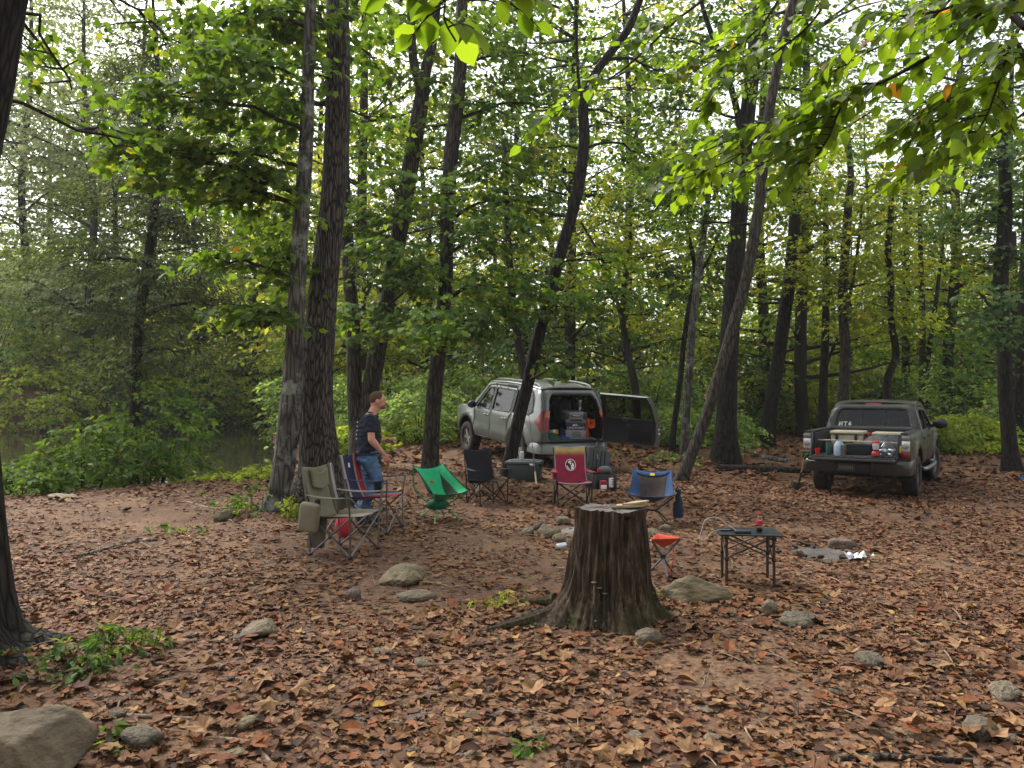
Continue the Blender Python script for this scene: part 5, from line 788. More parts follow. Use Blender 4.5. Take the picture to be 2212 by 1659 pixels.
# ------------------------------------------------------------------ camp chairs
TUBE = mat('chair_tube', srgb('#6d6a68'), .35, .7); DTUBE = mat('dark_chair_tube', srgb('#2c2523'), .5, .3); BTUBE = mat('black_chair_tube', srgb('#171719'), .5, .3)
def cloth(name, hexs, b=.004): return mat(name, srgb(hexs), .9, noise=.14, nscale=9, bump=b, sheen=.04)
def quad_chair(name, label, px, Y, yaw, tube, seat_m, back_bands, arm_m, W=.5, D=.46, sh=.40, ah=.60, bh=.84, cup=None, seat_bands=None, bw=1.0, pipe=None):
    x = (px - HX) / F * Y; z = gz1(x, Y) + .012; c = empty(name, (x, Y, z), (0, 0, math.radians(yaw)), label, 'chair', 'camp chairs round the fire ring')
    w_, d_ = W / 2, D / 2
    for s in (-1, 1):
        MB().tube([(s * w_, d_, .01), (s * w_ * 1.0, d_ + .02, sh), (s * w_ * bw, d_ + .10, bh)], .0105, 8).build('back_post', tube, c); MB().tube([(s * w_, -d_, .01), (s * (w_ + .01), -d_, sh), (s * (w_ + .05), -d_ - .02, ah)], .0105, 8).build('arm_post', tube, c)
        for a, b in (((s * w_, -d_, .012), (-s * w_, -d_ + .015 * s, sh)), ((s * w_, d_, .012), (-s * w_, d_ + .015 * s, sh)), ((s * w_, -d_, .012), (s * w_ + .012, d_, sh)), ((s * w_, d_, .012), (s * w_ - .012, -d_, sh))): MB().bar(a, b, .0095, 8).build('leg', tube, c)
        for y in (-d_, d_): MB().box((s * w_, y, .012), (.05, .04, .03), bev=.008).build('foot', BLACKPL, c)
        MB().grid(lambda u, v, s=s: (s * (w_ * bw + (.05 - (bw - 1) * w_) * u) + s * (v - .5) * .085 * math.sin(math.pi * (.15 + .7 * u)), d_ + .05 - (D + .07) * u, ah - .015 * math.sin(math.pi * u) + .004 * (v - .5)), 10, 3).build('armrest', arm_m, c, solid=-.006, smooth=60)
        for yb in (-d_,): MB().box((s * w_ * .0, yb, sh * .51), (.035, .03, .04), bev=.01).build('joint', BLACKPL, c)
        MB().box((s * w_, 0, sh * .51), (.03, .035, .04), bev=.01).build('joint', BLACKPL, c)
    if cup: MB().lathe([(.035, -.11), (.04, -.1), (.05, 0), (.048, 0)], 16, Matrix.Translation((cup[1] * (w_ + .03), -d_ + .1, ah - .01))).build('cup_holder', cup[0], c)
    sf = lambda u, v: ((2 * u - 1) * w_ * (1 + .05 * v), -d_ - .02 + (D + .0) * v, sh + .02 - .065 * (1 - (2 * u - 1) ** 2) * (.35 + .65 * v) - .02 * v)
    for u0, u1, m_ in (seat_bands or [(0, 1, seat_m)]): MB().grid(lambda u, v: sf(u0 + (u1 - u0) * u, v), max(3, int(14 * (u1 - u0))), 12).build('seat', m_, c, solid=-.007, smooth=60)
    bf_ = lambda u, v: ((2 * u - 1) * w_ * (1 + (bw - 1) * v) * (1 - .07 * math.sin(math.pi * v)), d_ - .06 + .17 * v ** .8 + .035 * (1 - (2 * u - 1) ** 2) * math.sin(math.pi * min(1, .2 + .8 * v)), sh - .06 + (bh - sh + .06) * v + .012 * math.cos(2 * math.pi * u) * (v > .9))
    for u0, u1, v0, v1, m_, nm in back_bands: MB().grid(lambda u, v: bf_(u0 + (u1 - u0) * u, v0 + (v1 - v0) * v), max(2, int(16 * (u1 - u0))), max(2, int(14 * (v1 - v0)))).build(nm, m_, c, solid=-.007, smooth=60)
    if pipe:
        for s in (0, 1): MB().tube([bf_(s, t) for t in np.linspace(0, 1, 14)], .008, 6).build('piping', pipe, c)
        MB().tube([bf_(t, 1) for t in np.linspace(0, 1, 10)], .008, 6).build('piping', pipe, c); MB().tube([sf(t, 0) for t in np.linspace(0, 1, 10)], .008, 6).build('piping', pipe, c)
    return c, bf_
OLV = cloth('olive_canvas', '#6e6953'); OLD = cloth('olive_dark_canvas', '#4f4739'); TAUPE = cloth('taupe_canvas', '#94897d'); NVY = cloth('navy_canvas', '#1b2145'); REDC = cloth('red_canvas', '#a32632'); PIPE = cloth('grey_piping', '#9c9691'); BLK = cloth('black_canvas', '#0d0e11'); GARN = cloth('garnet_canvas', '#861b37'); GOLD = cloth('gold_canvas', '#b39a63')
ol, obf = quad_chair('camp_chair', 'olive fabric folding chair nearest the camera beside the thick tree', 745, 8.0, 68, TUBE, TAUPE, [(0, .8, 0, 1, OLV, 'backrest'), (.8, .93, 0, 1, OLD, 'side_strip'), (.93, 1, 0, 1, PIPE, 'side_piping')], OLV, cup=(OLD, -1), seat_bands=[(0, .3, OLV), (.3, .75, TAUPE), (.75, 1, OLV)], W=.52, D=.48, bh=.88, ah=.61)
MB().grid(lambda u, v: (lambda p: (p[0], p[1] - .025 - .02 * math.sin(math.pi * u), p[2]))(obf(.2 + .55 * u, .62 + .33 * v - .06 * (1 - abs(2 * u - 1)))), 10, 8).build('head_pad', OLV, ol, solid=-.03, smooth=60)
pch = MB(); pch.box((-.34, .19, .40), (.09, .22, .30), (.12, 0, .1), bev=.04, seg=3); pch.build('side_pouch', OLV, ol, smooth=60); MB().box((-.30, .12, .45), (.05, .05, .26), bev=.015).build('pouch_strap', BLK, ol); MB().box((-.2, .2, .22), (.05, .2, .3), (0, .2, 0), bev=.02).build('hanging_sleeve', OLD, ol)
nv, nbf = quad_chair('camp_chair', 'navy and red folding chair with white piping behind the olive one', 812, 9.3, 78, TUBE, NVY, [(0, .14, 0, 1, PIPE, 'side_piping'), (.14, .70, 0, 1, NVY, 'backrest'), (.70, .76, 0, 1, PIPE, 'side_piping'), (.76, .97, 0, 1, REDC, 'red_strip'), (.97, 1, 0, 1, PIPE, 'side_piping')], NVY, cup=(BLK, -1), seat_bands=[(0, .12, NVY), (.12, .2, PIPE), (.2, .8, REDC), (.8, .88, PIPE), (.88, 1, NVY)], W=.52, D=.48, bh=.9, ah=.63, sh=.42)
em = MB(); em.grid(lambda u, v: (lambda p: (p[0], p[1] - .008, p[2]))(nbf(.36 + .12 * u, .72 + .1 * v)), 2, 4); em.build('white_emblem', WHITE, nv)
rb = empty('stuff_sack', G(742, 1162, 8.6), label='small red stuff sack hanging under the olive chair', cat='bag'); MB().ball((0, 0, .13), (.1, .09, .13), 14, 10).build('sack', cloth('sack_red', '#b02433'), rb); MB().lathe([(.02, .24), (.035, .28), (.03, .3)], 10).build('neck', REDC, rb)
bk, _ = quad_chair('camp_chair', 'plain black folding chair between the green and the garnet one', 1052, 11.7, 30, BTUBE, BLK, [(0, 1, 0, 1, BLK, 'backrest')], BLK, cup=(BLK, 1), W=.46, D=.44, sh=.36, ah=.53, bh=.80)
ct = empty('care_tag', bk.matrix_basis @ Vector((-.2, -.1, .26)), label='white care tag hanging under the black chair seat', cat='tag'); MB().box((0, 0, 0), (.09, .012, .07), (.3, 0, .4), bev=.003).build('label_strip', WHITE, ct)
gr, gbf = quad_chair('camp_chair', 'garnet folding chair with gold top band and a round emblem', 1237, 11.7, 4, DTUBE, GARN, [(0, 1, 0, .80, GARN, 'backrest'), (0, 1, .80, 1, GOLD, 'top_band')], GARN, cup=(GARN, -1), W=.50, D=.44, sh=.36, ah=.53, bh=.86, pipe=PIPE)
e0 = empty('emblem'); e0.parent = gr
def disc(r0, r1, m_, off, cu=.52, cv=.52, a0=0, a1=2 * math.pi, nm='disc'): MB().grid(lambda u, v: (lambda p: (p[0], p[1] - off, p[2]))(gbf(cu + (r0 + (r1 - r0) * v) * math.cos(a0 + (a1 - a0) * u) * 1.0, cv + (r0 + (r1 - r0) * v) * math.sin(a0 + (a1 - a0) * u) * .92)), 28, 3).build(nm, m_, e0, smooth=0)
EBLK = mat('emblem_black', srgb('#121212'), .8); disc(.0, .165, EBLK, .009, a0=math.pi * .42, a1=math.pi * 1.5); disc(.155, .175, WHITE, .0095, nm='ring')
for poly in ([(-.09, .07), (-.03, .12), (.05, .1), (.0, .07), (.03, .03), (-.02, .0), (-.03, .06), (-.07, .04)], [(.04, .05), (.09, .04), (.12, -.02), (.09, -.07), (.11, -.11), (.0, -.13), (.02, -.06), (.0, -.02), (.05, .0)], [(-.13, -.01), (-.12, -.06), (-.06, -.12), (-.02, -.14), (-.06, -.08), (-.1, -.03)]):
    pts = [(lambda p: (p[0], p[1] - .013, p[2]))(gbf(.52 + a, .52 + b)) for a, b in poly]; MB().add(pts, [list(range(len(pts)))]).build('white_shape', WHITE, e0, smooth=0)
# low sling chairs on a hub frame
def sling_chair(label, px, Y, yaw, panels, tube_m, edge_m, W=.5, top=.66, front=.36, bw=.9):
    x = (px - HX) / F * Y; z = gz1(x, Y) + .012; c = empty('low_chair', (x, Y, z), (0, 0, math.radians(yaw)), label, 'chair', 'camp chairs round the fire ring'); w_ = W / 2
    pr = spline([(-.27, front), (-.12, front - .07), (.03, front - .085), (.13, front + .02), (.2, front + .16), (.29, top - .02)], 21)
    def sf(u, v):
        e = 2 * u - 1; k = 1 - abs(e) ** 2.4; i = v * 20; j = min(int(i), 19); p = pr[j] + (pr[j + 1] - pr[j]) * (i - j)
        ey, ez = -.27 + .57 * v, front + .03 + (top - front) * (v * .75 + .25 * v * v) + .02 * math.sin(math.pi * v)
        return (e * w_ * (1.04 - (1.04 - bw) * v) * (1 - .05 * math.sin(math.pi * v)), ey + (p[0] - ey) * k, ez + (p[1] - ez) * k)
    for nm, m_, f0, f1 in panels: MB().grid(lambda u, v: sf(f0(v) + (f1(v) - f0(v)) * u, v), 10, 20).build(nm, m_, c, solid=-.005, smooth=60)
    MB().tube([sf(0, t) for t in np.linspace(0, 1, 12)] + [sf(t, 1) for t in np.linspace(0, 1, 12)][1:] + [sf(1, t) for t in np.linspace(1, 0, 12)][1:] + [sf(t, 0) for t in np.linspace(1, 0, 12)][1:], .007, 6).build('edge_binding', edge_m, c)
    h = .17
    for s in (-1, 1):
        MB().box((s * .06, .02, h), (.04, .08, .05), bev=.012).build('hub', BLACKPL, c)
        MB().bar((s * .06, -.0, h), (s * w_ * 1.0, -.265, front + .01), .0085).build('seat_pole', tube_m, c); MB().tube(spline([(s * .06, .04, h), (s * w_ * .8, .27, h + .2), (s * w_ * bw, .30, top)], 8), .0085, 8).build('back_pole', tube_m, c)
        MB().bar((s * .06, -.02, h), (s * .21, -.2, .005), .0085).build('leg', tube_m, c); MB().bar((s * .06, .06, h), (s * .2, .22, .005), .0085).build('leg', tube_m, c)
        for y in (-.2, .22): MB().ball((s * (.21 if y < 0 else .2), y, .008), .016, 8, 6).build('foot', BLACKPL, c)
    MB().bar((-.06, .02, h), (.06, .02, h), .012).build('hub_bar', tube_m, c); return c, sf
GRN = cloth('green_ripstop', '#1f9c66', .002); GRD = cloth('dark_green_ripstop', '#145c3c', .002); GTUBE = mat('green_tube', srgb('#25a86c'), .3, .5); BLU = cloth('blue_ripstop', '#173c66', .002); NB = cloth('navy_ripstop', '#16233b', .002)
def mesh_mat(name, c, a): return mat(name, srgb(c), .9, alpha=a, noise=.3, nscale=200)
MSH = mesh_mat('grey_mesh', '#3b3533', .78); MSG = mesh_mat('dark_mesh', '#20322a', .85)
cr = lambda a, b: (lambda v: a + b * math.sin(math.pi * min(1, max(0, v * 1.25 - .05))))
gc, gsf = sling_chair('bright green low sling chair facing the fire ring', 950, 10.2, 38, [('seat', GRN, lambda v: 0, cr(.10, -.06)), ('mesh_panel', MSG, cr(.10, -.06), cr(.10, .06)), ('seat', GRN, cr(.10, .06), cr(.80, -.06)), ('mesh_panel', MSG, cr(.80, -.06), cr(.80, .1)), ('seat', GRN, cr(.80, .1), lambda v: 1)], GTUBE, BLK, W=.52, top=.68)
MB().grid(lambda u, v: (lambda p: (p[0], p[1] - .008, p[2]))(gsf(.42 + .1 * u, .74 + .035 * v)), 3, 2).build('logo_patch', REDC, gc); MB().ball((0, .05, .2), (.17, .12, .075), 16, 10).build('stowed_bag', GRD, gc)
bc, bsf = sling_chair('blue low sling chair with a grey mesh panel behind the stump', 1408, 10.3, -12, [('seat', BLU, lambda v: 0, lambda v: .30 - .2 * v), ('mesh_panel', MSH, lambda v: .30 - .2 * v, lambda v: .72 + .2 * v), ('seat', BLU, lambda v: .72 + .2 * v, lambda v: 1)], BTUBE, NB, W=.58, top=.66, front=.38)
MB().grid(lambda u, v: (lambda p: (p[0], p[1] - .012, p[2] + .004))(bsf(.08 + .84 * u, .90 + .1 * v)), 10, 3).build('top_band', BLU, bc, solid=-.005); MB().grid(lambda u, v: (lambda p: (p[0], p[1] - .022, p[2] + .004))(bsf(.44 + .12 * u, .92 + .06 * v)), 3, 2).build('yellow_patch', mat('yellow_patch', srgb('#c9b02e'), .7), bc); MB().grid(lambda u, v: (lambda p: (p[0], p[1] - .012, p[2]))(bsf(.04 + .92 * u, -.0 + .16 * v)), 10, 4).build('front_band', NB, bc, solid=-.005)
hb = empty('storage_pouch', P(1465, 1090, 10.3), label='navy pouch with yellow trim dangling beside the blue chair', cat='bag'); MB().lathe([(.02, -.18), (.07, -.165), (.075, -.08), (.06, .04), (.03, .13), (.045, .2), (.01, .215)], 16).build('pouch', NB, hb, smooth=60); MB().tube(spline([(-.06, -.05, .05), (-.07, -.05, .12), (-.03, -.05, .17)], 8), .012, 6).build('yellow_strap', MATS['yellow_patch'], hb); MB().tube(spline([(0, 0, .2), (-.02, .02, .27), (-.05, .05, .31)], 6), .005, 5).build('cord', BLK, hb)
ec, _ = sling_chair('blue and black camp chair cut off by the right picture edge', 2252, 14.2, -60, [('seat', BLU, lambda v: 0, lambda v: .5), ('seat', BLK, lambda v: .5, lambda v: 1)], BTUBE, BLK, W=.56, top=.6)
# orange tripod stool behind the stump
so = empty('tripod_stool', (G(1432, 1243, 6.9)), label='orange tripod stool behind the tree stump', cat='stool'); ORC = cloth('orange_canvas', '#c1492f')
cs = [(.17 * math.cos(a), .17 * math.sin(a), .36) for a in (-.4, 1.7, 3.8)]
MB().grid(lambda u, v: (lambda p: (p[0], p[1], p[2] - .1 * (1 - u) * 1.0))((Vector((0, 0, .36)) + (Vector(cs[int(v * 2.999)]).lerp(Vector(cs[(int(v * 2.999) + 1) % 3]), v * 3 - int(v * 2.999)) - Vector((0, 0, .36))) * u)), 8, 24).build('seat', ORC, so, solid=-.006, smooth=60)
for a in (-.4, 1.7, 3.8): MB().bar((.16 * math.cos(a), .16 * math.sin(a), .35), (-.15 * math.cos(a), -.15 * math.sin(a), .0), .011).build('leg', TUBE, so)
MB().box((0, 0, .18), (.05, .05, .04), bev=.01).build('joint', BLACKPL, so); MB().grid(lambda u, v: (.05 + .02 * math.sin(5 * u), -.16 + (v - .5) * .02, .30 - .26 * u), 10, 1).build('strap', mat('red_strap', srgb('#c02a2a'), .8), so, solid=-.004)
# ------------------------------------------------------------------ folding slat table and what lies on it
tb0 = Vector((2.10, 6.9, 0)); tb0.z = gz1(tb0.x, tb0.y); tb = empty('folding_table', tb0, (0, 0, math.radians(-8)), 'small dark folding table with a slatted top', 'table'); SL = mat('slat_metal', srgb('#2a2f36'), .35, .6); LG = mat('table_leg_metal', srgb('#3a302b'), .5, .4); H = .455
for k in range(8): MB().box((0, -.17 + .0486 * k, H), (.54, .045, .014), bev=.004).build('slat', SL, tb)
for s in (-1, 1):
    MB().box((s * .2, 0, H - .018), (.02, .37, .02), bev=.004).build('rail', LG, tb)
    for y in (-.15, .15):
        MB().tube([(s * .2, y, H - .02), (s * .2, y, .02), (s * .2, y, -.01)], [.0125, .0125, .014], 10).build('leg', LG, tb); MB().box((s * .2, y, .24), (.035, .035, .03), bev=.006).build('leg_joint', BLACKPL, tb); MB().box((s * .2, y, H - .03), (.04, .04, .03), bev=.006).build('leg_joint', BLACKPL, tb)
for y in (-.15, .15):
    for s in (-1, 1): MB().bar((s * .19, y + .012 * s, H - .03), (-s * .19, y + .012 * s, .25), .007).build('brace', LG, tb)
for s in (-1, 1):
    for e in (-1, 1): MB().bar((s * .2 + .01 * e, -.14 * e, H - .03), (s * .2 + .01 * e, .14 * e, .25), .006).build('brace', LG, tb)
def on_tb(name, x, y, label, cat, yaw=0): return empty(name, tb.matrix_basis @ Vector((x, y, H + .008)), (0, 0, math.radians(-8) + yaw), label, cat)
bt = on_tb('soda_bottle', .10, -.02, 'nearly empty soda bottle with a red cap on the table', 'bottle'); MB().lathe([(.024, 0), (.03, .006), (.031, .03), (.029, .05), (.031, .06), (.031, .1), (.028, .115), (.013, .14), (.012, .15)], 20).build('bottle_wall', CLEARG, bt); MB().lathe([(.022, .003), (.028, .007), (.029, .035), (.01, .0355)], 20).build('cola', mat('cola', srgb('#170806'), .1), bt); MB().lathe([(.0318, .062), (.0318, .098)], 20).build('label_band', mat('red_label', srgb('#a6283a'), .5, noise=.25, nscale=60), bt); MB().lathe([(.0145, .145), (.0145, .163), (.01, .165)], 16).build('cap', REDP, bt)
pw = on_tb('power_bank', -.06, -.10, 'flat dark power bank lying on the table', 'power bank', .1); MB().box((0, 0, .012), (.14, .075, .022), bev=.006).build('case', mat('graphite', srgb('#33353a'), .4, .3), pw)
ph = on_tb('phone', -.17, -.0, 'black phone lying near the corner of the table', 'phone', .15); MB().box((0, 0, .006), (.15, .075, .009), bev=.003).build('case', mat('phone_black', srgb('#0b0c0f'), .15), ph)
wc = on_tb('white_cable', -.13, -.06, 'white charging cable looping off the edge of the table', 'cable'); MB().tube(spline([(.02, -.05, .02), (-.06, -.0, .07), (-.14, .02, .12), (-.24, .0, .1), (-.28, -.03, .01), (-.3, -.06, -.06), (-.25, -.06, -.06), (-.18, -.02, -.0), (-.1, .03, .012), (-.02, .05, .01)], 60), .0026, 6).build('cord', mat('white_cord', srgb('#a8a5a0'), .5), wc)
# ------------------------------------------------------------------ boxes by the silver vehicle
TOTE = mat('tote_plastic', srgb('#2f3133'), .6, noise=.15, nscale=15); tg0 = G(1133, 1036, 15.3); to = empty('storage_tote', tg0, (0, 0, math.radians(-12)), 'dark grey lidded storage tote next to the curving tree', 'box')
MB().box((0, 0, .16), (.62, .42, .32), bev=.03).build('tub', TOTE, to); MB().box((0, 0, .34), (.68, .47, .06), bev=.02).build('lid', mat('tote_lid', srgb('#4c4f50'), .6), to); MB().box((0, 0, .375), (.5, .3, .02), bev=.008).build('lid_panel', MATS['tote_lid'], to)
for s in (-1, 1): MB().box((s * .335, 0, .31), (.03, .16, .1), bev=.01).build('handle', BLACKPL, to)
jr = empty('glass_jar', to.matrix_basis @ Vector((-.05, -.02, .386)), label='pale jar standing on the storage tote', cat='jar'); MB().lathe([(.04, 0), (.045, .02), (.045, .12), (.035, .14)], 16).build('jar_wall', mat('jar_pale', srgb('#bfc3bf'), .25, trans=.3), jr); MB().lathe([(.038, .14), (.038, .16), (.02, .162)], 16).build('lid', WHITE, jr)
rd0 = G(1159, 1048, 14.8); rdv = np.array(P(1141, 880, 15.6) - rd0); rd = empty('fishing_rod', rd0, label='fishing rod leaning against the storage tote', cat='fishing rod'); MB().tube([rdv * 0, rdv * .16], .016, 8).build('grip', mat('cork', srgb('#a99a80'), .8), rd); MB().tube([rdv * .16, rdv * .3], .014, 8).build('reel_seat', BLACKPL, rd); MB().tube([rdv * .3, rdv * 1.0], [.009, .003], 6).build('blank', mat('rod_blank', srgb('#2a2a2c'), .4), rd); MB().lathe([(.03, -.03), (.035, 0), (.03, .03)], 14, Matrix.Translation(rdv * .24 + np.array((-.06, -.02, 0))) @ Matrix.Rotation(1.57, 4, 'Y')).build('reel', CHROME, rd); MB().bar(rdv * .24, rdv * .24 + np.array((-.06, -.02, 0)), .008).build('reel_foot', CHROME, rd)
bx0 = G(1300, 1056, 13.6); tx = empty('tool_box', bx0, (0, 0, math.radians(22)), 'open black plastic box with its ribbed lid raised', 'box')
MB().box((0, 0, .02), (.42, .34, .03), bev=.01).build('floor', BLACKPL, tx)
for c_, sz in (((-.2, 0, .14), (.025, .34, .27)), ((.2, 0, .14), (.025, .34, .27)), ((0, -.165, .14), (.40, .02, .27)), ((0, .165, .14), (.40, .02, .27))): MB().box(c_, sz, bev=.008).build('wall', BLACKPL, tx)
ld = empty('lid', (.0, .17, .285), (math.radians(-14), 0, math.radians(0))); ld.parent = tx; MB().box((.05, .0, .21), (.46, .05, .42), (0, .25, 0), bev=.02).build('lid_shell', mat('lid_plastic', srgb('#232526'), .5), ld)
for k in range(4): MB().box((-.07 + .08 * k, -.03, .21), (.02, .02, .34), (0, .25, 0), bev=.006).build('rib', BLACKPL, ld)
MB().box((-.17, -.035, .2), (.03, .02, .12), bev=.006).build('latch', BLACKPL, ld); MB().box((.02, -.04, .28), (.012, .008, .1), bev=.002).build('latch_pin', STEEL, ld)
lb = MB(); lb.box((.09, -.178, .13), (.09, .006, .17), bev=.002); lb.build('white_label', WHITE, tx)
for k in range(4): MB().box((.115, -.183, .09 + .03 * k), (.03, .003, .014)).build('lettering', EBLK, tx)
MB().box((.09, -.1775, .235), (.1, .006, .04), bev=.002).build('maroon_label', mat('maroon_label', srgb('#57202c'), .6), tx)
cp = empty('ball_cap', tx.matrix_basis @ Vector((.06, .0, .28)), label='grey and red cap lying on top of the open box', cat='cap'); MB().ball((0, 0, .06), (.13, .1, .075), 16, 10).build('crown', mat('cap_grey', srgb('#5b5c60'), .85), cp); MB().box((-.1, -.02, .05), (.08, .1, .09), (0, .4, 0), bev=.03).build('brim', cloth('cap_red', '#b01f2e'), cp)
kn = empty('tent_bag', tx.matrix_basis @ Vector((-.12, -.28, -.28)), label='garnet and white packet beside the open black box', cat='bag'); kn.location.z = gz1(kn.location.x, kn.location.y); MB().box((0, 0, .1), (.13, .1, .18), bev=.03).build('packet', GARN, kn); MB().box((0, -.052, .08), (.1, .01, .07), bev=.004).build('white_panel', WHITE, kn)
# ------------------------------------------------------------------ the man
def remeshed(name, mb, matl, parent, vox=.012, it=4, sm=.5, fold=0):
    me = bpy.data.meshes.new(name); me.from_pydata(mb.v, [], mb.f); bm = bmesh.new(); bm.from_mesh(me); bmesh.ops.recalc_face_normals(bm, faces=bm.faces); bm.to_mesh(me); bm.free()
    o = bpy.data.objects.new(name, me); COL.objects.link(o); r_ = o.modifiers.new('r', 'REMESH'); r_.mode = 'VOXEL'; r_.voxel_size = vox; s_ = o.modifiers.new('s', 'SMOOTH'); s_.factor = sm; s_.iterations = it
    dg = bpy.context.evaluated_depsgraph_get(); m2 = bpy.data.meshes.new_from_object(o.evaluated_get(dg)); bpy.data.objects.remove(o); m2.name = name
    if fold:                                         # creases in cloth
        n_ = len(m2.vertices); co = np.empty(n_ * 3); m2.vertices.foreach_get('co', co); co = co.reshape(-1, 3); no = np.empty(n_ * 3); m2.vertices.foreach_get('normal', no); no = no.reshape(-1, 3)
        h_ = np.abs(fbm(co[:, 0] * 6 + co[:, 2] * 9 + 3, co[:, 1] * 6 + co[:, 2] * 14, 3, 12) - .45) + .6 * np.abs(fbm(co[:, 0] * 14 - co[:, 2] * 10, co[:, 1] * 12 + co[:, 2] * 6 + 40, 2, 15) - .4)
        m2.vertices.foreach_set('co', (co + no * ((h_ - .2) * fold)[:, None]).ravel().astype(np.float32))
    m2.polygons.foreach_set('use_smooth', [True] * len(m2.polygons)); m2.materials.clear(); m2.materials.append(matl); o = bpy.data.objects.new(name, m2); COL.objects.link(o); o.parent = parent; return o
def loft(mb, secs, n=20, grow=0.0):                  # sections: centre, forward radius, side radius (horizontal ellipses)
    v = []; 
    for (cx, cyy, cz), rx, ry in secs:
        for a in np.linspace(0, 2 * math.pi, n, endpoint=False): v.append((cx + (rx + grow) * math.cos(a), cyy + (ry + grow) * math.sin(a), cz))
    k = len(secs); f = [[i * n + j, i * n + (j + 1) % n, (i + 1) * n + (j + 1) % n, (i + 1) * n + j] for i in range(k - 1) for j in range(n)] + [list(range(n))[::-1], list(range((k - 1) * n, k * n))]; mb.add(v, f)
man = empty('person', (-1.80, 9.66, gz1(-1.80, 9.66) + .01), (0, 0, math.radians(14)), 'man in navy t-shirt and blue jeans striding behind the navy chair, holding a stick', 'person'); man.scale = (.95, .95, .945)
SKIN = mat('skin', srgb('#c08a74'), .55, noise=.08, nscale=14); SHIRT = mat('navy_cotton', srgb('#161b2b'), .9, noise=.2, nscale=8, bump=.006); JEAN = mat('blue_denim', srgb('#4f7093'), .9, noise=.25, nscale=7, bump=.006); HAIR = mat('short_hair', srgb('#4a3222'), .85, noise=.35, nscale=60, bump=.004); SHOE = mat('shoe', srgb('#33302d'), .7)
TOR = [((-.02, 0, .88), .125, .165), ((-.01, 0, .98), .14, .175), ((.01, 0, 1.08), .15, .172), ((.02, 0, 1.18), .145, .172), ((.02, 0, 1.28), .135, .185), ((.02, 0, 1.37), .12, .195), ((.03, 0, 1.43), .095, .175), ((.05, 0, 1.475), .065, .10)]
RS, RE, RWr = (.02, -.205, 1.40), (.03, -.27, 1.14), (.19, -.24, .95); LS, LE, LWr = (.03, .205, 1.40), (.02, .27, 1.14), (.24, .20, 1.09)
body = MB(); loft(body, TOR[2:]); body.tube(spline([(.04, 0, 1.44), (.085, 0, 1.53), (.11, 0, 1.60)], 6), [.075, .062, .06, .058, .058, .058], 14)
HC = Vector((.125, 0, 1.645)); tilt = Matrix.Rotation(math.radians(16), 4, 'Y')
body.ball(HC, (.098, .078, .112), 24, 16, tilt); body.ball(HC + Vector((.035, 0, -.062)), (.062, .056, .06), 18, 12, tilt)
body.tube([HC + Vector((.082, 0, .0)), HC + Vector((.112, 0, -.034)), HC + Vector((.09, 0, -.042))], [.011, .016, .012], 8); body.ball(HC + Vector((.066, 0, .024)), (.03, .05, .012), 12, 8); body.ball(HC + Vector((.075, 0, -.085)), (.025, .026, .02), 10, 8)
for s in (-1, 1): body.ball(HC + Vector((-.008, s * .08, -.012)), (.022, .011, .034), 10, 8)
for Sh, El, Wr in ((RS, RE, RWr), (LS, LE, LWr)):
    body.tube(spline([Sh, np.add(Sh, El) / 2, El], 6), [.062, .058, .054, .05, .047, .046], 14); body.tube(spline([El, np.add(np.multiply(El, .6), np.multiply(Wr, .4)), Wr], 6), [.046, .048, .045, .038, .031, .027], 14); body.ball(El, .046, 12, 8)
def hand(wr, d, pn, curl, thumb_side):               # wrist, pointing direction, palm normal
    d = Vector(d).normalized(); pn = Vector(pn); pn = (pn - d * pn.dot(d)).normalized(); sd = d.cross(pn); wr = Vector(wr); m_ = Matrix((sd, d, pn)).transposed().to_4x4()
    v, f = bez_box((.078, .095, .03), .012, 2); body.add(v, f, Matrix.Translation(wr + d * .05) @ m_)
    for k, (o_, L_) in enumerate(((-.029, .062), (-.01, .074), (.01, .07), (.029, .055))):
        a = wr + d * .09 + sd * o_; p = [a]; ang = curl * .35
        for q_ in (.45, .32, .26): p.append(p[-1] + (d * math.cos(ang) + pn * math.sin(ang)) * L_ * q_); ang += curl
        body.tube(p, [.0095, .0092, .0088, .0075], 8)
    a = wr + d * .03 + sd * thumb_side * .034; body.tube([a, a + sd * thumb_side * .022 + d * .02 + pn * .012, a + sd * thumb_side * .026 + d * .045 + pn * .03, a + sd * thumb_side * .014 + d * .062 + pn * .04], [.012, .0115, .0105, .0085], 8)
hand(RWr, (.45, .1, -.88), (.3, .9, .2), 1.05, 1); hand(LWr, (.9, -.3, .05), (-.2, -.7, -.5), .8, -1)
remeshed('body', body, SKIN, man, .0075, 3, .5)
sh = MB(); loft(sh, [((-.015, 0, .93), .142, .183), *TOR[1:7], ((.045, 0, 1.468), .075, .11)], grow=.014)
for Sh, El in ((RS, RE), (LS, LE)): e_ = np.add(np.multiply(Sh, .34), np.multiply(El, .66)); sh.tube([np.array(Sh) * (1, .8, 1), Sh, np.add(np.multiply(Sh, .7), np.multiply(El, .3)), e_], [.085, .084, .082, .078], 16)
remeshed('t_shirt', sh, SHIRT, man, .010, 5, .5, .07)
nk = MB(); nk.tube([(.085 + .07 * math.cos(a) - .03, .075 * math.sin(a), 1.478 - .02 * math.cos(a)) for a in np.linspace(0, 2 * math.pi, 17)], .009, 6); nk.build('collar', SHIRT, man)
jn = MB(); loft(jn, [((-.02, 0, .86), .13, .17), ((-.01, 0, .92), .14, .18), ((-.008, 0, .985), .145, .178)], grow=.012)
RK, RA, LK, LA = (.13, -.105, .53), (-.14, -.115, .22), (.0, .1, .50), (-.02, .1, .09)
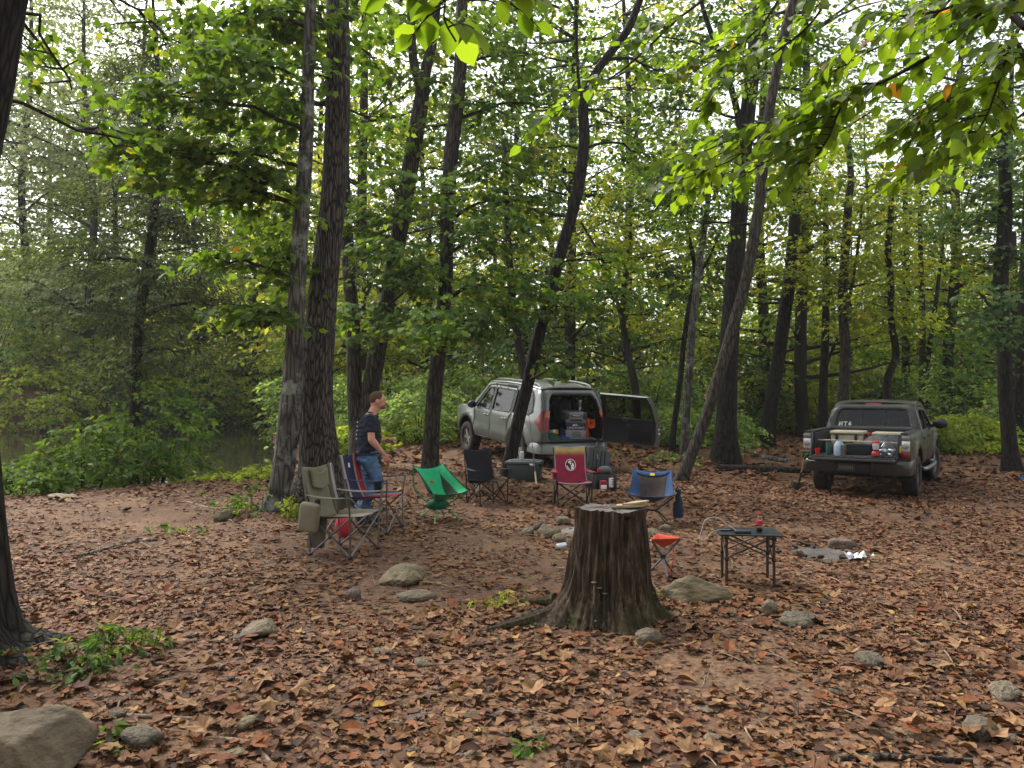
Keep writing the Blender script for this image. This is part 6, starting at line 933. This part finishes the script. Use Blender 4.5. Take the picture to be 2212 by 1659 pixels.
for s, K_, A_ in ((-1, RK, RA), (1, LK, LA)):
    h_ = (-.01, s * .095, .90); jn.tube(spline([h_, np.add(h_, K_) / 2 + np.array((.02, 0, 0)), K_], 7), [.115, .112, .105, .098, .09, .084, .08], 18); jn.tube(spline([K_, np.add(K_, A_) / 2 + np.array((-.015, 0, 0)), A_], 7), [.08, .08, .08, .076, .072, .07, .072], 18); jn.ball(K_, .079, 14, 10)
remeshed('jeans', jn, JEAN, man, .010, 4, .5, .08)
MB().tube([(-.008 + .155 * math.cos(a), .19 * math.sin(a), .945 + .01 * math.cos(a)) for a in np.linspace(0, 2 * math.pi, 25)], .016, 6).build('belt', BLACKPL, man)
for A_, tr in ((RA, -.9), (LA, 0)):
    so_ = MB(); m_ = Matrix.Translation(A_) @ Matrix.Rotation(-tr, 4, 'Y'); v, f = bez_box((.27, .095, .09), .035, 3); so_.add(v, f, m_ @ Matrix.Translation((.065, 0, -.045))); v, f = bez_box((.12, .085, .1), .03, 3); so_.add(v, f, m_ @ Matrix.Translation((0, 0, .0))); remeshed('shoe', so_, SHOE, man, .01, 2)
hr = MB(); hr.ball(HC + Vector((-.012, 0, .022)), (.098, .083, .103), 22, 16, tilt); cut = MB()
ho = remeshed('hair', hr, HAIR, man, .008, 1)
bm = bmesh.new(); bm.from_mesh(ho.data); kill = [v for v in bm.verts if (v.co.x - HC.x) * .8 + (HC.z + .045 - v.co.z) * .75 > .05 or v.co.z < HC.z - .055]; bmesh.ops.delete(bm, geom=kill, context='VERTS'); bm.to_mesh(ho.data); bm.free()
be = MB(); be.ball(HC + Vector((.045, 0, -.075)), (.062, .054, .045), 18, 12, tilt); bo = remeshed('beard', be, mat('beard_hair', srgb('#7a5238'), .9, noise=.3, nscale=70), man, .007, 1)
for s in (-1, 1): MB().ball(HC + Vector((.083, s * .032, .006)), (.01, .014, .007), 10, 8).build('eye', mat('eye_dark', srgb('#1d1714'), .2), man)
MB().ball(HC + Vector((.099, 0, -.062)), (.008, .024, .005), 10, 6).build('mouth', mat('lips', srgb('#8f5048'), .6), man)
for k in range(5): MB().box((-.134 - .0035 * k, .0, 1.36 - .055 * k), (.012, .1 - .012 * k, .014), (0, .1, 0), bev=.003).build('back_print', WHITE, man)
bpy.context.view_layer.update()
mstk = empty('stick', man.matrix_basis @ (Vector(RWr) + Vector((.055, .015, -.06))), label='short brown stick held in the hand of the man', cat='stick'); MB().tube(spline([(.0, .0, .09), (.0, 0, -.05), (-.015, .01, -.13), (-.0, .0, -.22)], 10), [.014, .015, .016, .017, .017, .016, .016, .015, .013, .01], 8).build('wood', mat('stick_wood', srgb('#8c5a34'), .85, noise=.3, nscale=14), mstk)
snk = empty('snack', man.matrix_basis @ (Vector(LWr) + Vector((.11, -.05, .03))), label='small pale thing pinched in the other hand of the man', cat='snack'); MB().ball((0, 0, 0), (.03, .02, .022), 10, 8).build('crust', mat('snack_tan', srgb('#b7a184'), .8), snk)
# ------------------------------------------------------------------ stump
sx, sy = STUMP; sz = gz1(sx, sy); sp0 = empty('tree_stump', (sx, sy, sz), label='broad weathered tree stump in the middle of the clearing', cat='stump'); n, k = 220, 90
prof = spline([(0, .42), (.04, .39), (.12, .35), (.25, .31), (.45, .277), (.62, .255), (.775, .238)], k); A, Hh = np.meshgrid(np.linspace(0, 2 * math.pi, n, endpoint=False), prof[:, 0]); R_ = np.repeat(prof[:, 1][:, None], n, 1)
rid = fbm(A * n * .06, Hh * 1.2, 3, 3); rid2 = np.abs(vnoise(A * n * .12, Hh * 2.5, 8) - .5) * 2
low = np.exp(-Hh / .10); R_ = R_ * (1 + .10 * (fbm(np.cos(A) * 1.6 + 5, np.sin(A) * 1.6 + Hh * .6, 3, 4) - .45) * 2) + .095 * (rid - .5) + .045 * (rid2 - .5) + low * .07 * np.maximum(0, np.cos(5 * A + .6)) + low * .22 * np.exp(-((np.angle(np.exp(1j * (A - 3.5)))) / .22) ** 2)
da = np.angle(np.exp(1j * (A - 5.25))); R_ -= .085 * np.exp(-(da / .17) ** 2) * S(.3, .55, Hh) * (1 - S(.70, .76, Hh)) * (.5 + rid2); R_ -= .03 * np.exp(-((np.angle(np.exp(1j * (A - 4.2)))) / .05) ** 2) * S(.1, .3, Hh)
V = np.stack([R_ * np.cos(A) + .015 * Hh, R_ * np.sin(A), Hh - .06 * (Hh < .001) + S(.6, .775, Hh) * .05 * (fbm(np.cos(A) * 2.5 + 3, np.sin(A) * 2.5, 3, 6) - .45)], -1).reshape(-1, 3).tolist(); f = [[i * n + j, i * n + (j + 1) % n, (i + 1) * n + (j + 1) % n, (i + 1) * n + j] for i in range(k - 1) for j in range(n)]
STB = bpy.data.materials.new('stump_wood'); STB.use_nodes = True; N = STB.node_tree.nodes; L = STB.node_tree.links; b = N['Principled BSDF']; b.inputs['Roughness'].default_value = .92; b.inputs['Specular IOR Level'].default_value = .15
tc = N.new('ShaderNodeTexCoord'); mp = N.new('ShaderNodeMapping'); mp.inputs['Scale'].default_value = (1, 1, .07); L.new(tc.outputs['Object'], mp.inputs[0]); n1 = N.new('ShaderNodeTexNoise'); n1.inputs['Scale'].default_value = 38; n1.inputs['Detail'].default_value = 9; n1.inputs['Roughness'].default_value = .68; L.new(mp.outputs[0], n1.inputs[0])
n2 = N.new('ShaderNodeTexNoise'); n2.inputs['Scale'].default_value = 5; n2.inputs['Detail'].default_value = 8; n2.inputs['Roughness'].default_value = .7; L.new(tc.outputs['Object'], n2.inputs[0])
c1 = N.new('ShaderNodeValToRGB'); e = c1.color_ramp.elements; e[0].position = .3; e[0].color = (*srgb('#211b16'), 1); e[1].position = .72; e[1].color = (*srgb('#7e7267'), 1); q_ = e.new(.5); q_.color = (*srgb('#4a4137'), 1); L.new(n1.outputs['Fac'], c1.inputs[0])
c2 = N.new('ShaderNodeValToRGB'); c2.color_ramp.elements[0].position = .42; c2.color_ramp.elements[0].color = (.75, .7, .65, 1); c2.color_ramp.elements[1].position = .62; c2.color_ramp.elements[1].color = (1.25, 1.15, 1.0, 1); L.new(n2.outputs['Fac'], c2.inputs[0])
mx = N.new('ShaderNodeMix'); mx.data_type = 'RGBA'; mx.blend_type = 'MULTIPLY'; mx.inputs[0].default_value = 1; L.new(c1.outputs[0], mx.inputs[6]); L.new(c2.outputs[0], mx.inputs[7])
n3 = N.new('ShaderNodeTexNoise'); n3.inputs['Scale'].default_value = 3.2; n3.inputs['Detail'].default_value = 9; n3.inputs['Roughness'].default_value = .75; L.new(tc.outputs['Object'], n3.inputs[0]); sz_ = N.new('ShaderNodeSeparateXYZ'); L.new(tc.outputs['Object'], sz_.inputs[0]); mr = N.new('ShaderNodeMapRange'); mr.inputs[1].default_value = .32; mr.inputs[2].default_value = 0; mr.inputs[3].default_value = -.18; mr.inputs[4].default_value = .1; L.new(sz_.outputs['Z'], mr.inputs[0])
ad = N.new('ShaderNodeMath'); L.new(n3.outputs['Fac'], ad.inputs[0]); L.new(mr.outputs[0], ad.inputs[1]); m3 = N.new('ShaderNodeMapRange'); m3.inputs[1].default_value = .5; m3.inputs[2].default_value = .62; m3.inputs[4].default_value = .75; L.new(ad.outputs[0], m3.inputs[0])
mo = N.new('ShaderNodeMix'); mo.data_type = 'RGBA'; L.new(m3.outputs[0], mo.inputs[0]); L.new(mx.outputs[2], mo.inputs[6]); mo.inputs[7].default_value = (*srgb('#3e3c22'), 1); L.new(mo.outputs[2], b.inputs['Base Color'])
bp = N.new('ShaderNodeBump'); bp.inputs['Distance'].default_value = .035; L.new(n1.outputs['Fac'], bp.inputs['Height']); L.new(bp.outputs[0], b.inputs['Normal'])
MB().add(V, f).build('side_wood', STB, sp0, smooth=180)
top = [V[(k - 1) * n + j] for j in range(n)]; tm_ = MB(); rings = 10; tv_ = []
for q_ in range(rings + 1):
    for j in range(n): t = q_ / rings; x, y, z = top[j]; tv_.append((x * t, y * t, z + .006 - .004 * t + .008 * (float(vnoise(np.array(x * t * 14), np.array(y * t * 14), 5)) - .5)))
tm_.add(tv_, [[i * n + j, i * n + (j + 1) % n, (i + 1) * n + (j + 1) % n, (i + 1) * n + j] for i in range(rings) for j in range(n)][::1]); CUT = mat('grey_cut_wood', srgb('#655d55'), .85, noise=.3, nscale=9, bump=.01, dirt=(srgb('#3a332c'), .9, 6)); tm_.build('cut_face', CUT, sp0, smooth=60)
N = CUT.node_tree.nodes; L = CUT.node_tree.links; b = N['Principled BSDF']; src = b.inputs['Base Color'].links[0].from_socket; wv = N.new('ShaderNodeTexWave'); wv.wave_type = 'RINGS'; wv.rings_direction = 'Z'; wv.inputs['Scale'].default_value = 22; wv.inputs['Distortion'].default_value = 3; wv.inputs['Detail'].default_value = 4; tc = N.new('ShaderNodeTexCoord'); L.new(tc.outputs['Object'], wv.inputs[0]); mx = N.new('ShaderNodeMix'); mx.data_type = 'RGBA'; mx.blend_type = 'MULTIPLY'; mx.inputs[0].default_value = .45; L.new(src, mx.inputs[6]); L.new(wv.outputs['Color'], mx.inputs[7]); L.new(mx.outputs[2], b.inputs['Base Color'])
cl = MB(); cl.tube([(-.06, -.1, .782), (.0, -.13, .784), (.05, -.12, .784)], .008, 5); cl.build('crack', mat('crack_dark', srgb('#2a221c'), .9), sp0)
for a0, L_, r0 in ((3.5, .55, .07), (2.6, .35, .05)):
    pts = [(math.cos(a0) * (.42 + L_ * t) + .04 * math.sin(3 * t), math.sin(a0) * (.42 + L_ * t), .05 - .07 * t) for t in np.linspace(0, 1, 8)]; MB().tube(pts, np.linspace(r0, .015, 8), 8).build('root', STB, sp0)
for j in range(5): a = 4.3 + .12 * (j % 3); MB().lathe([(.02, 0), (.022, .003), (.01, .007)], 10, Matrix.Translation((.315 * math.cos(a), .315 * math.sin(a), .30 - .035 * j + .2 * (j > 4)))).build('bracket_fungus', mat('fungus', srgb('#4f463b'), .9), sp0)
wd = empty('split_log', (sx + .16, sy - .02, sz + .785), (0, 0, .25), 'pale split wood wedge lying on the stump', 'firewood'); MB().prism([(-.12, -.04), (-.04, -.06), (.08, -.04), (.15, .02), (.06, .05), (-.08, .04)], .016).build('wood', mat('split_wood', srgb('#9a8868'), .8, noise=.2, nscale=8), wd, smooth=0); MB().prism([(-.09, -.035), (.0, -.045), (.09, -.025), (.14, .012), (.04, .04)], .014, Matrix.Translation((.02, 0, .018)) @ Matrix.Rotation(-.06, 4, 'Y')).build('splinter', MATS['split_wood'], wd, smooth=0)
# ------------------------------------------------------------------ stones
ROCKM = [mat('stone_%d' % i, srgb(c), .85, noise=.35, nscale=2.6, bump=.05, dirt=(srgb(d), .7, 1.5)) for i, (c, d) in enumerate((('#6a5d49', '#4a4030'), ('#665c4b', '#7a6c55'), ('#5a5142', '#40382a'), ('#66574d', '#4f423b'), ('#73674f', '#857558')))]
def rock_mesh(seed, sub=4, sharp=.35, flat=1.0):
    bm = bmesh.new(); bmesh.ops.create_icosphere(bm, subdivisions=sub, radius=1); r_ = np.random.default_rng(seed); off = r_.uniform(0, 50, 2); pl_ = [(Vector(r_.normal(0, 1, 3)).normalized(), r_.uniform(.5, .92)) for _ in range(12)]
    for v in bm.verts:
        d = v.co.normalized(); m_ = 1.0
        for nn, h in pl_: c_ = d.dot(nn); m_ = min(m_, h / c_) if c_ > .2 else m_
        m_ = 1 + (m_ - 1) * .92; m_ *= 1 + sharp * (float(fbm(np.array(d.x * 1.7 + off[0] + d.z), np.array(d.y * 1.7 + off[1] - d.z), 4, seed)) - .45); v.co = d * m_
    bmesh.ops.smooth_vert(bm, verts=bm.verts[:], factor=.3); me = bpy.data.meshes.new('stone'); bm.to_mesh(me); bm.free(); me.polygons.foreach_set('use_smooth', [True] * len(me.polygons)); return me
RM = [rock_mesh(300 + i, 3) for i in range(8)]
def rock(label, px, py, wpx, hpx, mi, seed=0, big=False, deep=.35, ratio=.8, group=None, yaw=None, guess=6):
    g_ = G(px, py, guess); k_ = g_.y / F; me = (rock_mesh(900 + seed, 5, .3) if big else RM[seed % 8]).copy(); me.materials.clear(); me.materials.append(ROCKM[mi]); o = bpy.data.objects.new('boulder' if big else 'stone', me); COL.objects.link(o)
    w_ = wpx * k_ / 2; h_ = hpx * k_; o.scale = (w_ * 1.1, w_ * ratio, h_ / (2 - deep * 2) * 1.05); o.rotation_euler = (0, 0, (seed * 1.3) % 6.28 if yaw is None else yaw); o.location = (g_.x, g_.y + w_ * ratio * .6, g_.z + h_ / (2 - deep * 2) * (1 - 2 * deep)); return tag(o, label, 'stone', group)
rock('big mossy brown boulder in the near corner of the picture', 25, 1700, 235, 165, 0, 1, True, .3, .9, yaw=.3, guess=3.2)
rock('dark rounded stone just right of the big boulder', 292, 1622, 110, 38, 2, 2); rock('pale domed boulder half buried near the chairs', 868, 1266, 108, 40, 4, 3, True, .3, .7); rock('small purplish stone beside the pale domed boulder', 762, 1298, 48, 34, 3, 4); rock('flat pale stone in front of the domed boulder', 897, 1298, 84, 22, 1, 5)
rock('low stone with a white patch left of the stump', 556, 1376, 116, 32, 0, 6); rock('long grey boulder behind the right side of the stump', 1498, 1304, 175, 54, 4, 7, True, .35, .55, yaw=.15); rock('angular brown stone right of the long boulder', 1666, 1332, 56, 30, 0, 8); rock('long flat stone below the folding table', 1732, 1354, 96, 28, 2, 9, yaw=.1); rock('smooth oval stone at the foot of the stump', 1402, 1394, 66, 30, 1, 10)
rock('grey slab stone in the leaves far right of the stump', 1890, 1444, 80, 30, 2, 11); rock('brown rounded stone at the edge of the ash patch', 1818, 1186, 66, 30, 3, 12); rock('small dark stone on the left of the ash patch', 1725, 1204, 34, 18, 2, 17, guess=7.5); rock('low brown stone in front of the ash patch', 1790, 1220, 30, 13, 0, 18, guess=7.5); rock('pale stone under the roots of the scarred tree', 482, 1126, 55, 26, 0, 13); rock('flat pale slab at the water edge', 128, 1080, 85, 12, 4, 14, guess=12); rock('square stone near the right edge of the picture', 2180, 1510, 80, 30, 1, 15); rock('mossy stone low in the right corner', 2130, 1600, 110, 38, 2, 16)
for i, (px, py, w_, h_) in enumerate(((1143, 1158, 38, 24), (1185, 1164, 62, 34), (1205, 1174, 34, 22), (1168, 1146, 44, 22), (1218, 1134, 46, 16), (1415, 1160, 34, 20), (1440, 1150, 30, 16), (1235, 1178, 26, 16), (1128, 1150, 22, 12), (1290, 1126, 40, 14), (1360, 1130, 40, 16))): rock(['leftmost stone', 'largest stone', 'front rounded stone', 'rear grey stone', 'back stone', 'stone right of the stump', 'far right stone', 'low stone against the stump', 'tiny outer stone', 'back middle stone', 'back right stone'][i] + ' of the fire ring', px, py, w_, h_, (1, 0, 4, 2, 1)[i % 5], 20 + i, group='fire ring stones', guess=8.5)
r_ = np.random.default_rng(21)
for i in range(34):
    py = 1370 + 280 * r_.uniform() ** .8; px = r_.uniform(120, 2190); k_ = (py - HY) / 600
    if abs(px - 1310) < 170 and py < 1400 or px < 220 and py > 1500: continue
    rock('small half buried stone among the fallen leaves', px, py, r_.uniform(26, 62) * k_, r_.uniform(7, 15) * k_, int(r_.integers(0, 5)), 40 + i, group='small stones in the leaf litter', guess=4.5)
# ------------------------------------------------------------------ ash, foil, can, logs, sticks
def patch(name, px, py, rx, ry, color, label, cat, seed):
    c_ = G(px, py, 8); o = empty(name, c_, label=label, cat=cat); m_ = MB()
    def fn(u, v): a = 2 * math.pi * u; rr = v * (1 + .35 * (float(fbm(np.array(math.cos(a) * 2 + seed), np.array(math.sin(a) * 2), 3, seed)) - .45)); x = c_.x + rx * rr * math.cos(a); y = c_.y + ry * rr * math.sin(a); return (x - c_.x, y - c_.y, gz1(x, y) - c_.z - .012 + .13 * (1 - v ** 2) * float(fbm(np.array(x * 9), np.array(y * 9), 3, 4)) - .02 * v ** 4)
    m_.grid(fn, 40, 10).build('ash_bed', mat(name + '_ash', color, .95, noise=.45, nscale=9, bump=.02), o, smooth=60); return o
ap = patch('ash_patch', 1775, 1200, .45, .42, srgb('#4e4944'), 'old fire patch of grey ash and charred wood right of the table', 'ash', 3); fr_ = patch('fire_ash', 1290, 1152, .6, .55, srgb('#6a655f'), 'pale ash inside the stone fire ring', 'ash', 5)
CH = mat('charcoal', srgb('#151311'), .9, noise=.5, nscale=20); r_ = np.random.default_rng(8)
for q_, o in ((9, ap), (6, fr_)):
    for i in range(q_): a = r_.uniform(0, 6.28); x, y = r_.normal(0, .2, 2); L_ = r_.uniform(.05, .14); MB().tube([(x, y, .05), (x + L_ * math.cos(a), y + L_ * math.sin(a), .06 + r_.uniform(-.01, .02))], [.018, .013], 6).build('charred_stick', CH, o)
fo = empty('foil', G(1856, 1212, 7.6), (0, 0, .3), 'crumpled silver foil in the ash patch', 'foil'); MB().grid(lambda u, v: ((u - .5) * .26, (v - .5) * .16, .02 + .05 * float(vnoise(np.array(u * 7), np.array(v * 5), 3)) + .03 * abs(2 * v - 1)), 12, 8).build('foil_sheet', mat('foil_metal', srgb('#c6c8cc'), .3, .9), fo, smooth=0)
cn = empty('drink_can', G(1212, 1186, 8), (0, 0, .6), 'white drink can lying left of the stump', 'can'); R_c = Matrix.Translation((0, 0, .035)) @ Matrix.Rotation(1.5, 4, 'Y'); MB().lathe([(.024, -.06), (.032, -.05), (.032, .048), (.025, .06), (.02, .058)], 18, R_c).build('can_wall', mat('can_white', srgb('#c9cdd2'), .3, .4), cn); MB().lathe([(.02, .0595), (.005, .06)], 14, R_c).build('can_end', CHROME, cn)
def log(name, label, pts, r0, r1, bark, cat='log', seed=1, n=14):
    w_ = [G(px, py, gs) for px, py, gs in pts]; o = empty(name, w_[0], label=label, cat=cat); q = [(p.x - w_[0].x, p.y - w_[0].y, p.z - w_[0].z + r0 * .55) for p in w_]
    v, f, path, rr = trunk_mesh(q, np.linspace(r0, r1, len(q)), n, .06 if r0 < .06 else .15, .2, seed); f.append(list(range(n))[::-1]); MB().add(v, f).build('wood', BARK[bark] if isinstance(bark, str) else bark, o, smooth=60); return o
log('fallen_log', 'mossy fallen log lying left of the pickup', [(1552, 1016, 17), (1640, 1018, 17), (1750, 1022, 17)], .10, .07, 'mid', seed=3)
log('fallen_log', 'pale weathered log end behind the mossy log', [(1640, 990, 19), (1700, 1000, 19)], .08, .06, 'grey', seed=4)
STW = mat('stick_bark', srgb('#7b6a58'), .9, noise=.4, nscale=25, bump=.004)
log('fallen_stick', 'pale lichened stick beside the big boulder', [(205, 1548, 3.8), (300, 1550, 3.8), (425, 1556, 3.8)], .014, .008, STW, 'stick', 5, 8); log('fallen_stick', 'curved grey stick near the bottom of the picture', [(470, 1600, 3.6), (530, 1606, 3.6), (575, 1640, 3.4), (590, 1665, 3.3)], .012, .01, STW, 'stick', 6, 8); log('fallen_stick', 'thick mossy stick in the lower right corner', [(1800, 1650, 3.4), (1900, 1640, 3.4), (2010, 1645, 3.4), (2100, 1650, 3.4)], .02, .013, 'mid', 'stick', 7, 8)
log('exposed_root', 'low root snaking through the leaves left of the chairs', [(170, 1205, 7.5), (240, 1185, 7.8), (300, 1172, 8), (340, 1168, 8)], .022, .014, 'grey', 'root', 8); log('exposed_root', 'bark covered root running left from the stump', [(1000, 1380, 5.1), (1060, 1362, 5.2), (1120, 1340, 5.4), (1170, 1320, 5.6)], .012, .03, 'mid', 'root', 9)
log('driftwood', 'tangle of bare roots at the waterline of the far bank', [(470, 905, 44), (520, 925, 44), (600, 918, 44)], .12, .08, 'far', 'driftwood', 10); log('fallen_stick', 'thin stick on the bare bank left of the scarred tree', [(400, 1085, 11.5), (470, 1100, 11), (560, 1090, 11)], .018, .01, STW, 'stick', 11, 8)
# ------------------------------------------------------------------ weeds and seedlings
def weeds(label, px, py, rx, h, n_, leaf, size, seed, kind='ovate'):
    g_ = G(px, py, 6); rng = np.random.default_rng(seed); o = empty('weed_clump', g_, label=label, cat='weeds'); k_ = g_.y / F; c = np.stack([rng.normal(0, rx * k_ * .5, n_), rng.normal(0, rx * k_ * .35, n_), rng.uniform(.02, 1, n_) * h * k_], -1); c[:, 2] += gz(c[:, 0] + g_.x, c[:, 1] + g_.y) - g_.z
    V, T = gather(sprays(rng, c, rng.uniform(0, 6.28, n_), np.full(n_, .09), 5, size, kind, spread=.8)); np_mesh('foliage', V, T, LM[leaf], o); st = MB()
    for q_ in range(min(n_, 30)): p = c[q_]; st.tube([(p[0] * .85, p[1] * .85, -.02), p], [.003, .002], 4)
    st.build('stems', LM[leaf], o, kind='stuff')
weeds('green weeds and ivy at the foot of the near gnarled trunk', 170, 1450, 150, 55, 42, 'dark', .05, 1); weeds('bright grass tuft right of the near gnarled trunk', 250, 1410, 90, 60, 45, 'maple', .07, 2, 'fine'); weeds('leafy weeds at the base of the scarred tree', 520, 1110, 60, 60, 60, 'maple', .06, 3); weeds('yellowing weeds between the scarred tree and the thick trunk', 640, 1120, 40, 50, 30, 'lime', .06, 4); weeds('small fern like weeds left of the chairs', 380, 1150, 70, 20, 14, 'maple', .06, 5); weeds('ivy leaves climbing the front of the stump', 1275, 1352, 60, 30, 14, 'dark', .045, 6); weeds('three leaved seedling on the right of the stump', 1395, 1335, 24, 60, 7, 'lime', .05, 7); weeds('grass tuft at the left root of the stump', 1090, 1310, 50, 36, 24, 'lime', .05, 8, 'fine'); weeds('low ivy at the left base of the stump', 1190, 1350, 50, 22, 14, 'dark', .045, 9); weeds('tiny green sprout in the leaves near the bottom edge', 1145, 1620, 40, 22, 8, 'maple', .05, 10); weeds('small plant sprouting beside the big boulder', 240, 1610, 50, 40, 12, 'maple', .06, 11)
weeds('seedling leaves at the foot of the broad straight trunk', 1605, 985, 40, 30, 26, 'shrub', .09, 12); weeds('pale seedlings in the leaves left of the bowed tree', 1440, 1000, 70, 30, 40, 'shrub', .09, 13)
# ------------------------------------------------------------------ branches hanging into the picture from above
BL = [ramp_mat('beech_blade_%d' % i, [(0, srgb(c)), (1, srgb(c))], .45, (1.9, 1.85, .45), .68, .3) for i, c in enumerate(('#546a28', '#61782c', '#4a6026', '#6e8230', '#5a702a', '#8a6028'))]
BLM = []
for i in range(12):
    v, t_ = ovl(.33 + .02 * (i % 3)); v = v.copy(); rr_ = np.random.default_rng(i); v[:, 2] += rr_.normal(0, .015, len(v)) - .12 * (i % 4) * v[:, 0] ** 2; m_ = bpy.data.meshes.new('leaf'); m_.from_pydata(v.tolist(), [], t_.tolist()); m_.materials.append(BL[i % 5 if i < 11 else 5]); m_.polygons.foreach_set('use_smooth', [True] * len(m_.polygons)); BLM.append(m_)
def hanging_branch(label, paths, leaf, n_twig, seed, step=.05, tw_len=.26):
    rng = np.random.default_rng(seed); w0 = P(*paths[0][0][:3]); o = empty('overhanging_branch', w0, label=label, cat='branch', group='beech branches reaching into the picture'); st = MB(); leaves = []
    for path in paths:
        pts = spline([tuple(P(px, py, Y) - w0) + (wpx / F * Y / 2,) for px, py, Y, wpx in path], 30); st.tube(pts[:, :3], np.maximum(pts[:, 3], .0025), 7)
        for k in range(n_twig):
            i = int(rng.uniform(3, 29)); b_ = pts[i, :3]; d_ = pts[min(i + 1, 29), :3] - pts[i - 1, :3]; d_ = d_ / np.linalg.norm(d_); az = math.atan2(d_[1], d_[0]) + rng.choice([-1, 1]) * rng.uniform(.4, 1.1); L_ = tw_len * rng.uniform(.5, 1.3)
            e_ = [b_ + np.array((math.cos(az), math.sin(az), .1 - .45 * t)) * L_ * t for t in np.linspace(0, 1, 6)]; st.tube(e_, np.linspace(.003, .0013, 6), 4)
            m = max(3, int(L_ / step)); 
            for j in range(m):
                t = (j + .6) / m; p = b_ + np.array((math.cos(az), math.sin(az), .1 - .45 * t)) * L_ * t; leaves.append((p, az + (-1) ** j * rng.uniform(.4, 1.0) * (1 - .6 * (j == m - 1)), rng.normal(.5, .25), rng.normal(0, .45), leaf * rng.uniform(.75, 1.2)))
    st.build('stem', TWIG, o)
    rng.shuffle(leaves) if False else None
    for i, (p, az, pit, rol, s) in enumerate(leaves[:300]):
        l_ = bpy.data.objects.new('leaf', BLM[int(rng.integers(0, 12)) if rng.uniform() < .1 else int(rng.integers(0, 11))]); COL.objects.link(l_); l_.parent = o; l_.location = p; l_.scale = (s, s, s); l_.rotation_euler = Matrix(leaf_frames(np.array([az]), np.array([pit]), np.array([rol]))[0]).to_euler()
hanging_branch('long beech branch slanting across the upper right', [[(2215, 60, 3.3, 16), (2171, 23, 3.4, 14), (2124, 22, 3.4, 12), (2041, 100, 3.5, 10), (1934, 163, 3.6, 8), (1858, 197, 3.7, 7), (1741, 247, 3.8, 5), (1625, 283, 3.9, 4), (1475, 347, 4.0, 3)]], .082, 50, 1)
hanging_branch('drooping beech branch over the pickup', [[(1858, 197, 3.7, 6), (1818, 230, 3.7, 5), (1788, 300, 3.75, 4), (1741, 367, 3.8, 3)], [(2215, 120, 3.2, 6), (2130, 180, 3.3, 5), (2040, 250, 3.4, 4), (1960, 310, 3.5, 3)]], .08, 27, 2)
hanging_branch('dense beech sprays at the right picture edge', [[(2230, 160, 3.0, 10), (2190, 90, 3.1, 9), (2160, 170, 3.1, 6), (2120, 270, 3.2, 4), (2050, 330, 3.2, 3)], [(2225, 40, 3.2, 14), (2190, 0, 3.2, 14), (2150, -40, 3.2, 12), (2040, 20, 3.3, 6), (1900, 40, 3.4, 4)]], .078, 30, 3)
hanging_branch('thin beech twig crossing the dark curved trunk', [[(1560, -30, 4.3, 6), (1470, 37, 4.3, 5), (1437, 67, 4.3, 5), (1337, 157, 4.3, 4), (1237, 213, 4.3, 3), (1154, 310, 4.3, 2)]], .078, 22, 4)
hanging_branch('close cluster of big beech leaves at the top centre', [[(970, -90, 1.9, 5), (965, -20, 1.9, 4), (960, 40, 1.9, 3), (985, 90, 1.9, 2)], [(1040, -90, 2.0, 4), (1050, -40, 2.0, 3), (1065, 0, 2.0, 2)]], .078, 9, 5, .036, .13)
hanging_branch('beech sprays in the upper right between trunk and branch', [[(1800, -40, 4.0, 6), (1760, 40, 4.0, 5), (1680, 110, 4.1, 4), (1580, 170, 4.1, 3), (1500, 240, 4.2, 2)], [(2080, -30, 3.8, 6), (1990, 60, 3.9, 5), (1880, 110, 3.9, 4), (1790, 160, 4.0, 3)]], .078, 28, 6)
hanging_branch('loose beech sprays above the bowed tree', [[(1700, -30, 4.4, 5), (1640, 60, 4.4, 4), (1560, 120, 4.5, 3), (1450, 180, 4.5, 2)], [(1900, 230, 4.1, 4), (1800, 290, 4.2, 3), (1690, 330, 4.2, 3), (1590, 390, 4.3, 2)]], .08, 24, 8)
hanging_branch('beech spray low over the right of the pickup', [[(2230, 230, 3.6, 6), (2150, 290, 3.7, 4), (2060, 340, 3.8, 3), (1980, 370, 3.8, 2)]], .08, 26, 9)
hanging_branch('small beech spray left of the drooping branch', [[(1640, 290, 3.9, 3), (1590, 340, 3.9, 3), (1520, 370, 4.0, 2), (1440, 400, 4.0, 2)]], .075, 12, 7)

# ------------------------------------------------------------------ twigs strewn through the litter
r_ = np.random.default_rng(31); tw = MB()
for i in range(260):
    y = math.sqrt(r_.uniform(9, 100)); x = y * r_.uniform(-.7, .7); a = r_.uniform(0, 6.28); L_ = r_.uniform(.08, .35); z = gz1(x, y) + .025; b_ = r_.normal(0, .12)
    tw.tube(spline([(x, y, z), (x + L_ * .5 * math.cos(a + b_), y + L_ * .5 * math.sin(a + b_), z + r_.uniform(0, .02)), (x + L_ * math.cos(a), y + L_ * math.sin(a), z + r_.uniform(-.005, .01))], 4), np.linspace(.005, .0025, 4) * r_.uniform(.6, 1.5), 4)
tag(tw.build('twig_litter', STW, kind='stuff'), 'thin dead twigs strewn through the fallen leaves', 'twigs')
